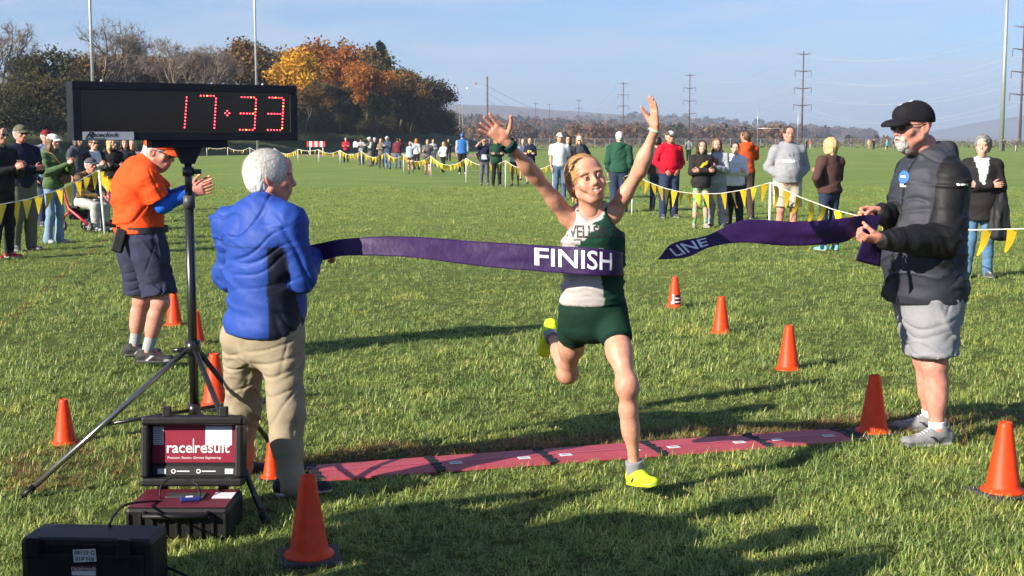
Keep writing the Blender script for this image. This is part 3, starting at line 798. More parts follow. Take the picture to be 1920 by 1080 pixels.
def build_person(root, J, sp, q='mid'):
    """body as one mesh, hair and clothing as its siblings under the person"""
    S = J['S']; vb, vc, vh, vn = {'near': (.010, .0072, .0030, .0038), 'mid': (.023, .0175, .0075, .0080), 'far': (.036, .028, .0145, .0140), 'dot': (.052, .042, .024, .024)}[q]
    hs = sp.get('headscale', 1.0) * (.5 + .5 * S); hm = Matrix.Translation(J['head']) @ J['hm'] @ Matrix.Scale(hs, 4)
    nl = hm.inverted() @ (Vector(J['neck']) - Vector((0, 0, .03 * S)))
    if sp.get('bottom', {}).get('type', 'pants') == 'pants': sp.setdefault('leg', .78)
    if sp.get('top', {}).get('sleeve', 'long') != 'none': sp.setdefault('torso_scale', .74)
    parts = []
    sk = np.array(sp.get('skin', SKINS['fair']))
    V, F = body_sdf(J, sp).mesh(vb); c = np.tile(sk, (len(V), 1)); c *= (1 + .06 * fbm(V * 14, 2))[:, None]
    for n in 'lr':
        d = np.linalg.norm(V - A3(J['kn' + n]), axis=1); c = c * (1 - np.clip(1 - d / .09, 0, 1)[:, None] * np.array((.0, .14, .16)))
        d = np.linalg.norm(V - A3(J['el' + n]), axis=1); c = c * (1 - np.clip(1 - d / .06, 0, 1)[:, None] * np.array((.0, .12, .14)))
    parts.append((V, F, c))
    V, F, c = head_mesh(sp, vh, nl); parts.append((xf(V, hm), F, c))
    for n, sg in (('l', -1), ('r', 1)):
        hsz = S * .98 * (.93 if sp.get('fem') else 1.03)
        kw = sp.get('hand_' + n, sp.get('hand', {}))
        if kw is None: continue
        V, F = hand_mesh(J['wr' + n], J['hd' + n], J['pn' + n], kw.get('ts', sg), hsz, kw.get('curl', .3), kw.get('spread', .06), vn, kw.get('thumb', .75))
        c = sk * np.array((1.02, .93, .92)); parts.append((V, F, c))
    V, F, C = joinm(parts)
    body = mk('body', V, F, SKIN, root, C)
    st = sp.get('hairstyle', 'short')
    if st != 'none':
        V, F, C = hair_mesh(st, sp, vh * 1.15)
        if len(V):
            ps = [(xf(V, hm), F, C)]
            if sp.get('strands'):
                v2, f2, c2 = strands(st, sp, sp['strands'], hm); ps.append((xf(v2, hm), f2, c2))
            if 'extra_hair' in sp: ps += [(xf(v, hm), f, c) for v, f, c in sp['extra_hair']]
            V, F, C = joinm(ps); mk('hair', V, F, HAIR, root, C)
    if sp.get('beard') is not None:
        B = SDF(); B.ell((0, -.076, -.094), (.029, .027, .031), k=.02); B.ell((0, -.064, -.080), (.040, .031, .026), k=.02)
        for s in (1, -1): B.cone((0, -.108, -.047), (s * .028, -.088, -.064), .008, .008, .008); B.cone((s * .030, -.087, -.064), (s * .03, -.075, -.09), .009, .012, .012)
        B.ell((0, -.106, -.0615), (.016, .02, .0055), k=.004, op='d')
        V, F = B.mesh(vh); N = vnormals(V, F); V = V + N * (fbm(V * np.array((160, 160, 60)), 2)[:, None] * .0022)
        C = np.array(sp['beard']) * (1 + .3 * fbm(V * np.array((200, 200, 60)), 4))[:, None]
        mk('beard', xf(V, hm), F, HAIR, root, C)
    if 'top' in sp: tp = add_top(J, sp, root, vc)
    else: tp = None
    bt = add_bottom(J, sp, root, vc) if 'bottom' in sp else None
    for n in 'lr':
        if 'sock' in sp: add_sock(J, n, sp['sock'], root, max(vh, .004), sp.get('sockh', .14))
        add_shoe(J, n, sp, root, max(vh * 1.6, .0056))
    if 'cap' in sp: add_cap(sp, hm, root, vh * 1.1)
    if sp.get('glasses'): add_glasses(hm, root)
    return dict(body=body, top=tp, bottom=bt, hm=hm)

def spectator(label, px, py, H, face, sp, q='mid', group=None, z=0.0, at=None, **pk):
    """face: compass of the gaze, degrees; 0 = towards the camera, 90 = image right, 180 = away, -90 = image left"""
    g = Vector(at) if at else G(px, py)
    root = empty('person', (g.x, g.y, z), math.radians(face)); tag(root, label, 'person', group)
    pk.setdefault('fem', sp.get('fem', False)); pk.setdefault('wide', sp.get('wide', 1))
    J = pose(H, **pk)
    r = build_person(root, J, sp, q); r['J'] = J; r['root'] = root
    return r
# ------------------------------------------------------------------ ground, hills, far country
def shader(name):
    m = bpy.data.materials.new(name); t, b = nodes_of(m); return m, t, b
def noise_node(t, vec, scale, detail=5, rough=.55):
    n = t.nodes.new('ShaderNodeTexNoise'); n.inputs['Scale'].default_value = scale; n.inputs['Detail'].default_value = detail; n.inputs['Roughness'].default_value = rough
    if vec is not None: t.links.new(vec, n.inputs['Vector'])
    return n.outputs['Fac']
def ramp(t, fac, stops):
    r = t.nodes.new('ShaderNodeValToRGB'); e = r.color_ramp.elements
    while len(e) < len(stops): e.new(.5)
    for q, (p, c) in zip(e, stops): q.position = p; q.color = (*c, 1)
    t.links.new(fac, r.inputs[0]); return r.outputs[0]
def mixc(t, a, b, fac, blend='MIX'):
    m = t.nodes.new('ShaderNodeMix'); m.data_type = 'RGBA'; m.blend_type = blend
    if hasattr(fac, 'links') or not isinstance(fac, (int, float)): t.links.new(fac, m.inputs[0])
    else: m.inputs[0].default_value = fac
    for s, i in ((a, 6), (b, 7)):
        if isinstance(s, tuple): m.inputs[i].default_value = (*s, 1)
        else: t.links.new(s, m.inputs[i])
    return m.outputs[2]
def math_node(t, op, a, b=0, c=0):
    m = t.nodes.new('ShaderNodeMath'); m.operation = op
    for i, s in enumerate((a, b, c)):
        if isinstance(s, (int, float)): m.inputs[i].default_value = s
        else: t.links.new(s, m.inputs[i])
    return m.outputs[0]

GR_A, GR_B, GR_C, GR_D = (.160, .232, .056), (.220, .292, .080), (.295, .33, .115), (.112, .170, .042)
gm_, t, b = shader('lawn')
geo = t.nodes.new('ShaderNodeNewGeometry'); pos = geo.outputs['Position']
mp_ = t.nodes.new('ShaderNodeMapping'); mp_.inputs['Scale'].default_value = (1, .45, 1); t.links.new(pos, mp_.inputs[0])
c1 = ramp(t, noise_node(t, mp_.outputs[0], 9, 8, .7), [(.28, GR_D), (.45, GR_A), (.58, GR_B), (.75, GR_C)])
c2 = ramp(t, noise_node(t, pos, .35, 4), [(.3, (.80, .86, .8)), (.7, (1.15, 1.08, 1.0))])
c3 = ramp(t, noise_node(t, pos, .045, 3), [(.3, (.85, .92, .85)), (.7, (1.12, 1.05, 1.0))])
col = mixc(t, mixc(t, c1, c2, 1.0, 'MULTIPLY'), c3, 1.0, 'MULTIPLY')
sp_ = t.nodes.new('ShaderNodeSeparateXYZ'); t.links.new(pos, sp_.inputs[0])
def paint_line(col, p, q, wd, tint, k):
    d = (q - p).normalized(); n = Vector((-d.y, d.x, 0)); off = n.dot(p)
    dist = math_node(t, 'ABSOLUTE', math_node(t, 'SUBTRACT', math_node(t, 'ADD', math_node(t, 'MULTIPLY', sp_.outputs[0], n.x), math_node(t, 'MULTIPLY', sp_.outputs[1], n.y)), off))
    f = math_node(t, 'MULTIPLY', math_node(t, 'LESS_THAN', dist, wd), math_node(t, 'MULTIPLY', math_node(t, 'GREATER_THAN', noise_node(t, pos, 30, 5), .46), k))
    return mixc(t, col, tint, f)
col = paint_line(col, G(0, 612), G(210, 440), .05, (.30, .11, .03), .8)
col = paint_line(col, G(1560, 478), G(1820, 545), .05, (.22, .10, .03), .7)
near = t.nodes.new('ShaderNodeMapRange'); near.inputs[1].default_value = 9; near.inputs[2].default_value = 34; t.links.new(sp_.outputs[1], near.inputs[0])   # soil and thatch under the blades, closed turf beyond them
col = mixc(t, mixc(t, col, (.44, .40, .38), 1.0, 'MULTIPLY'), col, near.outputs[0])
t.links.new(col, b.inputs['Base Color']); b.inputs['Roughness'].default_value = .9; b.inputs['Specular IOR Level'].default_value = .15
bp = t.nodes.new('ShaderNodeBump'); bp.inputs['Distance'].default_value = .05; bp.inputs['Strength'].default_value = 1
t.links.new(noise_node(t, mp_.outputs[0], 14, 8, .75), bp.inputs['Height']); t.links.new(bp.outputs[0], b.inputs['Normal'])
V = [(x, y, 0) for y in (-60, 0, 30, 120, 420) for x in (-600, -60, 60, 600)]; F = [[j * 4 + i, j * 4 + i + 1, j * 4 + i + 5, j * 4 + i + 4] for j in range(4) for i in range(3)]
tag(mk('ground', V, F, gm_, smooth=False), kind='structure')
fm, t, b = shader('far_fields')
geo = t.nodes.new('ShaderNodeNewGeometry'); pos = geo.outputs['Position']
t.links.new(ramp(t, noise_node(t, pos, .004, 5), [(.35, (.05, .07, .02)), (.5, (.16, .13, .06)), (.62, (.09, .085, .035)), (.75, (.20, .16, .08))]), b.inputs['Base Color']); b.inputs['Roughness'].default_value = 1
FARF = fm
V = [(-6000, -3000, -.25), (6000, -3000, -.25), (6000, 12000, -.25), (-6000, 12000, -.25)]
tag(mk('terrain', V, [[0, 1, 2, 3]], fm, smooth=False), kind='structure')

# clay strip of the ball field
dm, t, b = shader('clay'); geo = t.nodes.new('ShaderNodeNewGeometry')
t.links.new(ramp(t, noise_node(t, geo.outputs['Position'], .8, 5), [(.3, (.26, .16, .08)), (.7, (.36, .24, .13))]), b.inputs['Base Color']); b.inputs['Roughness'].default_value = .95
pts = [G(540, 291.5), G(700, 288), G(860, 289), G(960, 291.5), G(900, 294.5), G(700, 293), G(600, 294)]
tag(mk('clay_infield', [(p.x, p.y, .012) for p in pts], [list(range(7))], dm, smooth=False), kind='structure')

# wooded embankment along the left
BANK = [(-130, 60), (-75, 95), (-57, 122), (-48, 140), (-36, 160), (-24, 182), (-13, 205), (-6, 235)]
bk_ = catmull(BANK, 60); V = []; n = len(bk_)
for i in range(n):
    d = bk_[min(i + 1, n - 1)] - bk_[max(i - 1, 0)]; d /= np.linalg.norm(d); nr = np.array((d[1], -d[0]))
    fade = min(1, (n - 1 - i) / 8)
    for j, (o, z) in enumerate(((15, -.1), (11, .35), (7, 1.4), (3, 2.5), (-3, 3.1), (-25, 3.4), (-60, 2.8))):
        p = bk_[i] + nr * o; V.append((p[0], p[1], z * fade + .25 * mnoise.noise((p[0] * .2, p[1] * .2, 0)) * fade))
F = [[i * 7 + j, (i + 1) * 7 + j, (i + 1) * 7 + j + 1, i * 7 + j + 1] for i in range(n - 1) for j in range(6)]
bm_, t, b = shader('rough_bank'); geo = t.nodes.new('ShaderNodeNewGeometry')
t.links.new(ramp(t, noise_node(t, geo.outputs['Position'], .7, 6), [(.3, (.03, .05, .014)), (.55, (.06, .085, .022)), (.75, (.10, .09, .04))]), b.inputs['Base Color']); b.inputs['Roughness'].default_value = 1
tag(mk('embankment', V, F, bm_), kind='structure')

# hills on the skyline
def ridge(name, prof, Y, depth, m, toe=-2, seed=0, jag=6, w=1.0):
    """prof: (pixel x, pixel y) of the crest; a solid rounded ridge of real size at distance Y"""
    xs = np.linspace(prof[0][0], prof[-1][0], 90); ys = np.interp(xs, [p[0] for p in prof], [p[1] for p in prof]); V = []
    rows = [(-1.0, 0), (-.8, .18), (-.6, .42), (-.4, .66), (-.2, .87), (0, 1), (.3, .8), (1, 0)]
    for x, y in zip(xs, ys):
        c = P(x, y, Y)
        for o, h in rows:
            yy = Y + o * depth; X = c.x * (1 + .0 * o)
            nzv = mnoise.fractal((X * .004 + seed, yy * .004, seed), 1, 2, 5)
            V.append((X, yy, toe + (c.z - toe) * h + nzv * jag * min(1, h * 2)))
    k = len(rows); F = [[i * k + j, (i + 1) * k + j, (i + 1) * k + j + 1, i * k + j + 1] for i in range(len(xs) - 1) for j in range(k - 1)]
    return tag(mk(name, V, F, m), kind='structure')
wm, t, b = shader('autumn_woods'); geo = t.nodes.new('ShaderNodeNewGeometry'); pos = geo.outputs['Position']
cA = ramp(t, noise_node(t, pos, .03, 6, .7), [(.3, (.045, .040, .020)), (.45, (.10, .060, .030)), (.6, (.15, .085, .040)), (.75, (.07, .07, .03))])
cB = ramp(t, noise_node(t, pos, .0022, 4), [(.42, (0, 0, 0)), (.56, (1, 1, 1))])
t.links.new(mixc(t, cA, (.20, .17, .09), math_node(t, 'MULTIPLY', cB, .45)), b.inputs['Base Color']); b.inputs['Roughness'].default_value = 1
bp = t.nodes.new('ShaderNodeBump'); bp.inputs['Distance'].default_value = 12; t.links.new(noise_node(t, pos, .05, 6, .7), bp.inputs['Height']); t.links.new(bp.outputs[0], b.inputs['Normal'])
ridge('hill', [(300, 200), (700, 192), (860, 196), (960, 199), (1050, 206), (1130, 211), (1200, 214), (1300, 228), (1400, 240), (1500, 252), (1620, 262)], 3600, 1100, wm, seed=2)
ridge('hill', [(1050, 232), (1200, 224), (1330, 233), (1430, 240), (1520, 250), (1600, 257), (1700, 262)], 2300, 500, wm, seed=7, jag=4)
ridge('hill', [(1500, 262), (1640, 262), (1740, 254), (1800, 243), (1860, 228), (1920, 216), (2100, 196), (2500, 190)], 5200, 1500, wm, seed=4)
ridge('hill', [(640, 236), (760, 229), (880, 231), (1000, 239), (1100, 246), (1250, 252), (1400, 257), (1500, 261)], 1350, 380, FARF, seed=9, jag=2)

# ------------------------------------------------------------------ trees
BARK = mat('bark', (.085, .065, .048), rough=.95, noise=.35, nscale=3)
BARKP = mat('bark_pale', (.17, .145, .115), rough=.95, noise=.3, nscale=3)
lm, t, b = shader('leaves')
at = t.nodes.new('ShaderNodeAttribute'); at.attribute_name = 'Col'; t.links.new(at.outputs['Color'], b.inputs['Base Color']); b.inputs['Roughness'].default_value = .75; b.inputs['Specular IOR Level'].default_value = .2
tr = t.nodes.new('ShaderNodeBsdfTranslucent'); t.links.new(at.outputs['Color'], tr.inputs['Color']); ms = t.nodes.new('ShaderNodeMixShader'); ms.inputs[0].default_value = .3
t.links.new(b.outputs[0], ms.inputs[1]); t.links.new(tr.outputs[0], ms.inputs[2]); t.links.new(ms.outputs[0], t.nodes['Material Output'].inputs[0])
LEAF = lm
def tube_np(segs, sides):
    """segs: list of (p, q, rp, rq) -> V, F"""
    V = []; F = []
    for p, q, a, b2 in segs:
        d = unit(q - p); u = unit(np.cross(d, (.3, .5, .81))); v = np.cross(d, u); o = len(V)
        for c, r in ((p, a), (q, b2)):
            for k in range(sides):
                an = 2 * PI * k / sides; V.append(c + (u * math.cos(an) + v * math.sin(an)) * r)
        for k in range(sides): F.append([o + k, o + (k + 1) % sides, o + sides + (k + 1) % sides, o + sides + k])
    return np.array(V), np.array(F)
def skeleton(r, H, spread, depth, droop=0.0):
    segs = []; tips = []
    def grow(p, d, L, rad, lev):
        n = 3 if lev < 2 else 2; q = p
        for i in range(n):
            d2 = unit(d + r.normal(size=3) * .13 + np.array((0, 0, .05 - droop * (lev > 2)))); e = q + d2 * L / n
            segs.append((q, e, rad * (1 - .25 * i / n), rad * (1 - .25 * (i + 1) / n), lev)); q = e; d = d2
            if lev > 0 and lev < depth and r.random() < .55:
                ax = unit(r.normal(size=3)); s = unit(d + ax * spread * 1.1); grow(q, s, L * r.uniform(.45, .7), rad * .45, lev + 1)
        if lev >= depth: tips.append(q); return
        for k in range(2 if lev > 1 else 3):
            ax = unit(r.normal(size=3) * np.array((1, 1, .5))); s = unit(d + ax * spread * r.uniform(.6, 1.1)); grow(q, s, L * r.uniform(.62, .82), rad * .66, lev + 1)
    grow(np.zeros(3), np.array((0, 0, 1.)), H * .27, H * .020, 0)
    return segs, np.array(tips)
def leaf_quads(r, C, size, cols, flat=.0):
    n = len(C); a = r.normal(size=(n, 3)); a /= np.linalg.norm(a, axis=1, keepdims=True); b2 = r.normal(size=(n, 3)); b2 -= a * (a * b2).sum(1, keepdims=True); b2 /= np.linalg.norm(b2, axis=1, keepdims=True)
    s = size * r.uniform(.6, 1.3, size=(n, 1)); a *= s; b2 *= s * .62
    V = np.stack([C - a, C - b2 * .9 + a * .1, C + a, C + b2], 1).reshape(-1, 3); F = np.arange(4 * n).reshape(n, 4)
    return V, F, np.repeat(cols, 4, axis=0)
def make_tree(kind, seed, H):
    """returns (trunk mesh data, crown mesh data)"""
    r = np.random.default_rng(seed)
    if kind == 'bare':
        segs, tips = skeleton(r, H, .62, 5)
        big = [s[:4] for s in segs if s[4] < 2]; small = [(s[0], s[1], max(s[2], .022), max(s[3], .016)) for s in segs if s[4] >= 2]
        V, F = tube_np(big, 7); V2, F2 = tube_np(small, 3)
        tw = []
        for p in tips:
            for k in range(5): d = unit(r.normal(size=3) + (0, 0, .4)); tw.append((p - d * .2, p + d * r.uniform(.5, 1.1), .016, .009))
        V3, F3 = tube_np(tw, 3)
        return (V, F, None), (np.vstack([V2, V3]), np.vstack([F2, F3 + len(V2)]), np.tile(np.array((.20, .16, .125)), (len(V2) + len(V3), 1)))
    pal = {'gold': [(.68, .38, .03), (.60, .30, .02), (.45, .26, .03)], 'orange': [(.40, .13, .02), (.30, .10, .025), (.24, .12, .03), (.36, .17, .03)], 'brown': [(.16, .085, .030), (.20, .12, .04), (.12, .08, .03)],
           'olive': [(.075, .075, .024), (.10, .085, .03), (.055, .060, .02)], 'tan': [(.17, .12, .065), (.21, .155, .09), (.13, .10, .055), (.19, .12, .05)], 'red': [(.20, .045, .025), (.15, .06, .03), (.12, .05, .03)], 'shrub': [(.065, .062, .024), (.095, .075, .034), (.05, .052, .02)], 'pine': [(.016, .032, .014), (.022, .04, .016)]}[kind]
    pal = np.array(pal)
    if kind == 'pine':
        segs = [(np.zeros(3), np.array((0, 0, H)), H * .018, .03)]; C = []
        z = H * .25
        while z < H * .98:
            L = H * .24 * (1 - (z / H) ** 1.6) + .3
            for k in range(6):
                a = r.uniform(0, 2 * PI); ll = L * r.uniform(.6, 1.1); e = np.array((math.cos(a) * ll, math.sin(a) * ll, z + ll * .12 - .2)); segs.append((np.array((0, 0, z)), e, .05, .02))
                for q in np.linspace(.25, 1, 9): C += [np.array((0, 0, z)) + (e - np.array((0, 0, z))) * q + r.normal(size=3) * .22 for _ in range(5)]
            z += H * .045
        C = np.array(C); V, F = tube_np(segs, 5); cols = pal[r.integers(0, len(pal), len(C))] * r.uniform(.7, 1.3, (len(C), 1))
        return (V, F, None), leaf_quads(r, C, .26, cols)
    if kind == 'shrub':
        segs, tips = skeleton(r, H * 1.1, .9, 2); C = []
        for k in range(64):
            d = r.normal(size=3); d[2] = abs(d[2]); d /= np.linalg.norm(d); c = d * np.array((H * .5, H * .45, H * .78)) * r.uniform(.35, .95) + (0, 0, H * .10)
            rad = H * r.uniform(.08, .16); C.append(c + r.normal(size=(120, 3)) * rad * .75)
        ci = np.repeat(r.integers(0, len(pal), 64), 120)
        C = np.vstack(C); cols = pal[ci] * r.uniform(.6, 1.4, (len(C), 1)); sz = .30
        V, F = tube_np([s[:4] for s in segs], 4); return (V, F, None), leaf_quads(r, C, sz, cols)
    segs, tips = skeleton(r, H, .72, 4)
    V, F = tube_np([s[:4] for s in segs if s[4] < 3], 6)
    r.shuffle(tips); C = []; ci = []
    for tp in tips[:200]:
        m = int(r.uniform(35, 75)); C.append(tp + r.normal(size=(m, 3)) * np.array((.75, .75, .55)) * H / 15); ci += [int(r.integers(0, len(pal)))] * m
    C = np.vstack(C); cols = pal[np.array(ci)] * r.uniform(.65, 1.35, (len(C), 1))
    return (V, F, None), leaf_quads(r, C, .27 * H / 15, cols)
TREE_DATA = {}
def tree(kind, seed, H, x, y, z, label, rz=None, group='trees on the wooded bank', sc=1.0, name=None):
    key = (kind, seed)
    if key not in TREE_DATA:
        (V, F, _), (V2, F2, c2) = make_tree(kind, seed, 14)
        top = max(V2[:, 2].max(), .1)
        k = 14 / top; V = V * k; V2 = V2 * k
        a = mk('trunk', V, F, BARKP if kind == 'bare' else BARK); b2 = mk('crown', V2, F2, mat('twigs', (1, 1, 1), rough=.95, attr=True) if kind == 'bare' else LEAF, None, c2, smooth=False)
        TREE_DATA[key] = (a.data, b2.data); bpy.data.objects.remove(a); bpy.data.objects.remove(b2)
    nm = name or {'bare': 'bare_tree', 'shrub': 'shrub', 'pine': 'pine_tree'}.get(kind, 'autumn_tree')
    root = empty(nm, (x, y, z), rz if rz is not None else random.uniform(0, 6)); root.scale = (H / 14 * sc, H / 14 * sc, H / 14); tag(root, label, 'shrub' if kind == 'shrub' else 'tree', group)
    for d, n2 in zip(TREE_DATA[key], ('trunk', 'crown')): link(bpy.data.objects.new(n2, d), root)
    return root
def bank_at(px, off=0):
    """point on the tree line seen at pixel column px (on the embankment)"""
    best = min(range(n), key=lambda i: abs(960 + FPX * bk_[i][0] / bk_[i][1] - px))
    d = bk_[min(best + 1, n - 1)] - bk_[max(best - 1, 0)]; d /= np.linalg.norm(d); nr = np.array((d[1], -d[0]))
    Y = bk_[best][1] - nr[1] * 0 + off; return Vector(((px - 960) / FPX * Y, Y, 2.9 * min(1, (n - 1 - best) / 8)))
TREES = [('bare', 11, 8, 26, 0, 'bare reddish tree at the left edge of the picture'), ('bare', 12, 60, 110, 14, 'low bare tree left of the first tall light pole'),
         ('olive', 21, 110, 82, 8, 'olive leaved tree just left of the first light pole'), ('bare', 13, 212, 30, 4, 'tallest bare tree, above the clock just right of the first light pole'), ('bare', 11, 268, 72, 10, 'grey bare tree above the middle of the clock'),
         ('bare', 14, 332, 66, 6, 'grey bare tree above the lit digits of the clock'), ('brown', 31, 300, 100, 16, 'thin brown tree behind the bare trees over the clock'), ('bare', 12, 384, 74, 2, 'bare tree left of the brown rounded tree'), ('brown', 32, 440, 62, 8, 'tall brown leaved tree behind the second light pole'),
         ('bare', 13, 508, 64, 12, 'bare tree between the second light pole and the golden tree'), ('gold', 41, 562, 80, -13, 'golden yellow tree above the right end of the clock'), ('orange', 42, 612, 64, 6, 'tall orange brown tree right of the golden tree'),
         ('orange', 43, 662, 98, -4, 'orange tree in the middle of the colourful trees'), ('brown', 31, 690, 80, 14, 'brown tree behind the pine top'), ('pine', 51, 716, 74, 10, 'dark pine rising above the autumn trees'), ('olive', 22, 738, 108, 0, 'olive green tree right of the pine'),
         ('brown', 32, 776, 122, 2, 'brown tree near the right end of the wood'), ('olive', 21, 800, 140, -6, 'dark olive tree near the end of the wood'), ('red', 61, 826, 150, 2, 'dark red tree at the right end of the wood'), ('olive', 22, 640, 150, -14, 'shaded olive tree below the orange trees'), ('olive', 21, 848, 205, 8, 'last low olive tree where the wood ends'),
         ('brown', 31, 160, 95, 18, 'brown tree behind the first light pole'), ('brown', 32, 575, 150, -16, 'shaded brown tree below the golden tree'), ('olive', 21, 710, 165, -16, 'shaded olive tree at the foot of the pine'), ('olive', 22, 770, 190, -16, 'shaded olive tree at the field edge near the end of the wood')]
TREES += [('tan', 81, 185, 96, 20, 'tan leaved tree behind the first light pole'), ('tan', 82, 245, 92, 22, 'tan leaved tree behind the tallest bare tree'), ('tan', 81, 318, 96, 20, 'tan leaved tree behind the bare trees above the clock digits'), ('tan', 82, 372, 92, 18, 'tan leaved tree left of the brown rounded tree'), ('tan', 81, 478, 82, 18, 'tan leaved tree behind the second light pole'), ('tan', 82, 525, 96, 16, 'tan leaved tree left of the golden tree'), ('orange', 43, 690, 112, -12, 'rust coloured tree in front of the pine'), ('brown', 31, 752, 128, -12, 'rust brown tree right of the pine')]
for i, (kd, sd_, px, top, off, lab) in enumerate(TREES):
    p = bank_at(px, off); H = P(px, top, p.y).z - p.z + .3
    tree(kd, sd_, H, p.x, p.y, p.z - .3, lab, rz=i * 1.7, sc=1.0 if kd != 'bare' else 1.05)
SH = [(10, 150), (48, 128), (92, 118), (135, 135), (178, 150), (225, 140), (285, 150), (350, 145), (410, 150), (470, 150), (520, 160), (566, 190), (606, 200), (648, 205), (688, 215), (726, 210), (764, 215), (800, 222), (832, 228), (858, 246)]
for i, (px, top) in enumerate(SH):
    p = bank_at(px, -9 - (i % 3) * 1.5); H = P(px, top, p.y).z - p.z + .4
    nm_ = 'olive' 
    tree('shrub', 71 + i % 3, H, p.x, p.y, p.z - .5, 'dark shrub at the foot of the wood, number %d from the left' % (i + 1) if False else ['dark shrub at the far left edge below the bare tree', 'dark rounded shrub left of the clock, second from the edge', 'tall dark shrub left of the clock, third from the edge', 'dark shrub just left of the clock corner', 'dark shrub behind the left end of the clock', 'dark shrub behind the clock right of the first light pole', 'dark shrub behind the dark half of the clock', 'dark shrub behind the first lit digit', 'dark shrub behind the second digit', 'dark shrub behind the third digit below the second light pole', 'dark shrub behind the last digit', 'dark shrub at the foot of the golden tree', 'dark shrub right of the golden tree foot', 'dark shrub below the orange trees above the red shirted spectator', 'dark shrub behind the white shirted spectators', 'dark shrub below the pine', 'dark shrub above the maroon jacket spectator', 'dark shrub third from the right end of the wood', 'dark shrub second from the right end of the wood', 'lowest dark shrub where the wood meets the field'][i], rz=i * 2.1, group='shrubs along the foot of the wood', sc=1.25)
MORE = [(545, 150, 2), (590, 145, 4), (625, 150, 2), (660, 150, 6), (695, 150, 3), (730, 155, 5), (762, 160, 3), (790, 170, 5), (815, 178, 2), (838, 195, 5), (30, 140, 6), (75, 110, 8), (120, 120, 6), (165, 120, 8)]
WH = ['left of the golden tree', 'under the golden tree', 'between the golden and orange trees', 'under the orange trees', 'left of the pine', 'right of the pine', 'in the middle of the dark trees', 'under the dark red tree', 'right of the dark red tree', 'at the very end of the wood', 'behind the first shrubs at the left edge', 'left of the first light pole', 'nearest left of the first light pole', 'at the first light pole']
for i, ((px, top, off), l) in enumerate(zip(MORE, WH)):
    p = bank_at(px, off); H = P(px, top, p.y).z - p.z + .4; tree('shrub', 71 + i % 3, H, p.x, p.y, p.z - .5, 'tall dense thicket ' + l, rz=i * 1.3, group='thickets inside the wood', sc=.9, name='thicket')
# unseen continuation of the wood to the left, it shades the bank
for i, (x, y) in enumerate(((-66, 104), (-78, 92), (-92, 82), (-108, 72))):
    tree(('olive', 'brown', 'olive', 'brown')[i], (21, 31, 22, 32)[i], 13, x, y, 2.6, 'leafy tree of the wood continuing beyond the left edge, ' + ('nearest to the picture', 'second from the picture', 'third from the picture', 'farthest from the picture')[i])

# far woods that read as one mass
def far_wood(name, label, spots, size, pal, quads=70):
    r = np.random.default_rng(5); Vs = []; Fs = []; Cs = []; o = 0; pal = np.array(pal)
    for (x, y, z, h) in spots:
        d = r.normal(size=(quads, 3)); d /= np.linalg.norm(d, axis=1, keepdims=True); C = d * np.array((h * .42, h * .42, h * .5)) * r.uniform(.55, 1, (quads, 1)) + np.array((x, y, z + h * .5))
        col = pal[r.integers(0, len(pal))] * r.uniform(.75, 1.25, (quads, 1)); v, f, c = leaf_quads(r, C, h * .122, np.broadcast_to(col, (quads, 3)))
        Vs.append(v); Fs.append(f + o); Cs.append(c); o += len(v)
    return tag(mk(name, np.vstack(Vs), np.vstack(Fs), LEAF, None, np.vstack(Cs), smooth=False), label, 'woods', kind='stuff')
r = np.random.default_rng(12); sp1 = []
def hill_z(x, y): return 0
AUT = [(.13, .065, .03), (.17, .09, .04), (.10, .07, .03), (.06, .065, .025), (.20, .12, .05), (.08, .05, .03), (.15, .06, .03)]
for i in range(560):
    px = r.uniform(660, 1700); Y = r.uniform(500, 900)
    if px > 1480 and r.random() < .75: continue
    h = r.uniform(5, 10) * (1 if px < 1480 else .55); p = P(px, 262, Y); sp1.append((p.x, Y, -1.0, h))
for i in range(620):
    px = r.uniform(660, 1560); Y = r.uniform(980, 1320); h = r.uniform(9, 15); p = P(px, 262, Y); ypx = np.interp(px, [640, 760, 880, 1000, 1100, 1250, 1400, 1560], [236, 229, 231, 239, 246, 252, 257, 261]); zc = P(px, ypx, 1350).z
    s = (Y - 970) / 380; bare = vnoise(np.array([[p.x * .006, Y * .006, 3]]), 5)[0]
    if bare > .25: continue
    hz = zc * min(1, max(0, s)) ** .9
    sp1.append((p.x, Y, hz - 1, h))
for i in range(420):
    px = r.uniform(1040, 1640); Y = r.uniform(1850, 2280); p = P(px, 262, Y); ypx = np.interp(px, [1050, 1200, 1330, 1430, 1520, 1600, 1700], [232, 224, 233, 240, 250, 257, 262]); s = (Y - 1800) / 500
    sp1.append((p.x, Y, max(P(px, ypx, 2300).z, 0) * s - 2, r.uniform(12, 20)))
far_wood('woodland', 'hazy brown autumn woodland across the valley below the hills', sp1, 1, AUT, 100)
# dry weeds along the far fence
r = np.random.default_rng(3); C = []
for i in range(5200):
    px = r.uniform(900, 2050); Y = r.uniform(262, 300); p = P(px, 262, Y); hmax = .5 + 1.0 * max(0, vnoise(np.array([[p.x * .12, Y * .05, 1]]), 2)[0]) + (.7 if px > 1500 else 0); C.append((p.x, Y, r.uniform(0, hmax)))
C = np.array(C); cols = np.array([(.20, .16, .08), (.14, .12, .05), (.09, .10, .035), (.24, .19, .10)])[r.integers(0, 4, len(C))] * r.uniform(.7, 1.2, (len(C), 1))
v, f, c = leaf_quads(r, C, .22, cols); tag(mk('weeds', v, f, LEAF, None, c, smooth=False), 'strip of tall dry weeds along the far fence', 'weeds', kind='stuff')

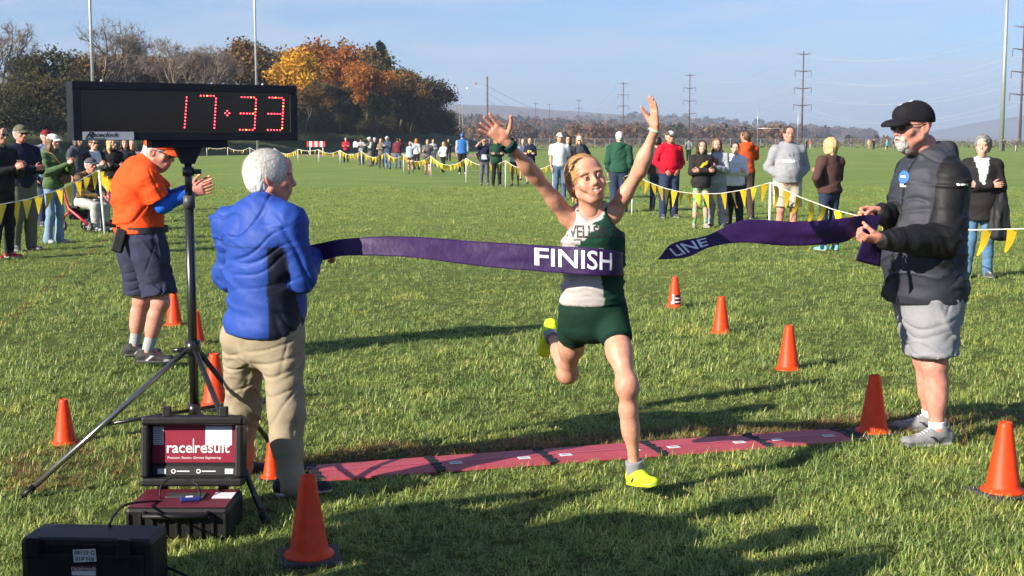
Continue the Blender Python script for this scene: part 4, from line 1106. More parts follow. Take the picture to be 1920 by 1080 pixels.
# ------------------------------------------------------------------ masts, pylons, wires, goal, far fence
GALV = mat('galvanised_steel', (.42, .44, .46), rough=.45, metal=.6, noise=.12, nscale=3)
RUST = mat('weathering_steel', (.085, .042, .034), rough=.8, noise=.25, nscale=1)
WIRE = mat('wire', (.42, .44, .47), rough=.4, metal=.3)
def light_mast(px, py, H, rad, label, rot=0):
    g = G(px, py); root = empty('light_mast', (g.x, g.y, 0), rot); tag(root, label, 'light pole', 'floodlight masts')
    MB().tube([(0, 0, -.2), (0, 0, H * .5), (0, 0, H)], [rad, rad * .82, rad * .6], 12).build('pole', GALV, root, True)
    for k in range(0, int(H / .9), 2): MB().tube([(rad * .8, 0, .9 * k + 2), (rad * .8 + .18, 0, .9 * k + 2)], .02, 4).build('climbing_step', GALV, root)
    for z in (H - .3, H - 1.6): MB().box((0, -.1, z), (3.4, .14, .16)).build('crossarm', GALV, root)
    for z in (H - .3, H - 1.6):
        for x in (-1.5, -.75, 0, .75, 1.5):
            MB().lathe([(.12, .0), (.2, -.1), (.34, -.42)], (x, -.35, z - .15), 12, R=Matrix.Rotation(-.9, 3, 'X')).build('floodlight', GALV, root, True)
light_mast(178.5, 295, 24, .17, 'steel floodlight mast rising above the left end of the clock')
light_mast(483.5, 292, 25, .14, 'steel floodlight mast rising above the right half of the clock')
light_mast(1877, 282, 27.0, .36, 'tall grey floodlight mast at the right edge of the picture')
def pylon(px, top, H, label, arms=4, wid=3.2, taper=.42):
    Y = (H - CAM_H) * FPX / (HORIZON - top); p = P(px, 262, Y); root = empty('power_pylon', (p.x, Y, 0), 0); tag(root, label, 'pylon', 'steel power poles across the field')
    MB().tube([(0, 0, -1), (0, 0, H)], [taper, taper * .55], 10).build('pole', RUST, root, True)
    ends = []
    for k in range(arms):
        z = H - 1.2 - k * 6.6; w2 = wid * (.92 + .06 * k)
        MB().tube([(-w2, 0, z + .25), (0, 0, z - .15), (w2, 0, z + .25)], [.12, .24, .12], 6).build('crossarm', RUST, root)
        for s in (-1, 1):
            if k: MB().tube([(s * w2, 0, z + .2), (s * w2, 0, z - 2.1)], .10, 6).build('insulator', RUST, root)
            ends.append(Vector((p.x + s * w2, Y, z + .2 - (2.1 if k else 0))))
    return ends
PY = [pylon(1912, 47, 36, 'brown power pole at the right edge beside the tall grey mast'), pylon(1503, 99, 36, 'tall brown power pole behind the man in the grey hoodie'), pylon(1292, 139, 36, 'brown power pole behind the man in red, right of the raised hand'),
      pylon(1168, 155, 36, 'brown power pole between the runner\'s raised arms'), pylon(1085, 187, 36, 'small brown power pole right above the runner\'s head'), pylon(1030, 195, 36, 'small brown power pole right of the runner\'s raised palm', 3), pylon(1004, 193, 36, 'smallest slim power pole beside the runner\'s raised palm', 3)]
rightend = [Vector((e.x + 60, e.y - 150, e.z)) for e in PY[0]]
def wire(a, b, sag, r, parent=None, label=None, group=None):
    pts = [a.lerp(b, s) - Vector((0, 0, sag * 4 * s * (1 - s))) for s in np.linspace(0, 1, 17)]; o = MB().tube(pts, r, 4, caps=False).build('power_line', WIRE)
    return tag(o, label, 'power line', group)
NAMES = ['upper left', 'upper right', 'second left', 'second right', 'third left', 'third right', 'lowest left', 'lowest right']
wseq = [rightend] + PY[:5]; places = ['right of the edge pole', 'between the edge pole and the tall pole', 'left of the tall pole behind the grey hoodie', 'left of the pole behind the man in red', 'between the two poles above the runner\'s head']
for k in range(5):
    for j in range(8): wire(wseq[k][j], wseq[k + 1][j], 5 + k, (.035, .045, .05, .055, .06)[k], label='%s power line %s' % (NAMES[j], places[k]), group='power lines')
# dead-end pole with slack lines
Yd = 35 * FPX / (262 - 143); pd = P(914, 262, Yd); dp = empty('power_pole', (pd.x, Yd, 0)); tag(dp, 'plain brown pole without arms left of the runner\'s palm', 'pole')
MB().tube([(0, 0, -1), (0, 0, 36)], [.62, .42], 10).build('pole', RUST, dp, True)
for z in (35, 31, 27, 23): MB().box((-.5, 0, z), (.9, .25, .25)).build('bracket', RUST, dp)
for j, (z, x2, y2) in enumerate(((31, 1085, 212), (27, 1085, 232), (23, 1085, 246))):
    wire(Vector((pd.x, Yd, z)), P(x2, y2, 1160), 6, .09, label=('upper', 'middle', 'lowest')[j] + ' slack line from the plain pole down behind the runner\'s palm', group='power lines')
lw = Vector((pd.x - 60, Yd + 40, 27)); wire(Vector((pd.x, Yd, 31)), lw, 1, .03, label='thin line with marker balls left of the plain pole', group='power lines')
for px, py, c, nm in ((892, 157, (.55, .05, .03), 'red'), (877, 166, (.8, .8, .78), 'white')):
    p = P(px, py, Yd + 12); m = MB(); m.lathe([(.02, -.62), (.35, -.52), (.58, -.22), (.62, .05), (.5, .38), (.25, .58), (.02, .63)], tuple(p), 14); m.tube([p + Vector((-.9, 0, 0)), p + Vector((.9, 0, 0))], .08, 6); tag(m.build('marker_ball', mat('ball_' + nm, c, rough=.5), None, True), nm + ' marker ball on the line in the sky left of the plain pole', 'marker ball')
for px, top in ((862, 200), (868, 205)):
    Y = 11 * FPX / (262 - top + 8); p = P(px, 262, Y); q = empty('utility_pole', (p.x, Y, 0)); tag(q, ('left' if px < 865 else 'right') + ' of two thin utility poles at the end of the wood', 'pole', 'thin utility poles'); MB().tube([(0, 0, -.5), (0, 0, 12)], [.16, .11], 8).build('pole', mat('weathered_wood', (.22, .19, .15), rough=.9, noise=.2), q, True); MB().box((0, 0, 11.2), (2.0, .12, .14)).build('crossarm', MATS['weathered_wood'], q)
# goal posts
gp = G(1457.5, 279.5); goal = empty('goal_posts', (gp.x, gp.y, 0)); tag(goal, 'white H shaped goal posts behind the man in the grey hoodie', 'goal posts'); hw = 37.5 / FPX * gp.y
for s in (-1, 1): MB().tube([(s * hw, 0, -.2), (s * hw, 0, 8.2)], .055, 8).build('post', GALV, goal, True)
MB().tube([(-hw, 0, 3.6), (hw, 0, 3.6)], .05, 8).build('crossbar', GALV, goal, True)
# chain link fence at the end of the field
fn = empty('chain_link_fence', (0, 285, 0)); tag(fn, 'grey chain link fence along the far end of the field', 'fence')
xs_ = np.arange(-8, 128, 3.2)
MB().tube([(-8, 0, -.2), (-8, 0, 1.85)], .05, 6).build('post', GALV, fn); pmesh = fn.children[0].data; fn.children[0].location = (0, 0, 0)
for x in xs_[1:]: link(bpy.data.objects.new('post', pmesh), fn).location = (x + 8, 0, 0)
MB().tube([(-8, 0, 1.8), (124, 0, 1.8)], .035, 6).build('top_rail', GALV, fn)
m = MB()
for x in np.arange(-8, 124, .55):
    m.tube([(x, 0, .05), (x + 1.75, 0, 1.8)], .012, 3, caps=False); m.tube([(x + 1.75, .02, .05), (x, .02, 1.8)], .012, 3, caps=False)
tag(m.build('mesh_wire', GALV, fn), kind='stuff')
# ------------------------------------------------------------------ lawn blades
gs, t, b = shader('grass_blade')
at = t.nodes.new('ShaderNodeAttribute'); at.attribute_name = 'Col'; oi = t.nodes.new('ShaderNodeObjectInfo')
geo = t.nodes.new('ShaderNodeNewGeometry')
vv = ramp(t, noise_node(t, geo.outputs['Position'], 2.2, 4), [(.3, (.66, .74, .70)), (.5, (1, 1, 1)), (.72, (1.5, 1.3, 1.15))])
v2 = ramp(t, noise_node(t, geo.outputs['Position'], .5, 3), [(.3, (.85, .92, .9)), (.7, (1.12, 1.06, 1.0))])
gc = mixc(t, mixc(t, at.outputs['Color'], vv, 1.0, 'MULTIPLY'), v2, 1.0, 'MULTIPLY')
t.links.new(gc, b.inputs['Base Color']); b.inputs['Roughness'].default_value = .45; b.inputs['Specular IOR Level'].default_value = .35
tr = t.nodes.new('ShaderNodeBsdfTranslucent'); t.links.new(gc, tr.inputs['Color']); ms = t.nodes.new('ShaderNodeMixShader'); ms.inputs[0].default_value = .30
t.links.new(b.outputs[0], ms.inputs[1]); t.links.new(tr.outputs[0], ms.inputs[2]); t.links.new(ms.outputs[0], t.nodes['Material Output'].inputs[0])
def tuft(r, nb, dry):
    V = []; F = []; C = []
    for i in range(nb):
        a = r.uniform(0, 2 * PI); rad = abs(r.normal()) * .035; p = np.array((math.cos(a) * rad, math.sin(a) * rad, -.004)); az = r.uniform(0, 2 * PI); lean = r.uniform(.3, 2.4); L = r.uniform(.03, .072); wd = r.uniform(.0017, .0031)
        h = np.array((math.cos(az), math.sin(az), 0)); s = np.array((-h[1], h[0], 0)); s = s * math.cos(.6) + np.array((0, 0, .0)); o = len(V); q = p.copy(); th = lean * .4
        for k in range(4):
            w2 = wd * (1, .95, .7, .08)[k]; V += [q - s * w2, q + s * w2]; d = h * math.sin(th) + np.array((0, 0, math.cos(th))); q = q + d * L / 3; th += lean * .55
        for k in range(3): F.append([o + 2 * k, o + 2 * k + 1, o + 2 * k + 3, o + 2 * k + 2])
        u = r.random()
        if dry: c = np.array([(.26, .17, .07), (.20, .10, .035), (.30, .22, .10), (.10, .10, .03)][r.integers(0, 4)])
        elif u < .07: c = np.array((.42, .38, .18))
        elif u < .34: c = np.array((.295, .345, .10))
        elif u < .75: c = np.array((.19, .27, .065))
        else: c = np.array((.125, .198, .048))
        c = c * r.uniform(.85, 1.65); C += [c] * 8
    return np.array(V), np.array(F), np.array(C)
def tuft_collection(nm, dry, k):
    c = bpy.data.collections.new(nm); r = np.random.default_rng(40 + dry)
    for i in range(k):
        V, F, C = tuft(r, 26, dry); o = mk('grass_tuft', V, F, gs, None, C); COL.objects.unlink(o); c.objects.link(o)
    return c
def scatter(name, label, pts, scl, coll, seed):
    n = len(pts); me = bpy.data.meshes.new(name); me.vertices.add(n); me.vertices.foreach_set('co', np.asarray(pts, dtype=np.float32).ravel()); me.update()
    a = me.attributes.new('sc', 'FLOAT', 'POINT'); a.data.foreach_set('value', np.asarray(scl, dtype=np.float32))
    o = bpy.data.objects.new(name, me); COL.objects.link(o); tag(o, label, 'grass', kind='stuff')
    ng = bpy.data.node_groups.new(name, 'GeometryNodeTree'); ng.interface.new_socket('Geometry', in_out='INPUT', socket_type='NodeSocketGeometry'); ng.interface.new_socket('Geometry', in_out='OUTPUT', socket_type='NodeSocketGeometry')
    N = ng.nodes; L = ng.links; gi = N.new('NodeGroupInput'); go_ = N.new('NodeGroupOutput'); ip = N.new('GeometryNodeInstanceOnPoints'); ci = N.new('GeometryNodeCollectionInfo')
    ci.inputs['Collection'].default_value = coll; ci.inputs['Separate Children'].default_value = True; ci.inputs['Reset Children'].default_value = True
    ip.inputs['Pick Instance'].default_value = True
    rv = N.new('FunctionNodeRandomValue'); rv.data_type = 'FLOAT_VECTOR'; rv.inputs[0].default_value = (-.12, -.12, 0); rv.inputs[1].default_value = (.12, .12, 6.283); rv.inputs['Seed'].default_value = seed
    na = N.new('GeometryNodeInputNamedAttribute'); na.data_type = 'FLOAT'; na.inputs['Name'].default_value = 'sc'
    L.new(gi.outputs[0], ip.inputs['Points']); L.new(ci.outputs[0], ip.inputs['Instance']); L.new(rv.outputs[0], ip.inputs['Rotation']); L.new(na.outputs[0], ip.inputs['Scale']); L.new(ip.outputs[0], go_.inputs[0])
    md = o.modifiers.new('scatter', 'NODES'); md.node_group = ng
    return o
TUFTS = tuft_collection('tufts', 0, 8); DRYT = tuft_collection('dry_tufts', 1, 4)
# pixel-free layout: density falls with distance from where one stands
r = np.random.default_rng(77); pts = []; scl = []
Ya = np.linspace(4.0, 46, 500); dens = 640 * np.minimum(1, (5.2 / Ya)) ** 1.55; wid = .84 * Ya + 2.4; pdf = dens * wid; tot = int(np.trapezoid(pdf, Ya) if hasattr(np, 'trapezoid') else np.trapz(pdf, Ya))
cdf = np.cumsum(pdf); cdf /= cdf[-1]; Y = np.interp(r.random(tot), cdf, Ya); X = (r.random(tot) - .5) * (.84 * Y + 2.4)
keep = np.ones(tot, bool)
m0, m1, m2, m3 = [np.array(G(*p)[:2]) for p in ((566, 908), (1625, 830), (1608, 804), (566, 871))]
def inside(X, Y, poly):
    ok = np.ones(len(X), bool); c = sum(poly) / len(poly)
    for a, b2 in zip(poly, poly[1:] + poly[:1]):
        e = b2 - a; s = e[0] * (Y - a[1]) - e[1] * (X - a[0]); sc0 = e[0] * (c[1] - a[1]) - e[1] * (c[0] - a[0]); ok &= (s * sc0 > 0)
    return ok
keep &= ~inside(X, Y, [m0, m1, m2, m3])
sc = (1 + .018 * np.maximum(0, Y - 6)) * r.uniform(.62, 1.1, tot) * (.85 + .3 * vnoise(np.stack([X * 1.6, Y * 1.6, X * 0], 1), 3))
nb = vnoise(np.stack([X * .9, Y * .9, X * 0 + 4], 1), 9)
# strip of dead grass where the mats have lain, behind them
d_ = (m2 - m3) / np.linalg.norm(m2 - m3); nn = np.array((-d_[1], d_[0])); rel_ = np.stack([X, Y], 1) - m3; al = rel_ @ d_; ac = rel_ @ nn
strip = (ac > -.02) & (ac < .24 + .12 * vnoise(np.stack([X * 3, Y * 3, X * 0], 1), 2)) & (al > -.4) & (al < np.linalg.norm(m2 - m3) + .6) & (r.random(tot) < .92)
strip |= (np.hypot(X - G(1800, 800).x, Y - G(1800, 800).y) < .5) & (r.random(tot) < .35) | (np.hypot(X - G(130, 880).x, Y - G(130, 880).y) < .45) & (r.random(tot) < .4)
A = keep & ~strip; B = keep & strip
scatter('lawn_grass', 'tousled green lawn grass covering the field', np.stack([X[A], Y[A], X[A] * 0], 1), sc[A], TUFTS, 1)
scatter('dry_grass', 'brown dead grass behind the red timing mats', np.stack([X[B], Y[B], X[B] * 0], 1), sc[B] * 1.05, DRYT, 2)
# ------------------------------------------------------------------ the four people at the finish line
def near_person(label, base):
    root = empty('person', base); tag(root, label, 'person'); return root
def rel(root, d): 
    b = Vector(root.location); return {k: (Vector(v) - b if isinstance(v, Vector) and k not in VEC else v) for k, v in d.items()}
VEC = {'cside', 'pside', 'curve', 'hdl', 'hdr', 'pnl', 'pnr', 'tdl', 'tdr'}
def hdir(deg):
    """unit vector on the ground; 0 = towards the camera, 90 = image right"""
    a = math.radians(deg); return Vector((math.sin(a), -math.cos(a), 0))
def segd(V, a, b):
    a, b = A3(a), A3(b); ab = b - a; t = np.clip(((V - a) @ ab) / (ab @ ab), 0, 1); return np.linalg.norm(V - a - t[:, None] * ab, axis=1)
def left_of(deg): return hdir(deg + 90)

# ---- the runner breaking the tape
gr = G(1205, 930)
runner = near_person('runner in green and white jersey with both arms raised, breaking the tape', (gr.x, gr.y, 0))
Yp = gr.y + .20
J = dict(S=.955, pel=P(1112, 590, Yp), chest=P(1110, 400, Yp - .06), neck=P(1106, 384, Yp - .07), head=P(1099, 339, Yp - .10),
         cside=left_of(8), pside=left_of(-4),
         shr=P(1066, 408, Yp - .06), elr=P(1003, 329, Yp - .20), wrr=P(948, 264, Yp - .34), hdr=P(916, 238, Yp - .36) - P(948, 266, Yp - .34), pnr=Vector((.1, -1, .05)),
         shl=P(1150, 400, Yp - .05), ell=P(1200, 318, Yp - .14), wrl=P(1229, 240, Yp - .20), hdl=P(1226, 196, Yp - .22) - P(1229, 243, Yp - .20), pnl=Vector((-1, -.35, 0)),
         hipr=P(1078, 598, Yp + .03), knr=P(1064, 700, Yp + .30), anr=P(1034, 628, Yp + .66), tdr=Vector((-.2, .30, -.9)),
         hipl=P(1147, 598, Yp - .02), knl=P(1176, 722, Yp - .26), anl=P(1190, 880, Yp - .20), tdl=Vector((.42, -.85, .14)))
J = rel(runner, J); J['hm'] = rotm(math.radians(17), math.radians(11), math.radians(13))
GREEN = np.array((.008, .045, .026)); JW = np.array((.43, .40, .395))
def jersey_col(V):
    x = V[:, 0] + gr.x; z = V[:, 2]
    # slanting white field from the right shoulder down to the left hip, green over the left chest
    edge = P(1120, 450, Yp - .15).x + (z - P(1120, 450, Yp - .15).z) * -.22 + .012 * vnoise(V * 22, 3)
    slash = (z > P(1100, 460, Yp).z) & (x > P(1062, 470, Yp).x + (z - P(1062, 470, Yp).z) * .95 + .045 * vnoise(V * np.array((14, 14, 60)), 6))
    lowg = (z < P(1100, 500, Yp).z) & (x > P(1130, 520, Yp - .1).x + .015 * vnoise(V * 18, 2))
    g = (slash & (x > P(1085, 470, Yp).x)) | lowg | ((z <= P(1100, 460, Yp).z) & (z >= P(1100, 500, Yp).z) & (x > P(1128, 500, Yp).x))
    st = fbm(V * np.array((10, 10, 46)), 8); brush = (np.abs(x - P(1085, 430, Yp).x) < .05) & (st > 1.0) & (z > P(1100, 470, Yp).z)
    wt = JW * (1 + .13 * fbm(V * np.array((14, 14, 30)), 5))[:, None]
    return np.where((g | brush)[:, None], GREEN, wt)
blond = srgb(182, 142, 94)
def braid():
    F = SDF()
    pr0 = None
    for i in range(15):
        t = i / 14; pp = (-.070 - .014 * math.sin(t * 3) + .0025 * (-1) ** i, -.055 + .125 * t, .078 - .085 * t + .003 * (-1) ** i)
        if pr0: F.cone(pr0, pp, .0062, .0062, .004)
        pr0 = pp
    F.ell((-.02, .112, -.015), (.028, .022, .026), k=.01)
    for i in range(4): F.cone((-.025 + .01 * i, .118, -.02), (-.045 + .016 * i, .125, -.075 - .012 * (i % 2)), .010, .004, .006)
    V, Fc = F.mesh(.003); N = vnormals(V, Fc); V = V + N * (fbm(V * 120, 3)[:, None] * .0012)
    return V, Fc, np.array(blond) * (1 + .4 * fbm(V * 100, 6))[:, None]
spR = dict(fem=True, skin=tuple(np.array(SKINS['tan']) * np.array((1.05, .98, .95))), hair=blond, brow=(.24, .15, .08), hairstyle='pony', smile=1, strands=2600, comb=(.0, .95, -.12), extra_hair=[braid()], torso_scale=.80, wide=.93, deep=.88, limb=.87, leg=.97,
           hand_r=dict(curl=.10, spread=.16, thumb=1.15), hand_l=dict(curl=.12, spread=.02, thumb=.5),
           top=dict(name='jersey', sleeve='none', hem=.13, loose=.006, wrinkle=.012, bunch=.010, col=jersey_col, seed=4,
                    spots=[(Vector((P(1100, 535, Yp).x - gr.x, P(1100, 535, Yp).y - gr.y, P(1100, 535, Yp).z)), (.25, 0, 1), .17, .036, .011)]),
           bottom=dict(type='shorts', len=.30, loose=.004, tight=True, flare=1.03, top=.16, col=tuple(GREEN * .6), wrinkle=.002, crease=.003),
           sock=(.22, .23, .25), sockh=.12, shoe=dict(col=(.62, .85, .02), sole=(.60, .82, .03), under=(.10, .035, .02), lace=(.72, .95, .06), accent=(.05, .04, .10), level=False, size=.93))
R_runner = build_person(runner, J, spR, 'near'); JR = J
# teeth-bright wrist things: watch on the right wrist, band on the left
def wristband(J, n, t0, t1, r, col, name, m=CLOTH, box=None):
    a, b = lerp(J['el' + n], J['wr' + n], t0), lerp(J['el' + n], J['wr' + n], t1)
    F = SDF(); F.cone(a, b, r, r, .002, flat=True); V, Fc = F.mesh(.003); o = mk(name, V, Fc, m, runner, np.array(col)); return o
wb = wristband(J, 'r', .80, .93, .033, (.006, .05, .04), 'wrist_watch')
a_ = lerp(J['elr'], J['wrr'], .865); ax_ = unit(A3(J['wrr']) - A3(J['elr'])); nb = unit(np.cross(ax_, (0, 1, 0)))
cs_ = MB(); cs_.box(a_ + nb * .030, (.05, .016, .040), Matrix(((ax_[0], nb[0], 0), (ax_[1], nb[1], 1), (ax_[2], nb[2], 0))).to_3x3(), bev=.004); cs_.build('watch_case', BLACKP, wb)
wristband(J, 'l', .93, .965, .0285, (.35, .62, .48), 'wrist_band')
# lettering on the jersey
cx = P(1130, 446, Yp - .5)
Mt = frame((1, 0, 0), (0, 0, 1), (0, -1, 0), Vector((cx.x - gr.x, cx.y - gr.y, cx.z)))
V, F = text_verts('WELLSBORO', .078, font_bold=.012, seg=.2, spacing=.92); 
V[:, 0] *= .72
V[:, 2] = 0
project('lettering', V, F, Mt, R_runner['top'], mat('jersey_print', (.012, .018, .016), rough=.6), runner, .0015)
lg = P(1051, 607, Yp - .6); Ml = frame((1, 0, 0), (0, 0, 1), (0, -1, 0), Vector((lg.x - gr.x, lg.y - gr.y, lg.z)))
V1, F1 = text_verts('U', .02, font_bold=.02, seg=.3); V2, F2 = text_verts('U', .02, font_bold=.02, seg=.3); V2[:, 1] *= -1; V2[:, 1] -= .012
project('logo', np.vstack([V1, V2]), F1 + [[i + len(V1) for i in f][::-1] for f in F2], Ml, R_runner['bottom'], mat('white_print', (.75, .75, .75), rough=.6), runner, .002)

# ---- the man in the blue jacket, from behind
go = G(530, 938)
oldman = near_person('white haired man in blue jacket and khaki trousers beside the clock, seen from behind', (go.x, go.y, 0))
Yo = go.y + .15; fo = 132
J = dict(S=.96, pel=P(492, 622, Yo), chest=P(487, 405, Yo - .02), neck=P(495, 378, Yo), head=P(507, 332, Yo),
         cside=left_of(fo), pside=left_of(fo - 8),
         shr=P(540, 425, Yo - .12), elr=P(566, 520, Yo - .10), wrr=P(588, 478, Yo + .10), hdr=Vector((.6, .5, .05)), pnr=Vector((-.3, .6, -.7)),
         shl=P(432, 418, Yo + .12), ell=P(436, 520, Yo + .22), wrl=P(520, 500, Yo + .42), hdl=Vector((1, .3, 0)), pnl=Vector((0, 0, -1)),
         hipr=P(528, 632, Yo - .06), knr=P(536, 772, Yo - .10), anr=P(546, 898, Yo - .12), tdr=Vector((.93, .25, 0)),
         hipl=P(458, 632, Yo + .07), knl=P(456, 760, Yo + .22), anl=P(452, 868, Yo + .32), tdl=Vector((.8, .6, 0)))
J = rel(oldman, J); J['hm'] = Matrix.Rotation(math.radians(106), 4, 'Z') @ rotm(0, math.radians(-4), 0)
BLUE = np.array(srgb(38, 72, 158)) * .85; NAVYP = np.array((.006, .009, .022))
pr = Vector(J['pel'])
def blue_col(V):
    side = A3(left_of(fo)); fw = A3(hdir(fo)); q = V - A3(J['pel'])
    a = np.degrees(np.arctan2(-(q @ side), -(q @ fw)))   # 0 = middle of the back, 90 = right flank
    arm = np.minimum(np.linalg.norm(np.cross(V - A3(J['shr']), unit(A3(J['elr']) - A3(J['shr']))), axis=1), np.linalg.norm(np.cross(V - A3(J['elr']), unit(A3(J['wrr']) - A3(J['elr']))), axis=1))
    arml = np.minimum(segd(V, J['shl'], J['ell']), segd(V, J['ell'], J['wrl']))
    p = (((a > 66) & (a < 125)) | ((a < -66) & (a > -125))) & (V[:, 2] < J['chest'].z - .13) & (torso_ratio(V, J, spO, .022) < 1.13) & (arm > .05)
    C = np.where(p[:, None], NAVYP, BLUE)
    seam = np.abs(q[:, 2] - .40) < .003; C[seam & ~p] *= .6
    return C
spO = dict(skin=SKINS['red'], old=True, hair=(.66, .64, .60), brow=(.45, .42, .38), hairstyle='white', strands=9000, comb=(.15, .75, -.6), wide=1.10, deep=1.20, belly=.035, headscale=.98,
           hand_r=dict(curl=1.0, thumb=.3), hand_l=dict(curl=1.0, thumb=.3),
           top=dict(name='jacket', sleeve='long', hem=-.0, loose=.022, arm=.026, collar=.05, wrinkle=.012, bunch=.012, crease=.013, col=blue_col, mat=NYLON, seed=3),
           bottom=dict(type='pants', loose=.022, col=tuple(np.array(srgb(170, 157, 132)) * .72), crease=.010, wrinkle=.008, hipgrow=.008),
           shoe=dict(col=(.02, .022, .03), sole=(.45, .43, .40), lace=(.03, .03, .04)))
R_old = build_person(oldman, J, spO, 'near'); JO = J
# elastic hem gathered under the jacket
F = SDF(); nd = torso_nodes(J, spO, grow=.020)[0:2]
u_ = unit(A3(J['chest']) - A3(J['pel'])); 

# ---- the man in the orange shirt
gm = G(278, 686)
orange = near_person('man in orange polo, navy shorts and orange cap leaning forward and clapping', (gm.x, gm.y, 0))
Ym = gm.y; fm_ = 112
J = dict(S=1.0, pel=P(264, 446, Ym), chest=P(262, 318, Ym), neck=P(278, 301, Ym), head=P(299, 285, Ym - .02),
         cside=left_of(fm_), pside=left_of(fm_ - 5), curve=Vector((-.05, 0, 0)),
         shr=P(276, 334, Ym - .16), elr=P(305, 386, Ym - .14), wrr=P(358, 362, Ym - .06), hdr=Vector((.9, .1, .25)), pnr=Vector((0, 1, .15)),
         shl=P(266, 330, Ym + .18), ell=P(318, 372, Ym + .18), wrl=P(360, 352, Ym + .05), hdl=Vector((.9, -.05, .3)), pnl=Vector((0, -1, .1)),
         hipr=P(276, 452, Ym - .08), knr=P(301, 566, Ym - .10), anr=P(276, 660, Ym - .08), tdr=Vector((1, -.05, 0)),
         hipl=P(250, 450, Ym + .08), knl=P(266, 562, Ym + .12), anl=P(252, 648, Ym + .16), tdl=Vector((.95, .2, 0)))
J = rel(orange, J); J['hm'] = Matrix.Rotation(math.radians(78), 4, 'Z') @ rotm(0, math.radians(-18), 0)
ORNG = np.array(srgb(240, 84, 34)) * .85
spM = dict(skin=SKINS['red'], old=True, hair=(.45, .43, .40), hairstyle='crop', wide=1.02, deep=1.12, belly=.035,
           hand_r=dict(curl=.12, thumb=.6), hand_l=dict(curl=.12, thumb=.6),
           top=dict(name='polo_shirt', sleeve='short', hem=.08, loose=.022, arm=.028, collar=.035, wrinkle=.011, bunch=.012, col=tuple(ORNG), seed=6),
           bottom=dict(type='shorts', len=.88, loose=.034, flare=1.14, col=(.028, .032, .062), wrinkle=.009, crease=.010, top=.2),
           sock=(.34, .35, .36), sockh=.2, shoe=dict(col=(.03, .03, .032), sole=(.06, .06, .06), lace=(.4, .02, .02), accent=(.5, .5, .5)), cap=dict(col=tuple(ORNG), brim=tuple(ORNG * 1.05)), glasses=True)
R_or = build_person(orange, J, spM, 'near'); JM = J
F = SDF()
for n in 'lr':
    sh, el, wr = A3(J['sh' + n]), A3(J['el' + n]), A3(J['wr' + n])
    F = SDF(); F.cone(lerp(sh, el, .55), el, .055, .052, .02); F.cone(el, lerp(el, wr, .92), .052, .040, .02)
    V, Fc = F.mesh(.006); N = vnormals(V, Fc); D = folds(V, N, [(el, wr - sh, .12, .035, .006), (lerp(el, wr, .7), wr - el, .1, .03, .004)]); mk('undersleeve', V + N * D[:, None], Fc, NYLON, orange, np.array(srgb(24, 92, 200)) * .9)
b_ = MB(); pc = J['pel'] + (J['chest'] - J['pel']) * .13
for s0, s1, nm in ((0, 1, 0),):
    ring = []
    for k in range(29):
        a = 2 * PI * k / 28; d = A3(left_of(fm_)) * math.cos(a) * .212 + A3(hdir(fm_)) * (math.sin(a) * .180 + .012); ring.append(Vector(A3(pc) + d))
    V = []; Fq = []
    for k, p in enumerate(ring): V += [p + Vector((0, 0, -.022)), p + Vector((0, 0, .022))]
    for k in range(28): Fq.append([2 * k, 2 * k + 2, 2 * k + 3, 2 * k + 1])
    b_.add(V, Fq)
belt = b_.build('waist_belt', mat('webbing', (.012, .011, .013), rough=.8, bump=.001), orange, smooth=True)
pk = MB(); pb = Vector(A3(pc) + A3(hdir(fm_)) * -.16 + A3(left_of(fm_)) * -.12); pk.box(pb + Vector((0, 0, -.07)), (.08, .05, .17), Matrix.Rotation(.3, 3, 'Y'), bev=.012); pk.tube([pb + Vector((-.02, 0, .03)), pb + Vector((-.09, -.02, .05))], [.012, .016], 8); pk.build('belt_pouch', BLACKP, belt)

# ---- the bearded man holding the other end
gb = G(1735, 828)
beard = near_person('grey bearded man in black cap, dark hooded jacket and grey shorts holding the tape', (gb.x, gb.y, 0))
Yb = gb.y + .05; fb = -62
J = dict(S=1.045, pel=P(1742, 556, Yb), chest=P(1744, 312, Yb), neck=P(1736, 288, Yb), head=P(1712, 238, Yb - .03),
         cside=left_of(fb), pside=left_of(fb),
         shl=P(1782, 336, Yb - .16), ell=P(1768, 448, Yb - .24), wrl=P(1652, 449, Yb - .40), hdl=Vector((-1, -.12, .04)), pnl=Vector((.1, .5, .85)),
         shr=P(1712, 328, Yb + .14), elr=P(1716, 420, Yb + .12), wrr=P(1652, 398, Yb - .12), hdr=Vector((-1, .0, .02)), pnr=Vector((0, -.75, -.6)),
         hipl=P(1750, 566, Yb - .08), knl=P(1752, 682, Yb - .11), anl=P(1757, 808, Yb - .12), tdl=Vector((-.97, -.22, 0)),
         hipr=P(1728, 562, Yb + .10), knr=P(1736, 670, Yb + .16), anr=P(1744, 783, Yb + .22), tdr=Vector((-.98, .05, 0)))
J = rel(beard, J); J['hm'] = Matrix.Rotation(math.radians(-66), 4, 'Z') @ rotm(0, math.radians(-5), 0)
JBLK = np.array((.008, .008, .009)); JGRY = np.array((.028, .031, .042))
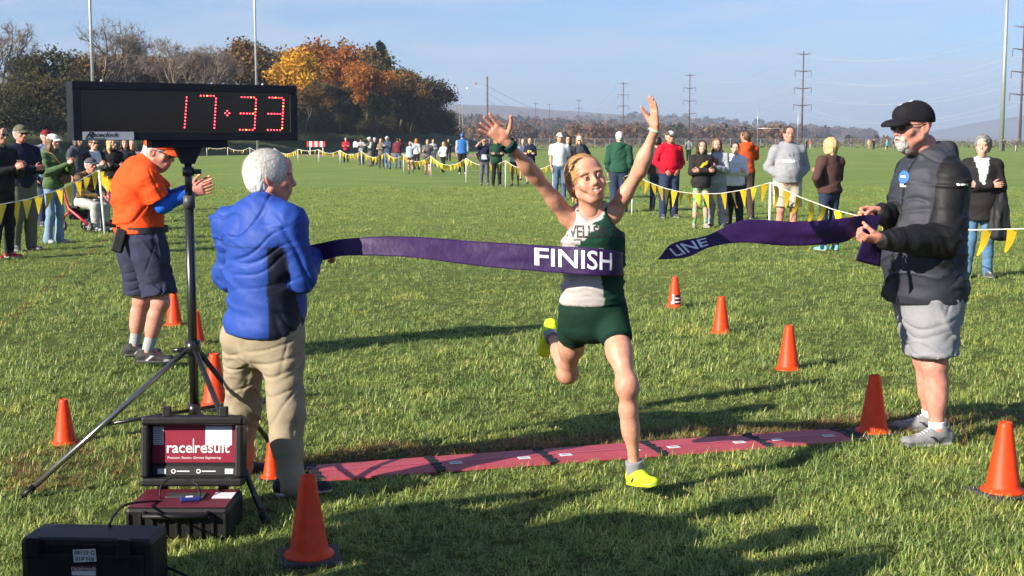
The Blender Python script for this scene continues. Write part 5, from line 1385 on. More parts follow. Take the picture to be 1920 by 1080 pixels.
def jk_col(V):
    C = np.tile(JGRY, (len(V), 1)); fw = A3(hdir(fb)); sd_ = A3(left_of(fb)); q = V - A3(J['pel'])
    for n in 'lr':
        d = np.minimum(segd(V, J['sh' + n], J['el' + n]), segd(V, J['el' + n], J['wr' + n])); C[d < .080] = JBLK
    C[(q[:, 2] > .72) & (q @ fw < -.03)] = JBLK * 1.6
    C[(q @ fw < -.09) & (q[:, 2] < .6)] = JBLK * 1.5
    sl_ = (torso_ratio(V, J, spB, .026) > 1.13) & (q[:, 2] > .05) & (q[:, 2] <= .50) | (np.abs(q @ sd_) > .175 - .25 * np.clip(q[:, 2] - .62, 0, 1)) & (q[:, 2] > .48)
    C[sl_] = JBLK
    zip_ = (np.abs(q @ sd_) < .006) & (q @ fw > 0); C[zip_] = (.003, .003, .003)
    return C
spB = dict(skin=SKINS['red'], old=True, hair=(.20, .18, .16), brow=(.3, .28, .25), hairstyle='none', beard=(.36, .345, .325), wide=1.08, deep=1.35, belly=.055, limb=1.05,
           hand_l=dict(curl=1.15, thumb=.35), hand_r=dict(curl=1.1, thumb=.3),
           top=dict(name='hooded_jacket', sleeve='long', hem=-.03, loose=.026, arm=.032, hood=True, wrinkle=.011, bunch=.010, crease=.013, col=jk_col, mat=NYLON, seed=9),
           bottom=dict(type='shorts', len=.86, loose=.036, flare=1.10, col=tuple(np.array(srgb(150, 152, 158)) * .75), wrinkle=.010, crease=.008),
           sock=(.7, .7, .7), sockh=.125, shoe=dict(col=(.20, .205, .21), sole=(.30, .30, .31), lace=(.55, .55, .55), accent=(.02, .02, .02), size=1.06), cap=dict(col=(.010, .010, .013)), glasses=True)
R_be = build_person(beard, J, spB, 'near'); JB = J
def print_on(body, px, py, Y, root, target, size, m, name='lettering', facing=0, bold=.01, squash=1, **kw):
    d = hdir(facing); o = P(px, py, Y) - Vector(root.location) + d * .4; r_ = hdir(facing + 90)
    V, F = text_verts(body, size, font_bold=bold, seg=.3, **kw); V[:, 2] = 0; V[:, 0] *= squash
    return project(name, V, F, frame(r_, (0, 0, 1), d, o), target, m, root, .003)
WP = MATS['white_print']
def mark_on(rects, px, py, Y, root, target, mt, facing, name='print_mark', **kw):
    d = hdir(facing); V, F = bars(rects, **kw); return project(name, V, F, frame(hdir(facing + 90), (0, 0, 1), d, P(px, py, Y) - Vector(root.location) + d * .4), target, mt, root, .003)
mark_on([(-.028, .001, .014, .011), (0, 0, .032, .009), (.028, -.001, .018, .010)], 1757, 343, Yb, beard, R_be['top'], WP, 10)
BP = mat('blue_print', srgb(52, 104, 190), rough=.6)
a = np.linspace(0, 2 * PI, 25)[:-1]; dV = np.vstack([[0, 0, 0]] + [[.030 * math.cos(t) * s, .034 * math.sin(t) * s, 0] for s in (.33, .66, 1) for t in a]); dF = [[0, 1 + i, 1 + (i + 1) % 24] for i in range(24)] + [[1 + 24 * k + i, 1 + 24 * (k + 1) + i, 1 + 24 * (k + 1) + (i + 1) % 24, 1 + 24 * k + (i + 1) % 24] for k in range(2) for i in range(24)]
d = hdir(-25); o = P(1699, 331, Yb) - gb + d * .4
project('badge', dV, dF, frame(hdir(65), (0, 0, 1), d, o), R_be['top'], BP, beard, .003)
mark_on([(-.004, .002, .030, .010)], 1699, 331, Yb - .004, beard, R_be['top'], WP, -25, name='badge_print')
[c for c in beard.children if c.name.startswith('badge_print')][0].location = Vector(hdir(-25)) * .003
mark_on([(-.004, .004, .022, .006), (.004, -.006, .034, .007)], 1697, 346, Yb, beard, R_be['top'], WP, -25)
cp = [c for c in beard.children if c.name.startswith('cap')][0]
hd = hdir(-50); o = P(1697, 192, Yb - .03) - gb + hd * .4
V, F = bars([(.012, .010, .050, .014), (-.012, -.012, .034, .008)], slant=.3)
project('print_mark', V, F, frame(hdir(40), Vector((0, 0, 1)), hd, o), cp, WP, beard, .003)
# ------------------------------------------------------------------ race clock on its tripod
cl = P(135, 209, 5.95); cr = P(556, 213, 6.50); zc = (P(345, 210, 6.22)).z
cx_ = (Vector((cr.x, cr.y, 0)) - Vector((cl.x, cl.y, 0))); CW = cx_.length; cx_.normalize(); cn = Vector((cx_.y, -cx_.x, 0))
cc = Vector(((cl.x + cr.x) / 2, (cl.y + cr.y) / 2, zc)); CH = .262; CD = .11
clock = empty('race_clock', (cc.x, cc.y, zc)); tag(clock, 'black race clock showing 17:33 in red lights on a tripod', 'clock')
MC = frame(cx_, -cn, (0, 0, 1))          # local x along the face, y into the box, z up
RC = MC.to_3x3()
CASE = mat('clock_case', (.010, .012, .018), rough=.6, spec=.25, noise=.25, nscale=14, bump=.0006, bscale=120)
body = MB(); body.box((0, CD / 2, 0), (CW - .004, CD, CH - .004), bev=.004)
def cbuild(m, name, mt, parent=clock, smooth=False):
    m.V = [RC @ v for v in m.V]; return m.build(name, mt, parent, smooth)
cbuild(body, 'housing', CASE)
fr = .037
for nm, c, s in (('frame_rail', (0, -.006, CH / 2 - fr / 2), (CW, .014, fr)), ('frame_rail', (0, -.006, -CH / 2 + fr / 2 + .002), (CW, .014, fr + .004)), ('frame_post', (-CW / 2 + fr / 2, -.0058, 0), (fr, .0136, CH - 2 * fr - .004)), ('frame_post', (CW / 2 - fr / 2, -.0058, 0), (fr, .0136, CH - 2 * fr - .004))):
    m = MB(); m.box(c, s, bev=.003); cbuild(m, nm, CASE)
m = MB(); m.box((0, -.002, 0), (CW - 2 * fr + .002, .003, CH - 2 * fr + .004)); cbuild(m, 'display_window', mat('smoked_acrylic', (.010, .003, .003), rough=.10, spec=.5))
LED = mat('led_red', (.5, .01, .01), emit=(1.0, .035, .05), estr=7.0); LEDY = mat('led_amber', (.5, .1, .01), emit=(1.0, .20, .04), estr=8.0)
def uv(x, y): return ((x - 60) / 1762 - .5) * CW, (.5 - (y - 70) / 435) * CH
def led_part(name, dots):
    m = MB()
    for k, (x, y) in enumerate(dots):
        u, v = uv(x, y); m.lathe([(.0033, 0), (.0029, -.002), (.0014, -.0030)], (u, -.0036, v), 8, mi=int((k * 7 + int(x)) % 9 == 1), R=Matrix.Rotation(-PI / 2, 3, 'X'))
    o = cbuild(m, name, [LED, LEDY], smooth=True); return o
def lin(x0, y0, x1, y1, n): return [(x0 + (x1 - x0) * i / (n - 1), y0 + (y1 - y0) * i / (n - 1)) for i in range(n)]
led_part('digit_light', lin(922, 177, 900, 405, 10))
led_part('digit_light', lin(1033, 162, 1137, 162, 5) + lin(1155, 181, 1135, 408, 10))
led_part('colon_light', [(1242, 276), (1225, 293), (1259, 293), (1242, 309)])
for dx in (0, 230): led_part('digit_light', lin(1362 + dx, 167, 1464 + dx, 168, 5) + lin(1481 + dx, 184, 1464 + dx, 408, 10) + lin(1351 + dx, 294, 1452 + dx, 295, 5) + lin(1343 + dx, 422, 1447 + dx, 422, 5))
m = MB(); x0, z0 = uv(125, 500); x1, z1 = uv(503, 440); m.box(((x0 + x1) / 2, -.0145, (z0 + z1) / 2), (x1 - x0, .002, z1 - z0)); pl = cbuild(m, 'name_plate', mat('plate', (.55, .56, .58), rough=.4))
PRB = mat('black_print', (.008, .008, .009), rough=.6)
def flat_on(name, body_, x, z, size, y=-.0162, parent=clock, mt=PRB, sx=1.0, **kw):
    V, F = text_verts(body_, size, seg=9, **kw); V[:, 2] = 0; V[:, 0] *= sx
    Vn = [RC @ Vector((v[0] + x, y, v[1] + z)) for v in V]; return mk(name, [tuple(v) for v in Vn], F, mt, parent, smooth=False)
flat_on('lettering', 'R', x0 + .026, (z0 + z1) / 2 + .002, .036, shear=.5, font_bold=.03, sx=1.5); flat_on('lettering', 'aceclock', x0 + .098, (z0 + z1) / 2 + .004, .026, shear=.35, font_bold=.03, sx=1.25)
m = MB(); m.box((x0 + .055, -.0158, z0 + .0045), (.09, .0008, .0035)); cbuild(m, 'plate_stripe', PRB)
for sx_ in (-.36, .36):
    m = MB(); m.lathe([(.006, 0), (.006, .004), (.004, .012)], (sx_ * CW, CD / 2, CH / 2), 8); cbuild(m, 'bolt', GALV, smooth=True)
# mounting channel, mast and legs
hub = P(354, 655, 6.22); mx_ = Vector((hub.x - cc.x, hub.y - cc.y, 0))
ml = RC.inverted() @ mx_; ml.x += .034
m = MB(); m.box((ml.x, CD / 2, -CH / 2 - .017), (.36, .09, .034), bev=.003); cbuild(m, 'mount_channel', CASE)
m = MB(); zt = -CH / 2 - .034
for k, (w2, h) in enumerate(((.16, 0), (.05, .085))): pass
prof = [(-.062, 0), (.062, 0), (.026, -.075), (-.026, -.075)]
V = [(ml.x + x, CD / 2 + y, zt + z) for y in (-.022, .022) for x, z in prof]; m.add(V, [[0, 1, 2, 3][::-1], [4, 5, 6, 7], [0, 1, 5, 4], [1, 2, 6, 5], [2, 3, 7, 6], [3, 0, 4, 7]]); cbuild(m, 'mount_bracket', CASE)
mast_x = RC @ Vector((ml.x, CD / 2, 0)); BLKT = mat('black_tube', (.012, .012, .013), rough=.28, spec=.6, noise=.2)
zb = -zc
def ctube(name, pts, r, mt=BLKT, n=14, parent=clock): m = MB(); m.tube(pts, r, n); return m.build(name, mt, parent, True)
A = lambda z: Vector((mast_x.x, mast_x.y, z - zc))
ztop = zc + zt - .06; zh = hub.z
upper = ctube('upper_tube', [A(ztop), A(1.33)], .0175); lower = ctube('lower_tube', [A(1.345), A(zh - .30)], .0215)
ctube('collar', [A(1.31), A(1.37)], .028, mat('grey_collar', (.05, .05, .052), rough=.5)); ctube('collar', [A(zc - CH / 2 - .125), A(zc - CH / 2 - .165)], .027); ctube('clamp_knob', [A(zc - CH / 2 - .145) + Vector((.02, 0, 0)), A(zc - CH / 2 - .145) + Vector((.06, 0, 0))], .012)
ctube('hub', [A(zh - .03), A(zh + .035)], .036); ctube('clamp_knob', [A(zh - .01) + Vector((-.03, -.01, 0)), A(zh - .01) + Vector((-.09, -.02, 0))], .012)
STEEL = mat('polished_leg', (.30, .29, .28), rough=.22, metal=.9)
feet = [G(42, 934), G(500, 984), G(512, 838)]
for k, f in enumerate(feet):
    top = A(zh - .01); e = Vector((f.x - cc.x, f.y - cc.y, .005 - zc)); d = (e - top).normalized()
    top2 = top + Vector((d.x, d.y, 0)).normalized() * .03
    lg = ctube('leg', [top2, top2.lerp(e, .97)], .0135, STEEL if k == 0 else BLKT); ctube('foot_cap', [top2.lerp(e, .93), e], .017, BLACKP, parent=lg)
    br = ctube('brace', [A(zh - .30), top2.lerp(e, .52)], .009, BLKT)
ctube('brace_collar', [A(zh - .33), A(zh - .27)], .030)

# ------------------------------------------------------------------ timing cases
def rounded_case(name, c, size, R, mt, parent, bev=.018):
    m = MB(); m.box(c, size, R, bev=bev); return m.build(name, mt, parent)
gl = G(262, 1012); gr_ = G(456, 1012); ax = (gr_ - gl).normalized(); aw = (gr_ - gl).length; ay = Vector((-ax.y, ax.x, 0))
case = empty('timing_case', (gl + gr_) / 2 + ay * .14 - ax * .055); tag(case, 'open black timing case with red race result panel in its lid', 'case')
RK = frame(ax, ay, (0, 0, 1)).to_3x3()
def kb(m, name, mt, parent=case, smooth=False): m.V = [RK @ v for v in m.V]; return m.build(name, mt, parent, smooth)
DP_, HB = .30, .135
m = MB(); m.box((0, 0, HB / 2), (aw, DP_, HB), bev=.016); base = kb(m, 'base_shell', BLACKP)
m = MB(); m.box((0, 0, HB + .001), (aw - .03, DP_ - .03, .006)); kb(m, 'control_panel', mat('red_panel', (.10, .010, .022), rough=.45, noise=.1))
m = MB(); m.box((.0, .02, HB + .008), (.16, .07, .008), bev=.002); kb(m, 'display', mat('lcd', (.05, .055, .055), rough=.3))
m = MB(); m.box((.155, .03, HB + .0055), (.085, .085, .003)); kb(m, 'sticker', mat('paper', (.62, .63, .65), rough=.7))
m = MB(); m.box((.035, -.055, HB + .014), (.085, .035, .018), Matrix.Rotation(.25, 3, 'Z'), bev=.005); us = kb(m, 'usb_reader', mat('blue_plastic', (.02, .03, .16), rough=.4))
m = MB(); m.box((.03, -.056, HB + .0235), (.03, .02, .001), Matrix.Rotation(.25, 3, 'Z')); kb(m, 'reader_label', MATS['paper'], us)
for x in np.linspace(-.2, .2, 9):
    m = MB(); m.box((x * aw / .43, -DP_ / 2 - .004, HB * .45), (.012, .012, HB * .75), bev=.003); kb(m, 'shell_rib', BLACKP)
m = MB(); m.tube([(-.13, -DP_ / 2 - .005, HB - .02), (-.125, -DP_ / 2 - .04, HB - .022), (.125, -DP_ / 2 - .04, HB - .022), (.13, -DP_ / 2 - .005, HB - .02)], .011, 10); kb(m, 'handle', BLACKP, smooth=True)
# lid, hinged at the back and leaning back a little
tilt = math.radians(8); RL = Matrix.Rotation(-tilt, 3, 'X'); LW, LH = aw + .012, .30; lo_ = Vector((0, DP_ / 2 - .01, HB + .018))
def lb(m, name, mt, parent=None, smooth=False):
    m.V = [RL @ v + lo_ for v in m.V]; return kb(m, name, mt, parent or case, smooth)
m = MB(); m.box((0, .045, LH / 2), (LW, .05, LH), bev=.02); lid = lb(m, 'lid', BLACKP)
for nm, c, s in (('lid_rim', (0, 0, LH - .02), (LW, .075, .036)), ('lid_rim', (0, 0, .018), (LW, .075, .036)), ('lid_rim', (-LW / 2 + .017, 0, LH / 2), (.034, .0745, LH - .075)), ('lid_rim', (LW / 2 - .017, 0, LH / 2), (.034, .0745, LH - .075))):
    m = MB(); m.box(c, s, bev=.010); lb(m, nm, BLACKP, lid)
m = MB(); m.box((0, .018, LH * .50 + .035), (LW - .075, .004, LH - .125)); lb(m, 'lid_panel', mat('red_lid_panel', (.22, .012, .034), rough=.42, noise=.06), lid)
m = MB(); m.box((0, .0185, .062), (LW - .075, .004, .038)); lb(m, 'lid_info_strip', mat('dark_strip', (.02, .02, .023), rough=.5), lid)
PAP = MATS['paper']; WPR = MATS['white_print']
m = MB(); m.box((.105, .0150, LH - .088), (.115, .002, .082), bev=.0009); lb(m, 'blank_sticker', mat('blue_paper', (.60, .66, .76), rough=.6), lid)
m = MB(); m.box((-.155, .0150, LH - .087), (.044, .002, .078)); lb(m, 'list_sticker', mat('list_paper', (.55, .57, .60), rough=.7), lid)
for k in range(8):
    m = MB(); m.box((-.155, .0136, LH - .058 - k * .009), (.034, .0006, .0022)); lb(m, 'list_line', MATS['dark_strip'], lid)
def lid_text(s, x, z, size, mt=WPR, **kw):
    V, F = text_verts(s, size, seg=9, **kw); V[:, 2] = 0; m = MB(); m.add([(v[0] + x, .0145, v[1] + z) for v in V], F); lb(m, 'lettering', mt, lid)
lid_text('race', -.065, .160, .066, font_bold=.012); lid_text('result', .075, .160, .066, font_bold=.012)
m = MB(); m.box((-.004, .0148, .170), (.0045, .001, .062)); lb(m, 'logo_bar', WPR, lid)
lid_text('Precision. Passion. German Engineering.', 0, .118, .0145, shear=.2)
for x_, w_ in ((-.048, .055), (.062, .060)):
    m = MB(); m.box((x_, .0160, .060), (w_, .001, .0045)); lb(m, 'small_print', WPR, lid)
for x_ in (-.090, .018):
    m = MB(); m.lathe([(.010, -.0005), (.010, .0005), (.006, .0005), (.006, -.0005), (.010, -.0005)], (x_, .0160, .060), 14, R=Matrix.Rotation(PI / 2, 3, 'X'), capb=False, capt=False); lb(m, 'symbol', WPR, lid)
for x in (-.14, .15):
    m = MB(); m.box((x, .0155, .060), (.036, .002, .022)); lb(m, 'sticker', PAP, lid)
for x in (-.12, .125):
    m = MB(); m.box((x, .02, LH + .014), (.036, .03, .05), bev=.005); lb(m, 'latch', BLACKP, lid)
for x in (-.13, .13):
    m = MB(); m.tube([(x - .02, DP_ / 2 - .005, HB + .006), (x + .02, DP_ / 2 - .005, HB + .006)], .009, 8); kb(m, 'hinge', BLACKP)
m = MB(); m.tube([tuple(p) for p in catmull([(-.10, -.02, HB + .005), (-.10, .0, HB + .055), (-.05, .03, HB + .085), (.04, .02, HB + .06), (.07, -.03, HB + .02)], 16)], .004, 6); kb(m, 'cable', BLACKP, smooth=True)

gn = P(160, 1000, 4.62); fw_ = Vector((-.06, -1, 0)).normalized(); sx2 = Vector((-fw_.y, fw_.x, 0)) * -1; sx2 = Vector((1, -.06, 0)).normalized()
case2 = empty('closed_case', (P(158, 1000, 4.60).x, 4.60, 0), math.atan2(sx2.y, sx2.x)); tag(case2, 'black hard case with white number sticker at the bottom left corner', 'case')
W2, D2, H2 = .475, .20, .222
m = MB(); m.box((0, .10, H2 / 2), (W2, D2, H2), bev=.02); m.build('shell', BLACKP, case2)
m = MB(); m.box((0, -.004, H2 * .42), (W2 - .05, .022, H2 * .70), bev=.008); m.build('front_panel', BLACKP, case2)
for x in (-.185, .145):
    m = MB(); m.box((x, -.004, H2 - .030), (.048, .040, .075), bev=.006); m.build('latch', BLACKP, case2)
for x in np.linspace(-.12, .08, 4):
    m = MB(); m.box((x, -.001, H2 - .022), (.042, .012, .008), bev=.002); m.build('shell_rib', BLACKP, case2)
for z in (.05, .02):
    m = MB(); m.box((0, -.017, z), (W2 - .09, .010, .012), bev=.003); m.build('shell_rib', BLACKP, case2)
m = MB(); m.box((.005, -.0165, .168), (.082, .002, .046), Matrix.Rotation(-.06, 3, 'Y')); st = m.build('number_sticker', PAP, case2)
for s, z in (('D-55180', .180), ('RN #10', .157)):
    flat_text('lettering', s, frame((-1, 0, 0), (0, 0, -1), (0, -1, 0), (.005, -.0182, z)), .021, PRB, st, seg=9, font_bold=.015)
m = MB(); m.box((.0, -.0165, .113), (.092, .002, .040), Matrix.Rotation(-.06, 3, 'Y')); st = m.build('brand_sticker', MATS['red_panel'], case2)
flat_text('lettering', 'race|result', frame((1, 0, 0), (0, 0, 1), (0, -1, 0), (0, -.0182, .121)), .021, WPR, st, seg=9)
m = MB(); m.box((.0, -.0181, .104), (.086, .001, .016)); m.build('white_field', PAP, st)
pth = catmull([(P(205, 985, 4.75)), P(215, 965, 4.9), P(240, 945, 5.2), P(300, 940, 5.4), P(345, 945, 5.45)], 22)
cb = MB(); cb.tube([Vector(p) for p in pth], .005, 7); tag(cb.build('cable', BLACKP, None, True), 'black cable joining the two timing cases', 'cable')
pth = catmull([P(310, 1062, 4.8), P(340, 1075, 4.7), P(380, 1095, 4.6), P(430, 1120, 4.45)], 14)
cb = MB(); cb.tube([Vector((p[0], p[1], max(p[2], .03))) for p in pth], .006, 7); tag(cb.build('cable', BLACKP, None, True), 'black cable lying in the grass right of the closed case', 'cable')

# ------------------------------------------------------------------ cones
CONE = mat('cone_orange', (.86, .062, .004), rough=.5, spec=.45, noise=.16, nscale=22); 
_t = CONE.node_tree; _b = _t.nodes['Principled BSDF']; _tr = _t.nodes.new('ShaderNodeBsdfTranslucent'); _tr.inputs[0].default_value = (.85, .085, .006, 1); _ms = _t.nodes.new('ShaderNodeMixShader'); _ms.inputs[0].default_value = .26
_t.links.new(_b.outputs[0], _ms.inputs[1]); _t.links.new(_tr.outputs[0], _ms.inputs[2]); _t.links.new(_ms.outputs[0], _t.nodes['Material Output'].inputs[0])
CBASE = mat('cone_rubber', (.035, .035, .037), rough=.8, noise=.3)
cm = MB(); prof = [(.098, .0), (.100, .006), (.097, .012), (.080, .020), (.074, .034), (.0325, .298), (.029, .318), (.026, .3205), (.021, .3185), (.019, .30), (.030, .16), (.06, .03)]
cm.lathe(prof, (0, 0, 0), 28, capt=True); cmesh = cm.build('cone_body', CONE, None, True); cdata = cmesh.data; bpy.data.objects.remove(cmesh)
bmx = MB(); bmx.box((0, 0, .011), (.24, .24, .022), bev=.006); bb = bmx.build('cone_base', CBASE); bdata = bb.data; bpy.data.objects.remove(bb)
CN = [(580, 1048, 1, 1, 12, 'large orange cone in front of the man in khaki trousers'), (122, 830, .76, 0, 0, 'orange cone standing alone left of the tripod leg'), (404, 764, 1, 1, 30, 'orange cone beside the tripod behind the khaki trousers'), (327, 609, .92, 0, 0, 'orange cone beyond the feet of the man in orange'), (369, 645, .85, 0, 0, 'orange cone half hidden behind the clock pole'), (510, 897, .55, 1, 20, 'small orange cone half hidden behind the khaki trouser leg'),
      (1265, 576, .95, 0, 0, 'orange cone with black print farthest down the finish lane'), (1352, 624, .98, 0, 0, 'orange cone second farthest down the finish lane'), (1478, 692, 1, 0, 0, 'orange cone in the grass midway to the bearded man'), (1637, 814, 1, 1, 25, 'orange cone at the end of the mats by the grey shoes'), (1880, 927, 1.02, 1, 25, 'orange cone at the right edge of the picture')]
for px, py, s, bs, rz, lab in CN:
    g = G(px, py); o = empty('traffic_cone', (g.x, g.y, -.004), math.radians(rz)); o.scale = (s, s, s); tag(o, lab, 'cone', 'orange cones along the finish lane')
    c = link(bpy.data.objects.new('cone_body', cdata), o); c.location = (0, 0, .018 if bs else 0)
    if bs: link(bpy.data.objects.new('cone_base', bdata), o)
    if px in (1265, 1880):
        class T: pass
        tt = T(); tt.data = cdata; Mc = frame((1, 0, 0), (0, 0, 1), (0, -1, 0), (0, -.4, .0))
        if px == 1265:
            for nm_, rc, mt_ in (('sticker_dark', [(.030, .125, .058, .028), (.026, .085, .070, .016), (.030, .050, .075, .014)], PRB), ('sticker_light', [(.028, .104, .064, .012), (-.022, .10, .014, .085), (-.030, .060, .030, .022), (.026, .067, .074, .010)], WPR)):
                V, F = bars(rc); project(nm_, V, F, Mc, tt, mt_, o, .002)
        else:
            V, F = bars([(.028, .150, .030, .006), (.032, .128, .034, .010), (.020, .140, .005, .030)]); project('print_mark', V, F, Mc, tt, PRB, o, .002)

# ------------------------------------------------------------------ timing mats
ma, mb_ = G(566, 907), G(1612, 829); mdir = (mb_ - ma).normalized(); mlen = (mb_ - ma).length; mn = Vector((-mdir.y, mdir.x, 0)); MWD = .315
mats = empty('timing_mat', (ma.x, ma.y, 0), math.atan2(mdir.y, mdir.x)); tag(mats, 'row of five linked red timing mats lying across the grass', 'mat')
REDM = mat('red_rubber', (.38, .058, .072), rough=.55, spec=.4, noise=.16, nscale=5, bump=.002, bscale=35); LNK = mat('link_black', (.02, .02, .024), rough=.4)
edges = [590, 815, 1022, 1225, 1420, 1612]
def along(px):
    lo_, hi_ = 0, mlen
    for _ in range(40):
        mid = (lo_ + hi_) / 2; q = ma + mdir * mid + mn * .15; b_ = q.x / (q.y * math.cos(PITCH) + CAM_H * math.sin(PITCH)) * FPX + 960
        if b_ < px: lo_ = mid
        else: hi_ = mid
    return lo_
E = [along(x) for x in edges]
for k in range(5):
    x0, x1 = E[k] + .022, E[k + 1] - .022; L = x1 - x0; m = MB(); tz = math.radians(random.uniform(-.5, .5))
    V = []
    for x in (x0, x1):
        for y, z in ((0, .003), (.004, .011), (.09, .0155), (.14, .017), (.175, .017), (.225, .0155), (MWD - .004, .011), (MWD, .003)): V.append((x, y, z))
    F = [[i, i + 1, i + 9, i + 8][::-1] for i in range(7)] + [list(range(8)), list(range(8, 16))[::-1], [0, 8, 15, 7]]
    m.add(V, F); pn_ = m.build('mat_panel', REDM, mats)
    mm = MB(); mm.add([(x0 + .003, .145, .0185), (x1 - .003, .145, .0185), (x1 - .003, .170, .0185), (x0 + .003, .170, .0185)], [[0, 1, 2, 3]]); mm.build('centre_line', mat('mat_line', (.42, .07, .10), rough=.5), pn_)
    for x in ((x0 + .08, x1 - .10) if 0 < k else ()):
        mm = MB(); mm.box((x, .12, .0178), (.062, .045, .002)); lbp = mm.build('label', PAP, pn_)
        mm = MB(); mm.box((x, .122, .0192), (.04, .012, .0006)); mm.build('label_print', mat('grey_print', (.25, .25, .26), rough=.7), lbp)
for k in range(6):
    x = E[k]; 
    for j in range(4):
        m = MB(); y = .035 + j * .078; m.box((x, y, .011), (.048, .062, .018), bev=.005); m.tube([(x - .026, y, .020), (x + .026, y, .020)], .006, 6); m.build('link_clip', LNK, mats)

# ------------------------------------------------------------------ the finish tape, torn in two
TAPE = mat('purple_satin', (.026, .006, .060), rough=.55, spec=.35, noise=.18, nscale=7, bump=.003, bscale=30)
def sheet(name, top, bot, nu, nv, parent, wav=.004, seed=0):
    T_, B_ = catmull(top, nu), catmull(bot, nu); V = np.array([[T_[i] + (B_[i] - T_[i]) * j / (nv - 1) for j in range(nv)] for i in range(nu)])
    nrm = np.cross(np.gradient(V, axis=0), np.gradient(V, axis=1)); nrm /= np.maximum(np.linalg.norm(nrm, axis=2, keepdims=True), 1e-9)
    edge = np.sin(np.linspace(0, PI, nu))[:, None, None]
    w_ = fbm((V * np.array((5, 5, 16)) + seed).reshape(-1, 3), seed, 2).reshape(nu, nv, 1); V = V + nrm * w_ * wav * (.4 + .6 * edge)
    F = np.array([[i * nv + j, (i + 1) * nv + j, (i + 1) * nv + j + 1, i * nv + j + 1] for i in range(nu - 1) for j in range(nv - 1)])
    o = mk(name, V.reshape(-1, 3), F, TAPE, parent); md = o.modifiers.new('thickness', 'SOLIDIFY'); md.thickness = .0018; md.offset = 0
    return o, V, nrm
def map_text(s, V, N, u0, u1, v0, v1, parent, side, mt, bold=.012, flipu=False):
    """letters laid on the cloth between fractions u0..u1 of its length and v0..v1 of its width"""
    tv, tf = text_verts(s, 1.0, font_bold=bold, seg=.12, align='LEFT'); lo_, hi_ = tv.min(0), tv.max(0); nu, nv = V.shape[:2]; out = []
    for p in tv:
        a = (p[0] - lo_[0]) / (hi_[0] - lo_[0]); b_ = (p[1] - lo_[1]) / (hi_[1] - lo_[1]); u = (u0 + (u1 - u0) * a) * (nu - 1); v = (v1 + (v0 - v1) * b_) * (nv - 1)
        i, j = min(int(u), nu - 2), min(int(v), nv - 2); fu, fv = u - i, v - j
        q = lambda A: (A[i, j] * (1 - fu) + A[i + 1, j] * fu) * (1 - fv) + (A[i, j + 1] * (1 - fu) + A[i + 1, j + 1] * fu) * fv
        out.append(q(V) + side * .0024 * q(N))
    # split the word into its letters, one part each
    adj = {}; par = list(range(len(tv)))
    def find(i):
        while par[i] != i: par[i] = par[par[i]]; i = par[i]
        return i
    for f in tf:
        for i in f[1:]: par[find(i)] = find(f[0])
    groups = {}
    for f in tf: groups.setdefault(find(f[0]), []).append(f)
    for g in groups.values():
        ids = sorted({i for f in g for i in f}); mp = {k: n for n, k in enumerate(ids)}
        mk('letter', [tuple(out[i]) for i in ids], [[mp[i] for i in f] for f in g], mt, parent, smooth=True)
Yr = Yp - .06
hb = Yo + .10
top = [P(572, 462, hb + .02), P(600, 456, hb - .02), P(650, 447, hb - .06), P(760, 443, hb - .10), P(900, 453, Yr - .09), P(1000, 459, Yr - .12), P(1060, 462, Yr - .145), P(1112, 465, Yr - .165), P(1150, 470, Yr - .13), P(1167, 474, Yr - .06), P(1166, 474, Yr + .06)]
bot = [P(576, 474, hb + .02), P(600, 488, hb - .01), P(650, 479, hb - .09), P(760, 482, hb - .13), P(900, 499, Yr - .12), P(1000, 508, Yr - .15), P(1060, 513, Yr - .165), P(1112, 517, Yr - .18), P(1150, 518, Yr - .145), P(1168, 517, Yr - .07), P(1167, 516, Yr + .05)]
tape1 = empty('finish_tape', (0, 0, 0)); tag(tape1, 'purple tape reading FINISH stretched from the blue jacket to the runner\'s waist', 'banner', 'halves of the torn finish tape')
s1, V1, N1 = sheet('cloth', top, bot, 150, 14, tape1, .008, 1)
sgn = -1 if N1[80, 7][1] > 0 else 1
proj = lambda v: 960 + FPX * v[0] / (v[1] * math.cos(PITCH) + (CAM_H - v[2]) * math.sin(PITCH))
us_ = np.array([proj(V1[i, 7]) for i in range(150)]); fu = lambda x: np.interp(x, us_[:125], np.arange(125)) / 149
WL = mat('tape_letters', (.66, .68, .72), rough=.6, noise=.08)
map_text('FINISH', V1, N1, fu(1002), fu(1147), .10, .78, tape1, sgn, WL)
Yh = Yb - .42
top = [P(1236, 484, Yh - .25), P(1262, 456, Yh - .22), P(1330, 440, Yh - .16), P(1395, 413, Yh - .10), P(1500, 416, Yh - .04), P(1590, 408, Yh), P(1625, 403, Yh + .10), P(1655, 405, Yh + .16)]
bot = [P(1234, 487, Yh - .25), P(1288, 482, Yh - .24), P(1335, 462, Yh - .20), P(1395, 455, Yh - .13), P(1480, 461, Yh - .06), P(1575, 456, Yh), P(1608, 441, Yh + .04), P(1640, 438, Yh + .10)]
tape2 = empty('finish_tape', (0, 0, 0)); tag(tape2, 'purple tape reading LINE, loose end flying from the bearded man\'s hands', 'banner', 'halves of the torn finish tape')
s2, V2, N2 = sheet('cloth', top, bot, 110, 14, tape2, .011, 5)
sgn = -1 if N2[60, 7][1] > 0 else 1
us_ = np.array([proj(V2[i, 7]) for i in range(110)]); fu = lambda x: np.interp(x, us_, np.arange(110)) / 109
map_text('LINE', V2, N2, fu(1262), fu(1326), .16, .80, tape2, sgn, WL)
top = [P(1622, 432, Yh + .02), P(1640, 434, Yh + .05), P(1656, 440, Yh + .09)]; bot = [P(1604, 488, Yh - .02), P(1628, 495, Yh + .02), P(1650, 500, Yh + .06)]
sheet('hanging_end', top, bot, 14, 12, tape2, .010, 8)

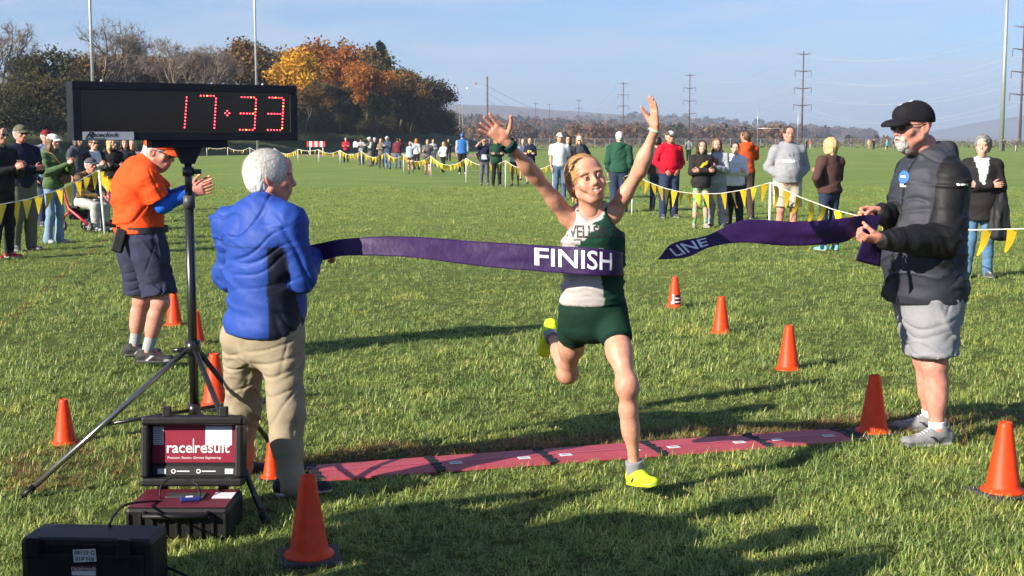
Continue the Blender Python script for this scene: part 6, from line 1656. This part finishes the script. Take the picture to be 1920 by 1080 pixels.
# ------------------------------------------------------------------ pennant lines and stakes
PEN = mat('pennant_yellow', (.82, .56, .02), rough=.6, noise=.06); ROPE = mat('rope', (.72, .70, .62), rough=.8)
PMESH = []
for k in range(4):
    V = []; curl = (.02, .06, -.05, .09)[k]; sk_ = (.0, .03, -.03, .05)[k]
    for j in range(5):
        tt = j / 4; w2 = .055 * (1 - tt) + .003
        V += [(-w2 + sk_ * tt * tt, curl * tt * tt * (1 + .3), -.26 * tt), (w2 + sk_ * tt * tt, curl * tt * tt - .02 * math.sin(tt * 3) * (k % 2), -.26 * tt)]
    o = mk('pennant', V, [[2 * j, 2 * j + 1, 2 * j + 3, 2 * j + 2] for j in range(4)], PEN); PMESH.append(o.data); bpy.data.objects.remove(o)
sm_ = MB(); sm_.tube([(0, 0, -.1), (0, 0, 1)], .018, 8); so = sm_.build('stake', WHITEP, None, True); SDATA = so.data; bpy.data.objects.remove(so)
def stake(px, py, h, label, tilt=0, r=1):
    g = G(px, py); o = bpy.data.objects.new('stake', SDATA); link(o); o.location = (g.x, g.y, 0); o.scale = (r, r, h); o.rotation_euler = (0, tilt, 0); tag(o, label, 'stake', 'white stakes carrying the pennants'); return Vector((g.x + math.sin(tilt) * h, g.y, h * math.cos(tilt)))
def pennants(label, pts, space, sag, size, rope_r):
    root = empty('pennant_line', pts[0]); tag(root, label, 'pennants', 'yellow pennant lines'); o0 = Vector(pts[0])
    k = 0
    for a, b_ in zip(pts, pts[1:]):
        n_ = max(6, int((b_ - a).length / 1.2)); L = (b_ - a).length; path = [a.lerp(b_, s) - Vector((0, 0, sag * L * 4 * s * (1 - s))) for s in np.linspace(0, 1, n_ + 1)]
        MB().tube([p - o0 for p in path], rope_r, 5, caps=False).build('rope', ROPE, root)
        d = (b_ - a).normalized(); ang = math.atan2(d.y, d.x); m_ = max(1, int(L / space))
        for i in range(m_):
            s = (i + .5) / m_; p = a.lerp(b_, s) - Vector((0, 0, sag * L * 4 * s * (1 - s))) - o0; q = bpy.data.objects.new('pennant', PMESH[(k * 7 + i * 3) % 4]); link(q, root); q.location = p; q.rotation_euler = (random.uniform(-.25, .25), random.uniform(-.15, .15), (ang if abs(d.x) > .35 else .5) + random.uniform(-.4, .4)); z_ = size * random.uniform(.85, 1.1); q.scale = (z_, z_, z_); k += 1
t_ = [stake(1442, 459, .97, 'white stake beside the man in the grey hoodie'), stake(2090, 620, .95, 'white stake beyond the right edge of the picture')]
t0 = stake(1185, 402, .9, 'white stake behind the runner\'s left shoulder'); t1 = stake(1037, 366, .92, 'white stake left of the white shirted man'); t2 = stake(948, 352, .92, 'white stake right of the dark green hoodie')
FS = [(874, 342), (808, 331), (757, 323), (724, 317), (678, 311), (638, 307), (598, 304), (559, 303), (515, 299), (469, 296), (427, 294), (388, 293)]
FL = ['in front of the blue vest man', 'beside the boy in the grey tee', 'left of the girl shading her eyes', 'beside the navy jacket man', 'beside the black capped spectator', 'left of the man in red', 'right of the striped barrier', 'left of the striped barrier', 'above the white haired man', 'second right of the clock pole', 'first right of the clock pole', 'just right of the clock pole, farthest away']
ft = [stake(x, y, .92, 'thin white stake ' + l, r=1.0 + .5 * (i > 3)) for i, ((x, y), l) in enumerate(zip(FS, FL))]
pennants('near right pennant line passing in front of the standing spectators', [t1, t0, t_[0], t_[1]], .50, .035, 1.15, .006)
pennants('pennant line beside the runner\'s raised arm along the spectators', [t1, t2, ft[0], ft[1], ft[2]], .50, .04, 1.0, .010)
pennants('far pennant line along the end of the course', ft[2:], .85, .035, 1.25, .014)
a0 = stake(197, 440, 1.12, 'white ribbed stake beside the seated man', tilt=-.06, r=1.15); am = stake(-230, 560, 1.0, 'white stake beyond the left edge of the picture'); a1 = stake(24, 420, 1.30, 'white stake behind the two men at the left edge', r=1.1); a2 = stake(266, 372, 1.0, 'white stake hidden beyond the man in orange')
pennants('left pennant line in front of the clapping spectators', [am, a0, a2], .52, .03, 1.1, .006)
# ------------------------------------------------------------------ spectators
JEAN = tuple(np.array(srgb(92, 116, 150)) * .75); DJEAN = tuple(np.array(srgb(52, 66, 92)) * .7); BLK = (.012, .012, .014); NAV = (.010, .014, .034); KHA = tuple(np.array(srgb(170, 160, 138)) * .7)
GRY = tuple(np.array(srgb(160, 162, 168)) * .75); WHT = (.70, .70, .72); BRN = (.10, .05, .025); DHAIR = (.022, .014, .010); BHAIR = (.085, .045, .022); LHAIR = tuple(np.array(srgb(196, 160, 108)) * .8); GH = (.42, .41, .40)
def T(col, **k): d = dict(col=col, sleeve='long', hem=-.10, loose=.02, arm=.020, wrinkle=.008, bunch=.010, crease=.008, seed=random.randint(1, 60)); d.update(k); return d
def B(col, **k): d = dict(col=col, type='pants', loose=.018, crease=.008, wrinkle=.005); d.update(k); return d
def SPC(top, bot, hair=DHAIR, style='short', fem=False, skin='fair', **k):
    d = dict(top=top, bottom=bot, hair=hair, hairstyle=style, fem=fem, skin=SKINS[skin], shoe=dict(col=k.pop('shoec', (.06, .06, .065)), sole=(.4, .4, .4))); d.update(k); return d
GL, GFR, GFC = 'spectators along the left line', 'spectators behind the right pennants', 'spectators along the far pennant line'
# left line
spectator('teenager in black jacket and red shoes clapping at the left edge', 8, 486, 1.80, 62, SPC(T(BLK, collar=.04, name='jacket'), B(BLK, loose=.012), DHAIR, glasses=True, skin='tan', shoec=(.4, .02, .03)), group=GL, arms='clap')
spectator('man in olive cap, dark fleece and olive trousers with hands clasped', 46, 470, 1.83, 50, SPC(T(NAV, collar=.05, name='fleece'), B((.13, .13, .09), loose=.03, crease=.012), GH, glasses=True, wide=1.12, cap=dict(col=(.10, .10, .06)), skin='red'), group=GL, arms='fold')
w1 = spectator('woman in green hoodie, white cap and flared jeans clapping', 104, 456, 1.70, 62, SPC(T(tuple(np.array(srgb(98, 128, 84)) * .6), hood=True, name='hoodie'), B(tuple(np.array(srgb(130, 160, 186)) * .75), flare=1.5, loose=.012), (.12, .065, .035), 'long', True, cap=dict(col=(.62, .62, .56)), smile=1, shoec=(.3, .3, .3)), group=GL, arms='clap2')
bg_ = MB(); bg_.lathe([(.02, -.075), (.075, -.06), (.10, -.01), (.095, .04), (.05, .07), (.01, .075)], (.06, -.20, 1.02), 14); wbag = bg_.build('shoulder_bag', mat('tan_leather', (.12, .06, .025), rough=.5, noise=.2), w1['root'], True)
sb = MB(); sb.tube([(.10, -.19, 1.07), (.02, -.19, 1.22), (-.09, -.13, 1.40), (-.10, .02, 1.46)], .012, 6); sb.build('bag_strap', MATS['tan_leather'], wbag, True)
# seated man on a walker
def seat_col(V): return np.where((np.sin(V[:, 2] * 60) > .6)[:, None], np.array((.035, .03, .025)), np.array((.14, .085, .035)))
gs_ = G(160, 434)
sm = spectator('seated old man in brown striped sweater and grey cap on a red walker', 160, 434, 1.68, 58, SPC(T(seat_col, hem=-.02, name='sweater'), B(tuple(np.array(srgb(190, 190, 185)) * .7), loose=.03, crease=.012), GH, old=True, skin='red', cap=dict(col=(.06, .065, .075)), shoec=(.35, .35, .35)), group=GL, arms='knee', legs='sit', lean=.22, stoop=.06, at=(gs_.x, gs_.y, 0), z=-.36)
wk = empty('walker', (gs_.x, gs_.y, 0), math.radians(58)); tag(wk, 'red four wheeled walker with black seat under the seated man', 'walker')
REDF = mat('red_frame', (.42, .015, .03), rough=.35); 
MB().box((0, .08, .44), (.46, .30, .045), bev=.015).build('seat', BLACKP, wk); MB().box((0, .16, .31), (.34, .14, .20), bev=.03).build('bag', BLACKP, wk)
for s in (-1, 1):
    MB().tube([(s * .25, .26, .86), (s * .25, .20, .62), (s * .25, .12, .42), (s * .25, -.10, .30), (s * .25, -.38, .14)], [.02, .022, .026, .026, .022], 8).build('side_frame', REDF, wk, True)
    MB().tube([(s * .25, .10, .36), (s * .25, .24, .28), (s * .25, .30, .14)], .022, 8).build('rear_leg', REDF, wk, True)
    MB().tube([(s * .25, .26, .86), (s * .25, .14, .885)], .022, 8).build('hand_grip', BLACKP, wk, True)
    for y in (-.38, .30):
        wm_ = MB(); wm_.lathe([(.07, -.014), (.105, -.014), (.105, .014), (.07, .014)], (s * .25, y, .107), 20, R=Matrix.Rotation(PI / 2, 3, 'Y'), capb=False, capt=False); wo = wm_.build('wheel', BLACKP, wk, True)
        h = MB()
        for k in range(6): h.box((s * .25, y + math.cos(k * PI / 3) * .04, .107 + math.sin(k * PI / 3) * .04), (.012, .085, .012), Matrix.Rotation(k * PI / 3, 3, 'X'))
        h.build('spokes', GALV, wo)
spectator('person in maroon cap and blue plaid shirt behind the green hoodie', 92, 424, 1.80, 40, SPC(T(lambda V: np.where(((np.sin(V[:, 0] * 60) > .3) ^ (np.sin(V[:, 2] * 60) > .3))[:, None], np.array((.09, .13, .2)), np.array((.25, .28, .33))), name='shirt'), B(DJEAN), GH, cap=dict(col=(.16, .015, .02)), skin='red'), group=GL, arms='down')
spectator('woman with sunglasses in black and white top behind the seated man', 180, 420, 1.66, 45, SPC(T(lambda V: np.where((np.abs(V[:, 0]) > .10)[:, None], np.array((.03, .015, .02)), np.array((.55, .55, .58))), name='vest'), B(JEAN), (.10, .05, .03), 'short', True, glasses=True), group=GL, arms='clap')
wb_ = spectator('long haired blonde woman in black jacket and pink leggings', 214, 412, 1.66, 30, SPC(T(BLK, name='jacket', loose=.03), B(tuple(np.array(srgb(186, 88, 104)) * .75), type='leggings'), LHAIR, 'long', True), group=GL, arms='fold', hyaw=.5)
MB().box((0, .18, 1.25), (.28, .15, .40), bev=.05).build('backpack', BLACKP, wb_['root'], True)
spectator('dark haired woman half hidden under the clock, left of the orange shirt', 238, 398, 1.66, 20, SPC(T((.02, .02, .03), name='jacket'), B(DJEAN), DHAIR, 'long', True), group=GL, arms='fold')
spectator('fair haired child half hidden behind the man in orange', 252, 396, 1.62, 10, SPC(T((.25, .2, .2), name='sweater'), B(DJEAN), LHAIR, 'bob', True), group=GL, arms='clap')
spectator('person in grey hood behind the woman with sunglasses', 150, 405, 1.72, 60, SPC(T((.06, .065, .08), hood=True, name='hoodie'), B(DJEAN), (.06, .065, .08), 'bob'), group=GL, arms='down', q='far')
# right line
spectator('woman with curly grey hair and glasses in black coat at the right', 1832, 521, 1.66, -8, SPC(T(lambda V: np.where(((np.abs(V[:, 0] + .01) < .02 + .22 * (V[:, 2] - 1.12)) & (V[:, 1] < 0) & (V[:, 2] > 1.12))[:, None], np.array(WHT), np.array((.018, .017, .018))), hem=-.42, flare=1.12, loose=.035, arm=.035, name='coat'), B(tuple(np.array(srgb(96, 134, 168)) * .75), loose=.02), (.16, .155, .15), 'curly', True, wide=1.12, belly=.02, smile=1, old=True), group=GFR, arms='fold', hyaw=-.3)
gw = G(1858, 521); ct = SDF(); ct.econe((0, 0, 1.12), (.03, 0, .52), (.10, .06), (.15, .07), (1, 0, 0), .02); V, Fc = ct.mesh(.012); N = vnormals(V, Fc); V = V + N * (.02 * fbm(V * np.array((16, 16, 4)), 3))[:, None]
hc_ = mk('held_coat', V, Fc, NYLON, None, np.array((.016, .016, .018))); hc_.location = (gw.x, gw.y - .1, 0); tag(hc_, 'black coat hanging over the arm of the curly grey haired woman', 'coat')
wb2 = spectator('blonde woman in brown sweater and jeans seen from behind, turning left', 1553, 470, 1.64, 205, SPC(T(tuple(np.array(srgb(92, 66, 62)) * .7), name='sweater', hem=-.06, loose=.03, arm=.032), B(DJEAN, loose=.01), tuple(np.array(srgb(206, 172, 120)) * .8), 'bob', True, shoec=(.12, .35, .38), wide=1.05), group=GFR, arms='hip', armr='clap', hyaw=.35)
cloth = SDF(); cloth.econe((-.14, -.22, 1.14), (-.13, -.24, .62), (.10, .04), (.13, .035), (1, 0, 0), .02); V, Fc = cloth.mesh(.012); N = vnormals(V, Fc); V = V + N * (.014 * fbm(V * np.array((22, 22, 4)), 3))[:, None]
cloth_c = np.where(((np.abs(V[:, 2] - .92) < .07) & (np.abs(V[:, 0] + .13) < .05))[:, None], np.array((.6, .06, .03)), np.array((.66, .66, .68)))
ho = mk('held_shirt', V, Fc, CLOTH, None, cloth_c); ho.location = wb2['root'].location; ho.rotation_euler = wb2['root'].rotation_euler; tag(ho, 'white shirt with orange patch hanging over the blonde woman\'s arm', 'shirt')
gh = spectator('large man in grey hoodie and beige shorts with hands in his pocket', 1474, 452, 1.83, 8, SPC(T(GRY, hood=True, name='hoodie', hem=-.06, loose=.028, arm=.03), B(tuple(np.array(srgb(208, 198, 178)) * .75), type='shorts', len=.9, loose=.035, flare=1.12), (.045, .03, .022), 'crop', skin='red', wide=1.08, deep=1.25, belly=.05, headscale=1.06), group=GFR, arms='pocket', hyaw=-.1)
def mark(p, rects, mt, **kw):
    V, F = bars(rects, **kw); project('print_mark', V, F, frame((1, 0, 0), (0, 0, 1), (0, -1, 0), (0, -.8, 0)), p['top'], mt, p['root'], .006)
mark(gh, [(-.06, 1.29, .19, .045), (.06, 1.288, .025, .040)], WP)
for s_ in (-.03, .03):
    dc = MB(); dc.tube([(s_, -.165, 1.44), (s_ * 1.1 - .01, -.20, 1.36)], .006, 6); dc.build('drawstring', BLACKP, gh['root'])
rh = spectator('man in bright red hoodie, grey cap and jeans', 1254, 409, 1.80, 18, SPC(T(tuple(np.array(srgb(206, 22, 48)) * .85), hood=True, name='hoodie', hem=-.08), B(DJEAN, loose=.03, crease=.012), GH, cap=dict(col=(.06, .055, .055), front=(.5, .5, .5)), skin='red', wide=1.1, belly=.03), group=GFR, arms='pocket')
spectator('person in dark brown coat behind the man in red', 1232, 396, 1.68, 160, SPC(T((.08, .04, .035), name='coat'), B(DJEAN), DHAIR, 'short'), group=GFR, arms='down', q='far')
g1 = spectator('girl in black sweatshirt with yellow print and green patterned leggings', 1313, 428, 1.60, 5, SPC(T((.022, .02, .021), hem=-.22, name='sweatshirt', loose=.03, arm=.03), B(lambda V: np.where((fbm(V * 26, 4) > .25)[:, None], np.array((.30, .36, .30)), np.where((fbm(V * 30, 8) > .4)[:, None], np.array((.2, .05, .03)), np.array((.07, .34, .10)))), type='leggings'), (.05, .022, .014), 'long', True, smile=.6, shoec=(.3, .26, .22)), group=GFR, arms='fold')
mark(g1, [(.03, 1.19, .10, .05), (-.02, 1.15, .05, .05), (.07, 1.23, .05, .03)], mat('yellow_print', (.75, .6, .02), rough=.6), slant=.8)
g2 = spectator('girl with long light brown hair in grey hoodie and grey sweatpants', 1342, 426, 1.63, -18, SPC(T(tuple(np.array(srgb(178, 182, 190)) * .75), hood=True, name='hoodie', loose=.03, arm=.03), B(GRY, loose=.03, crease=.01), tuple(np.array(srgb(150, 112, 76)) * .7), 'long', True), group=GFR, arms='clap', hyaw=.2)
mark(g2, [(0, 1.27, .10, .035), (0, 1.225, .12, .035), (0, 1.18, .09, .03)], mat('red_print', (.5, .04, .03), rough=.6))
spectator('girl in white hoodie and wide black trousers holding her wrist', 1376, 423, 1.56, -8, SPC(T((.66, .67, .70), hood=True, name='hoodie', hem=-.16, loose=.04, arm=.035), B((.025, .024, .024), loose=.035), (.055, .03, .02), 'pony', True), group=GFR, arms='fold')
om = spectator('man in orange hoodie seen from behind with a camera at his shoulder', 1396, 411, 1.80, 190, SPC(T(tuple(np.array(srgb(212, 84, 38)) * .8), hood=True, name='hoodie', hem=-.05), B((.06, .042, .035), loose=.025), BHAIR, 'crop', skin='red'), group=GFR, arms='down', armr='photo', hyaw=.4)
cm_ = MB(); cm_.box((-.12, -.30, 1.62), (.14, .09, .10), bev=.012); cm_.lathe([(.035, 0), (.04, .09), (.045, .12)], (-.12, -.34, 1.62), 12, R=Matrix.Rotation(PI / 2, 3, 'X')); co = cm_.build('camera_body', BLACKP, None, False); co.name = 'video_camera'; co.location = om['root'].location; co.rotation_euler = om['root'].rotation_euler; tag(co, 'dark video camera held up by the man in orange hoodie', 'camera')
gj = spectator('white haired man in dark green track jacket seen from behind', 1160, 398, 1.80, 172, SPC(T(lambda V: np.where((np.abs(V[:, 0]) > .20)[:, None] & (np.abs(V[:, 1]) < .02)[:, None], np.array((.5, .52, .5)), np.array((.018, .07, .042))), hood=True, name='jacket', hem=-.12, loose=.035, arm=.035), B(DJEAN, loose=.03), (.50, .50, .49), 'short', wide=1.08), group=GFR, arms='down', hyaw=.3)
spectator('man in white shirt and white cap beside the stake', 1049, 376, 1.80, 12, SPC(T((.62, .62, .64), sleeve='short', name='shirt'), B(JEAN), DHAIR, cap=dict(col=(.6, .6, .6)), skin='tan'), group=GFR, arms='down', q='far')
spectator('dark haired woman in black jacket between the white shirt and the sun hat', 1064, 374, 1.72, 5, SPC(T((.05, .05, .055), name='jacket'), B(DJEAN), DHAIR, 'bob', True), group=GFR, arms='fold', q='far')
spectator('woman in cream sun hat and dark jacket behind the runner\'s head', 1086, 372, 1.72, 0, SPC(T((.04, .045, .06), name='jacket', loose=.035), B(DJEAN), LHAIR, 'bob', True, glasses=True, cap=dict(col=(.55, .50, .38))), group=GFR, arms='photo', armr='fold', q='far')
# far line, left to right
F_ = lambda lab, px, py, H, face, sp, **k: spectator(lab, px, py, H, face, sp, q='far', group=GFC, **k)
D_ = lambda lab, px, py, H, face, sp, **k: spectator(lab, px, py, H, face, sp, q='dot', group='distant people on the field', **k)
F_('man in red jacket with folded arms at the far line', 649, 305, 1.76, 5, SPC(T((.42, .02, .04), name='jacket'), B(BLK), GH), arms='fold')
F_('dark haired person in white top seen from behind at the far line', 667, 292, 1.70, 180, SPC(T(WHT, name='shirt'), B(BLK), DHAIR, 'bob', True), arms='down')
F_('person in grey hoodie and black cap at the far line', 678, 309, 1.75, -20, SPC(T(GRY, hood=True, name='hoodie'), B(DJEAN), DHAIR, cap=dict(col=BLK)), arms='phone')
F_('man in dark vest with pale sleeves and white cap at the far line', 694, 312, 1.78, -60, SPC(T(lambda V: np.where((np.abs(V[:, 0]) > .2)[:, None], np.array((.4, .44, .42)), np.array((.02, .03, .025))), name='vest'), B((.14, .12, .10)), GH, cap=dict(col=WHT)), arms='phone')
F_('person in black with white cap behind the dark vest', 703, 311, 1.74, 10, SPC(T(BLK, name='jacket'), B(BLK), DHAIR, cap=dict(col=WHT)), arms='down')
F_('long haired blonde woman in tan coat at the far line', 715, 316, 1.68, -10, SPC(T((.16, .13, .10), name='coat', hem=-.3), B((.07, .07, .08)), LHAIR, 'long', True), arms='fold')
F_('man in navy jacket and white cap at the far line', 727, 317, 1.80, -30, SPC(T((.035, .06, .11), name='jacket', loose=.03), B(JEAN), GH, cap=dict(col=WHT), wide=1.1), arms='phone')
F_('person in maroon jacket and jeans seen from behind at the far line', 746, 316, 1.74, 170, SPC(T((.13, .022, .035), name='jacket', loose=.03), B(JEAN), DHAIR, wide=1.1), arms='down', armr='photo')
F_('girl in pale blue sweatshirt shading her eyes with her arm', 770, 326, 1.55, -10, SPC(T((.30, .36, .44), name='sweatshirt'), B((.06, .04, .035), type='leggings'), BHAIR, 'pony', True), arms='shade', armr='down')
F_('girl with long red blonde hair in grey hoodie seen from behind', 781, 319, 1.68, 175, SPC(T((.45, .47, .50), name='hoodie'), B((.03, .02, .04)), tuple(np.array(srgb(200, 130, 60)) * .8), 'long', True, hairfront=0), arms='down')
F_('boy in grey tee and orange socks beside the white stake', 802, 329, 1.64, 5, SPC(T((.10, .10, .11), sleeve='short', name='tee'), B((.06, .05, .06), type='shorts', len=.9), BHAIR, 'short', sock=(.45, .1, .04), sockh=.3), arms='down', armr='swingf', legs='walk')
F_('girl in pale shirt just behind the boy in the grey tee', 812, 314, 1.66, 20, SPC(T((.4, .42, .44), name='shirt'), B(JEAN), BHAIR, 'short', True), arms='fold')
F_('blonde girl in pale hoodie and black trousers striding away', 831, 324, 1.52, 150, SPC(T((.50, .55, .62), name='hoodie'), B(BLK), LHAIR, 'long', True, hairfront=0), arms='swingb', legs='walk', lean=.15)
F_('woman in black jacket with white print walking behind the blonde girl', 841, 304, 1.68, 10, SPC(T(BLK, name='jacket'), B(BLK), BHAIR, 'long', True), arms='swingf', armr='swingb', legs='walk')
F_('tall man in bright blue vest and blue beanie seen from behind', 867, 327, 1.92, 180, SPC(T(lambda V: np.where((np.abs(V[:, 0]) > .215)[:, None], np.array((.33, .35, .42)), np.array((.03, .13, .38))), name='vest', loose=.03), B(BLK, loose=.01), (.03, .12, .34), 'short', wide=1.05, shoec=(.3, .3, .3)), arms='down')
F_('kid in dark clothes running in front of the clay strip', 899, 304, 1.5, -60, SPC(T(NAV, name='shirt'), B(BLK), DHAIR), arms='swingf', armr='swingb', legs='run')
F_('girl in navy shirt with white bib shading her eyes', 908, 348, 1.66, 8, SPC(T(lambda V: np.where(((np.abs(V[:, 0]) < .10) & (V[:, 1] < 0) & (V[:, 2] > .95) & (V[:, 2] < 1.10))[:, None], np.array(WHT), np.array((.016, .018, .05))), sleeve='short', name='shirt'), B((.10, .11, .12)), BHAIR, 'pony', True, glasses=True), arms='down', armr='shade')
F_('blonde woman in dark green hoodie beside the girl shading her eyes', 931, 350, 1.72, 8, SPC(T((.012, .045, .028), hood=True, name='hoodie', hem=-.2, loose=.03), B(BLK), LHAIR, 'bob', True, glasses=True), arms='fold')
F_('bare legged girl in pale blue top behind the runner\'s forearm', 966, 349, 1.66, 0, SPC(T((.28, .36, .46), name='top'), B((.03, .03, .04), type='shorts', len=.5), DHAIR, 'pony', True, skin='dark'), arms='fold')
F_('girl in grey top just left of the navy hoodie', 981, 338, 1.64, -10, SPC(T((.10, .10, .13), name='top'), B((.05, .05, .06), type='shorts', len=.5), LHAIR, 'pony', True), arms='down')
nh = F_('fair haired girl in navy hoodie with yellow print', 994, 345, 1.68, -12, SPC(T((.012, .014, .045), hood=True, name='hoodie', hem=-.18, loose=.03), B((.012, .014, .03), type='shorts', len=.6), tuple(np.array(srgb(170, 120, 70)) * .8), 'pony', True), arms='fold')
mark(nh, [(-.03, 1.20, .06, .10), (.05, 1.21, .05, .07)], MATS['yellow_print'])
# far away on the right and left
D_('person in grey shirt and black trousers walking away beyond the girls', 1291, 304, 1.76, 175, SPC(T((.16, .17, .18), name='shirt'), B(BLK), DHAIR, shoec=(.6, .6, .05)), arms='swingb', legs='walk')
D_('left person of the distant pair in front of the goal posts', 1512, 281, 1.72, 60, SPC(T((.04, .02, .03), name='jacket'), B(BLK), DHAIR), arms='fold')
D_('right person of the distant pair in front of the goal posts', 1519, 280, 1.72, -60, SPC(T((.25, .1, .1), name='jacket'), B((.3, .25, .22)), BHAIR), arms='down')
D_('distant person in tan clothes by the far fence', 1629, 281, 1.78, -20, SPC(T((.40, .27, .16), name='shirt'), B((.36, .25, .15)), BHAIR), arms='down')
D_('distant person in black by the far fence', 1638, 281, 1.72, 20, SPC(T(BLK, name='jacket'), B(BLK), DHAIR), arms='fold')
D_('distant runner in turquoise shirt left of the bearded man\'s face', 1663, 288, 1.7, -80, SPC(T((.03, .33, .48), name='shirt', sleeve='short'), B(BLK, type='shorts', len=.5), BHAIR, 'pony', True), arms='swingf', armr='swingb', legs='run')
D_('distant person in black right beside the bearded man\'s beard', 1677, 280, 1.72, 30, SPC(T(BLK, name='jacket'), B((.2, .2, .2)), DHAIR), arms='down')
D_('distant person in black at the foot of the grey mast', 1881, 284, 1.7, -30, SPC(T(BLK, name='jacket'), B(BLK), DHAIR), arms='fold')
D_('distant person in pale trousers at the right edge', 1905, 284, 1.72, 40, SPC(T((.1, .1, .11), name='jacket'), B((.45, .38, .3)), BHAIR), arms='down')
D_('distant man in pale shirt and jeans above the white haired man', 545, 287, 1.76, 180, SPC(T((.45, .47, .5), name='shirt'), B(JEAN), GH), arms='down')
D_('distant dark figure right of the clock pole, left of a pair', 484, 283, 1.74, 20, SPC(T(BLK, name='jacket'), B(BLK), DHAIR), arms='fold')
D_('distant dark figure right of the clock pole, right of a pair', 495, 283, 1.74, -20, SPC(T((.03, .03, .035), name='jacket'), B(BLK), DHAIR), arms='down')
D_('distant figure in grey beside the far pennants left of the pale shirt', 510, 284, 1.68, 60, SPC(T((.08, .09, .09), name='jacket'), B((.06, .06, .07)), DHAIR), arms='down')
# people standing beside the photographer, left of the picture: their shadows lie across the foreground
for i, (x, y, H) in enumerate(((-1.98, 3.55, 1.82), (-1.74, 3.18, 1.74), (-1.66, 2.72, 1.80), (-1.60, 2.25, 1.76), (-2.66, 3.75, 1.74), (-2.50, 3.25, 1.72))):
    spectator(['spectator in dark coat outside the left edge, nearest the closed case', 'spectator in dark coat outside the left edge, second from the closed case', 'spectator in dark coat outside the left edge, third from the closed case', 'spectator in dark coat outside the left edge, nearest the photographer', 'spectator in dark coat farthest outside the left edge', 'spectator in dark coat outside the left edge, beside the farthest one'][i], 0, 900, H, 140, SPC(T((.03, .032, .04), name='coat', hem=-.3, loose=.04, arm=.03), B(DJEAN, loose=.03), DHAIR, cap=dict(col=BLK), wide=1.15), q='far', group='spectators beside the photographer', at=(x, y, 0), arms='photo' if i > 1 else 'pocket')

# striped barrier and mower in the distance
g = G(595, 290); sb_ = empty('striped_barrier', (g.x, g.y, 0)); tag(sb_, 'small red and white striped barrier board on the far field', 'barrier')
for k in range(7):
    m = MB(); m.box((-1.0 + k * .29, 0, 1.15), (.285, .05, .62)); m.build('stripe_board', mat('barrier_red', (.5, .03, .03), rough=.6) if k % 2 == 0 else WHITEP, sb_)
for s in (-.8, .6): MB().box((s, .06, .42), (.08, .06, .86)).build('leg', WHITEP, sb_)
g = G(455, 283); mw = empty('lawn_tractor', (g.x, g.y, 0), .2); tag(mw, 'dark green mower parked on the far field right of the clock pole', 'mower'); MG = mat('mower_green', (.012, .045, .015), rough=.4)
MB().box((0, 0, .75), (2.3, 1.1, .35), bev=.08).build('deck', MG, mw); MB().box((-.75, 0, 1.1), (.8, .8, .5), bev=.1).build('bonnet', MG, mw); MB().box((.35, 0, 1.15), (.5, .55, .15), bev=.04).build('seat', BLACKP, mw); MB().box((.58, 0, 1.4), (.12, .55, .5), bev=.04).build('backrest', BLACKP, mw)
for x, r_ in ((-.85, .33), (.75, .48)):
    for s in (-1, 1): MB().lathe([(r_ * .5, -.13), (r_, -.13), (r_, .13), (r_ * .5, .13)], (x, s * .6, r_), 18, R=Matrix.Rotation(PI / 2, 3, 'X')).build('wheel', BLACKP, mw, True)
MB().tube([(.9, -.5, .9), (.9, -.5, 1.9), (.9, .5, 1.9), (.9, .5, .9)], .04, 6).build('roll_bar', BLACKP, mw)
MB().tube([(-.3, 0, 1.3), (-.05, 0, 1.55)], .03, 6).build('steering_column', BLACKP, mw)

# ------------------------------------------------------------------ haze of the valley air
hz = mk('haze', [(x, y, z) for z in (-3, 175) for y in (-120, 7200) for x in (-4200, 4200)], [[0, 2, 3, 1], [4, 5, 7, 6], [0, 1, 5, 4], [2, 6, 7, 3], [0, 4, 6, 2], [1, 3, 7, 5]], None, smooth=False)
hmt = bpy.data.materials.new('haze'); hmt.use_nodes = True; tn = hmt.node_tree; tn.nodes.clear(); out = tn.nodes.new('ShaderNodeOutputMaterial'); pv = tn.nodes.new('ShaderNodeVolumePrincipled')
pv.inputs['Color'].default_value = (.60, .74, .95, 1); pv.inputs['Density'].default_value = 2.6e-4; pv.inputs['Anisotropy'].default_value = .1
tn.links.new(pv.outputs[0], out.inputs['Volume']); hz.data.materials.clear(); hz.data.materials.append(hmt); tag(hz, 'pale blue haze lying over the valley', 'haze', kind='stuff')
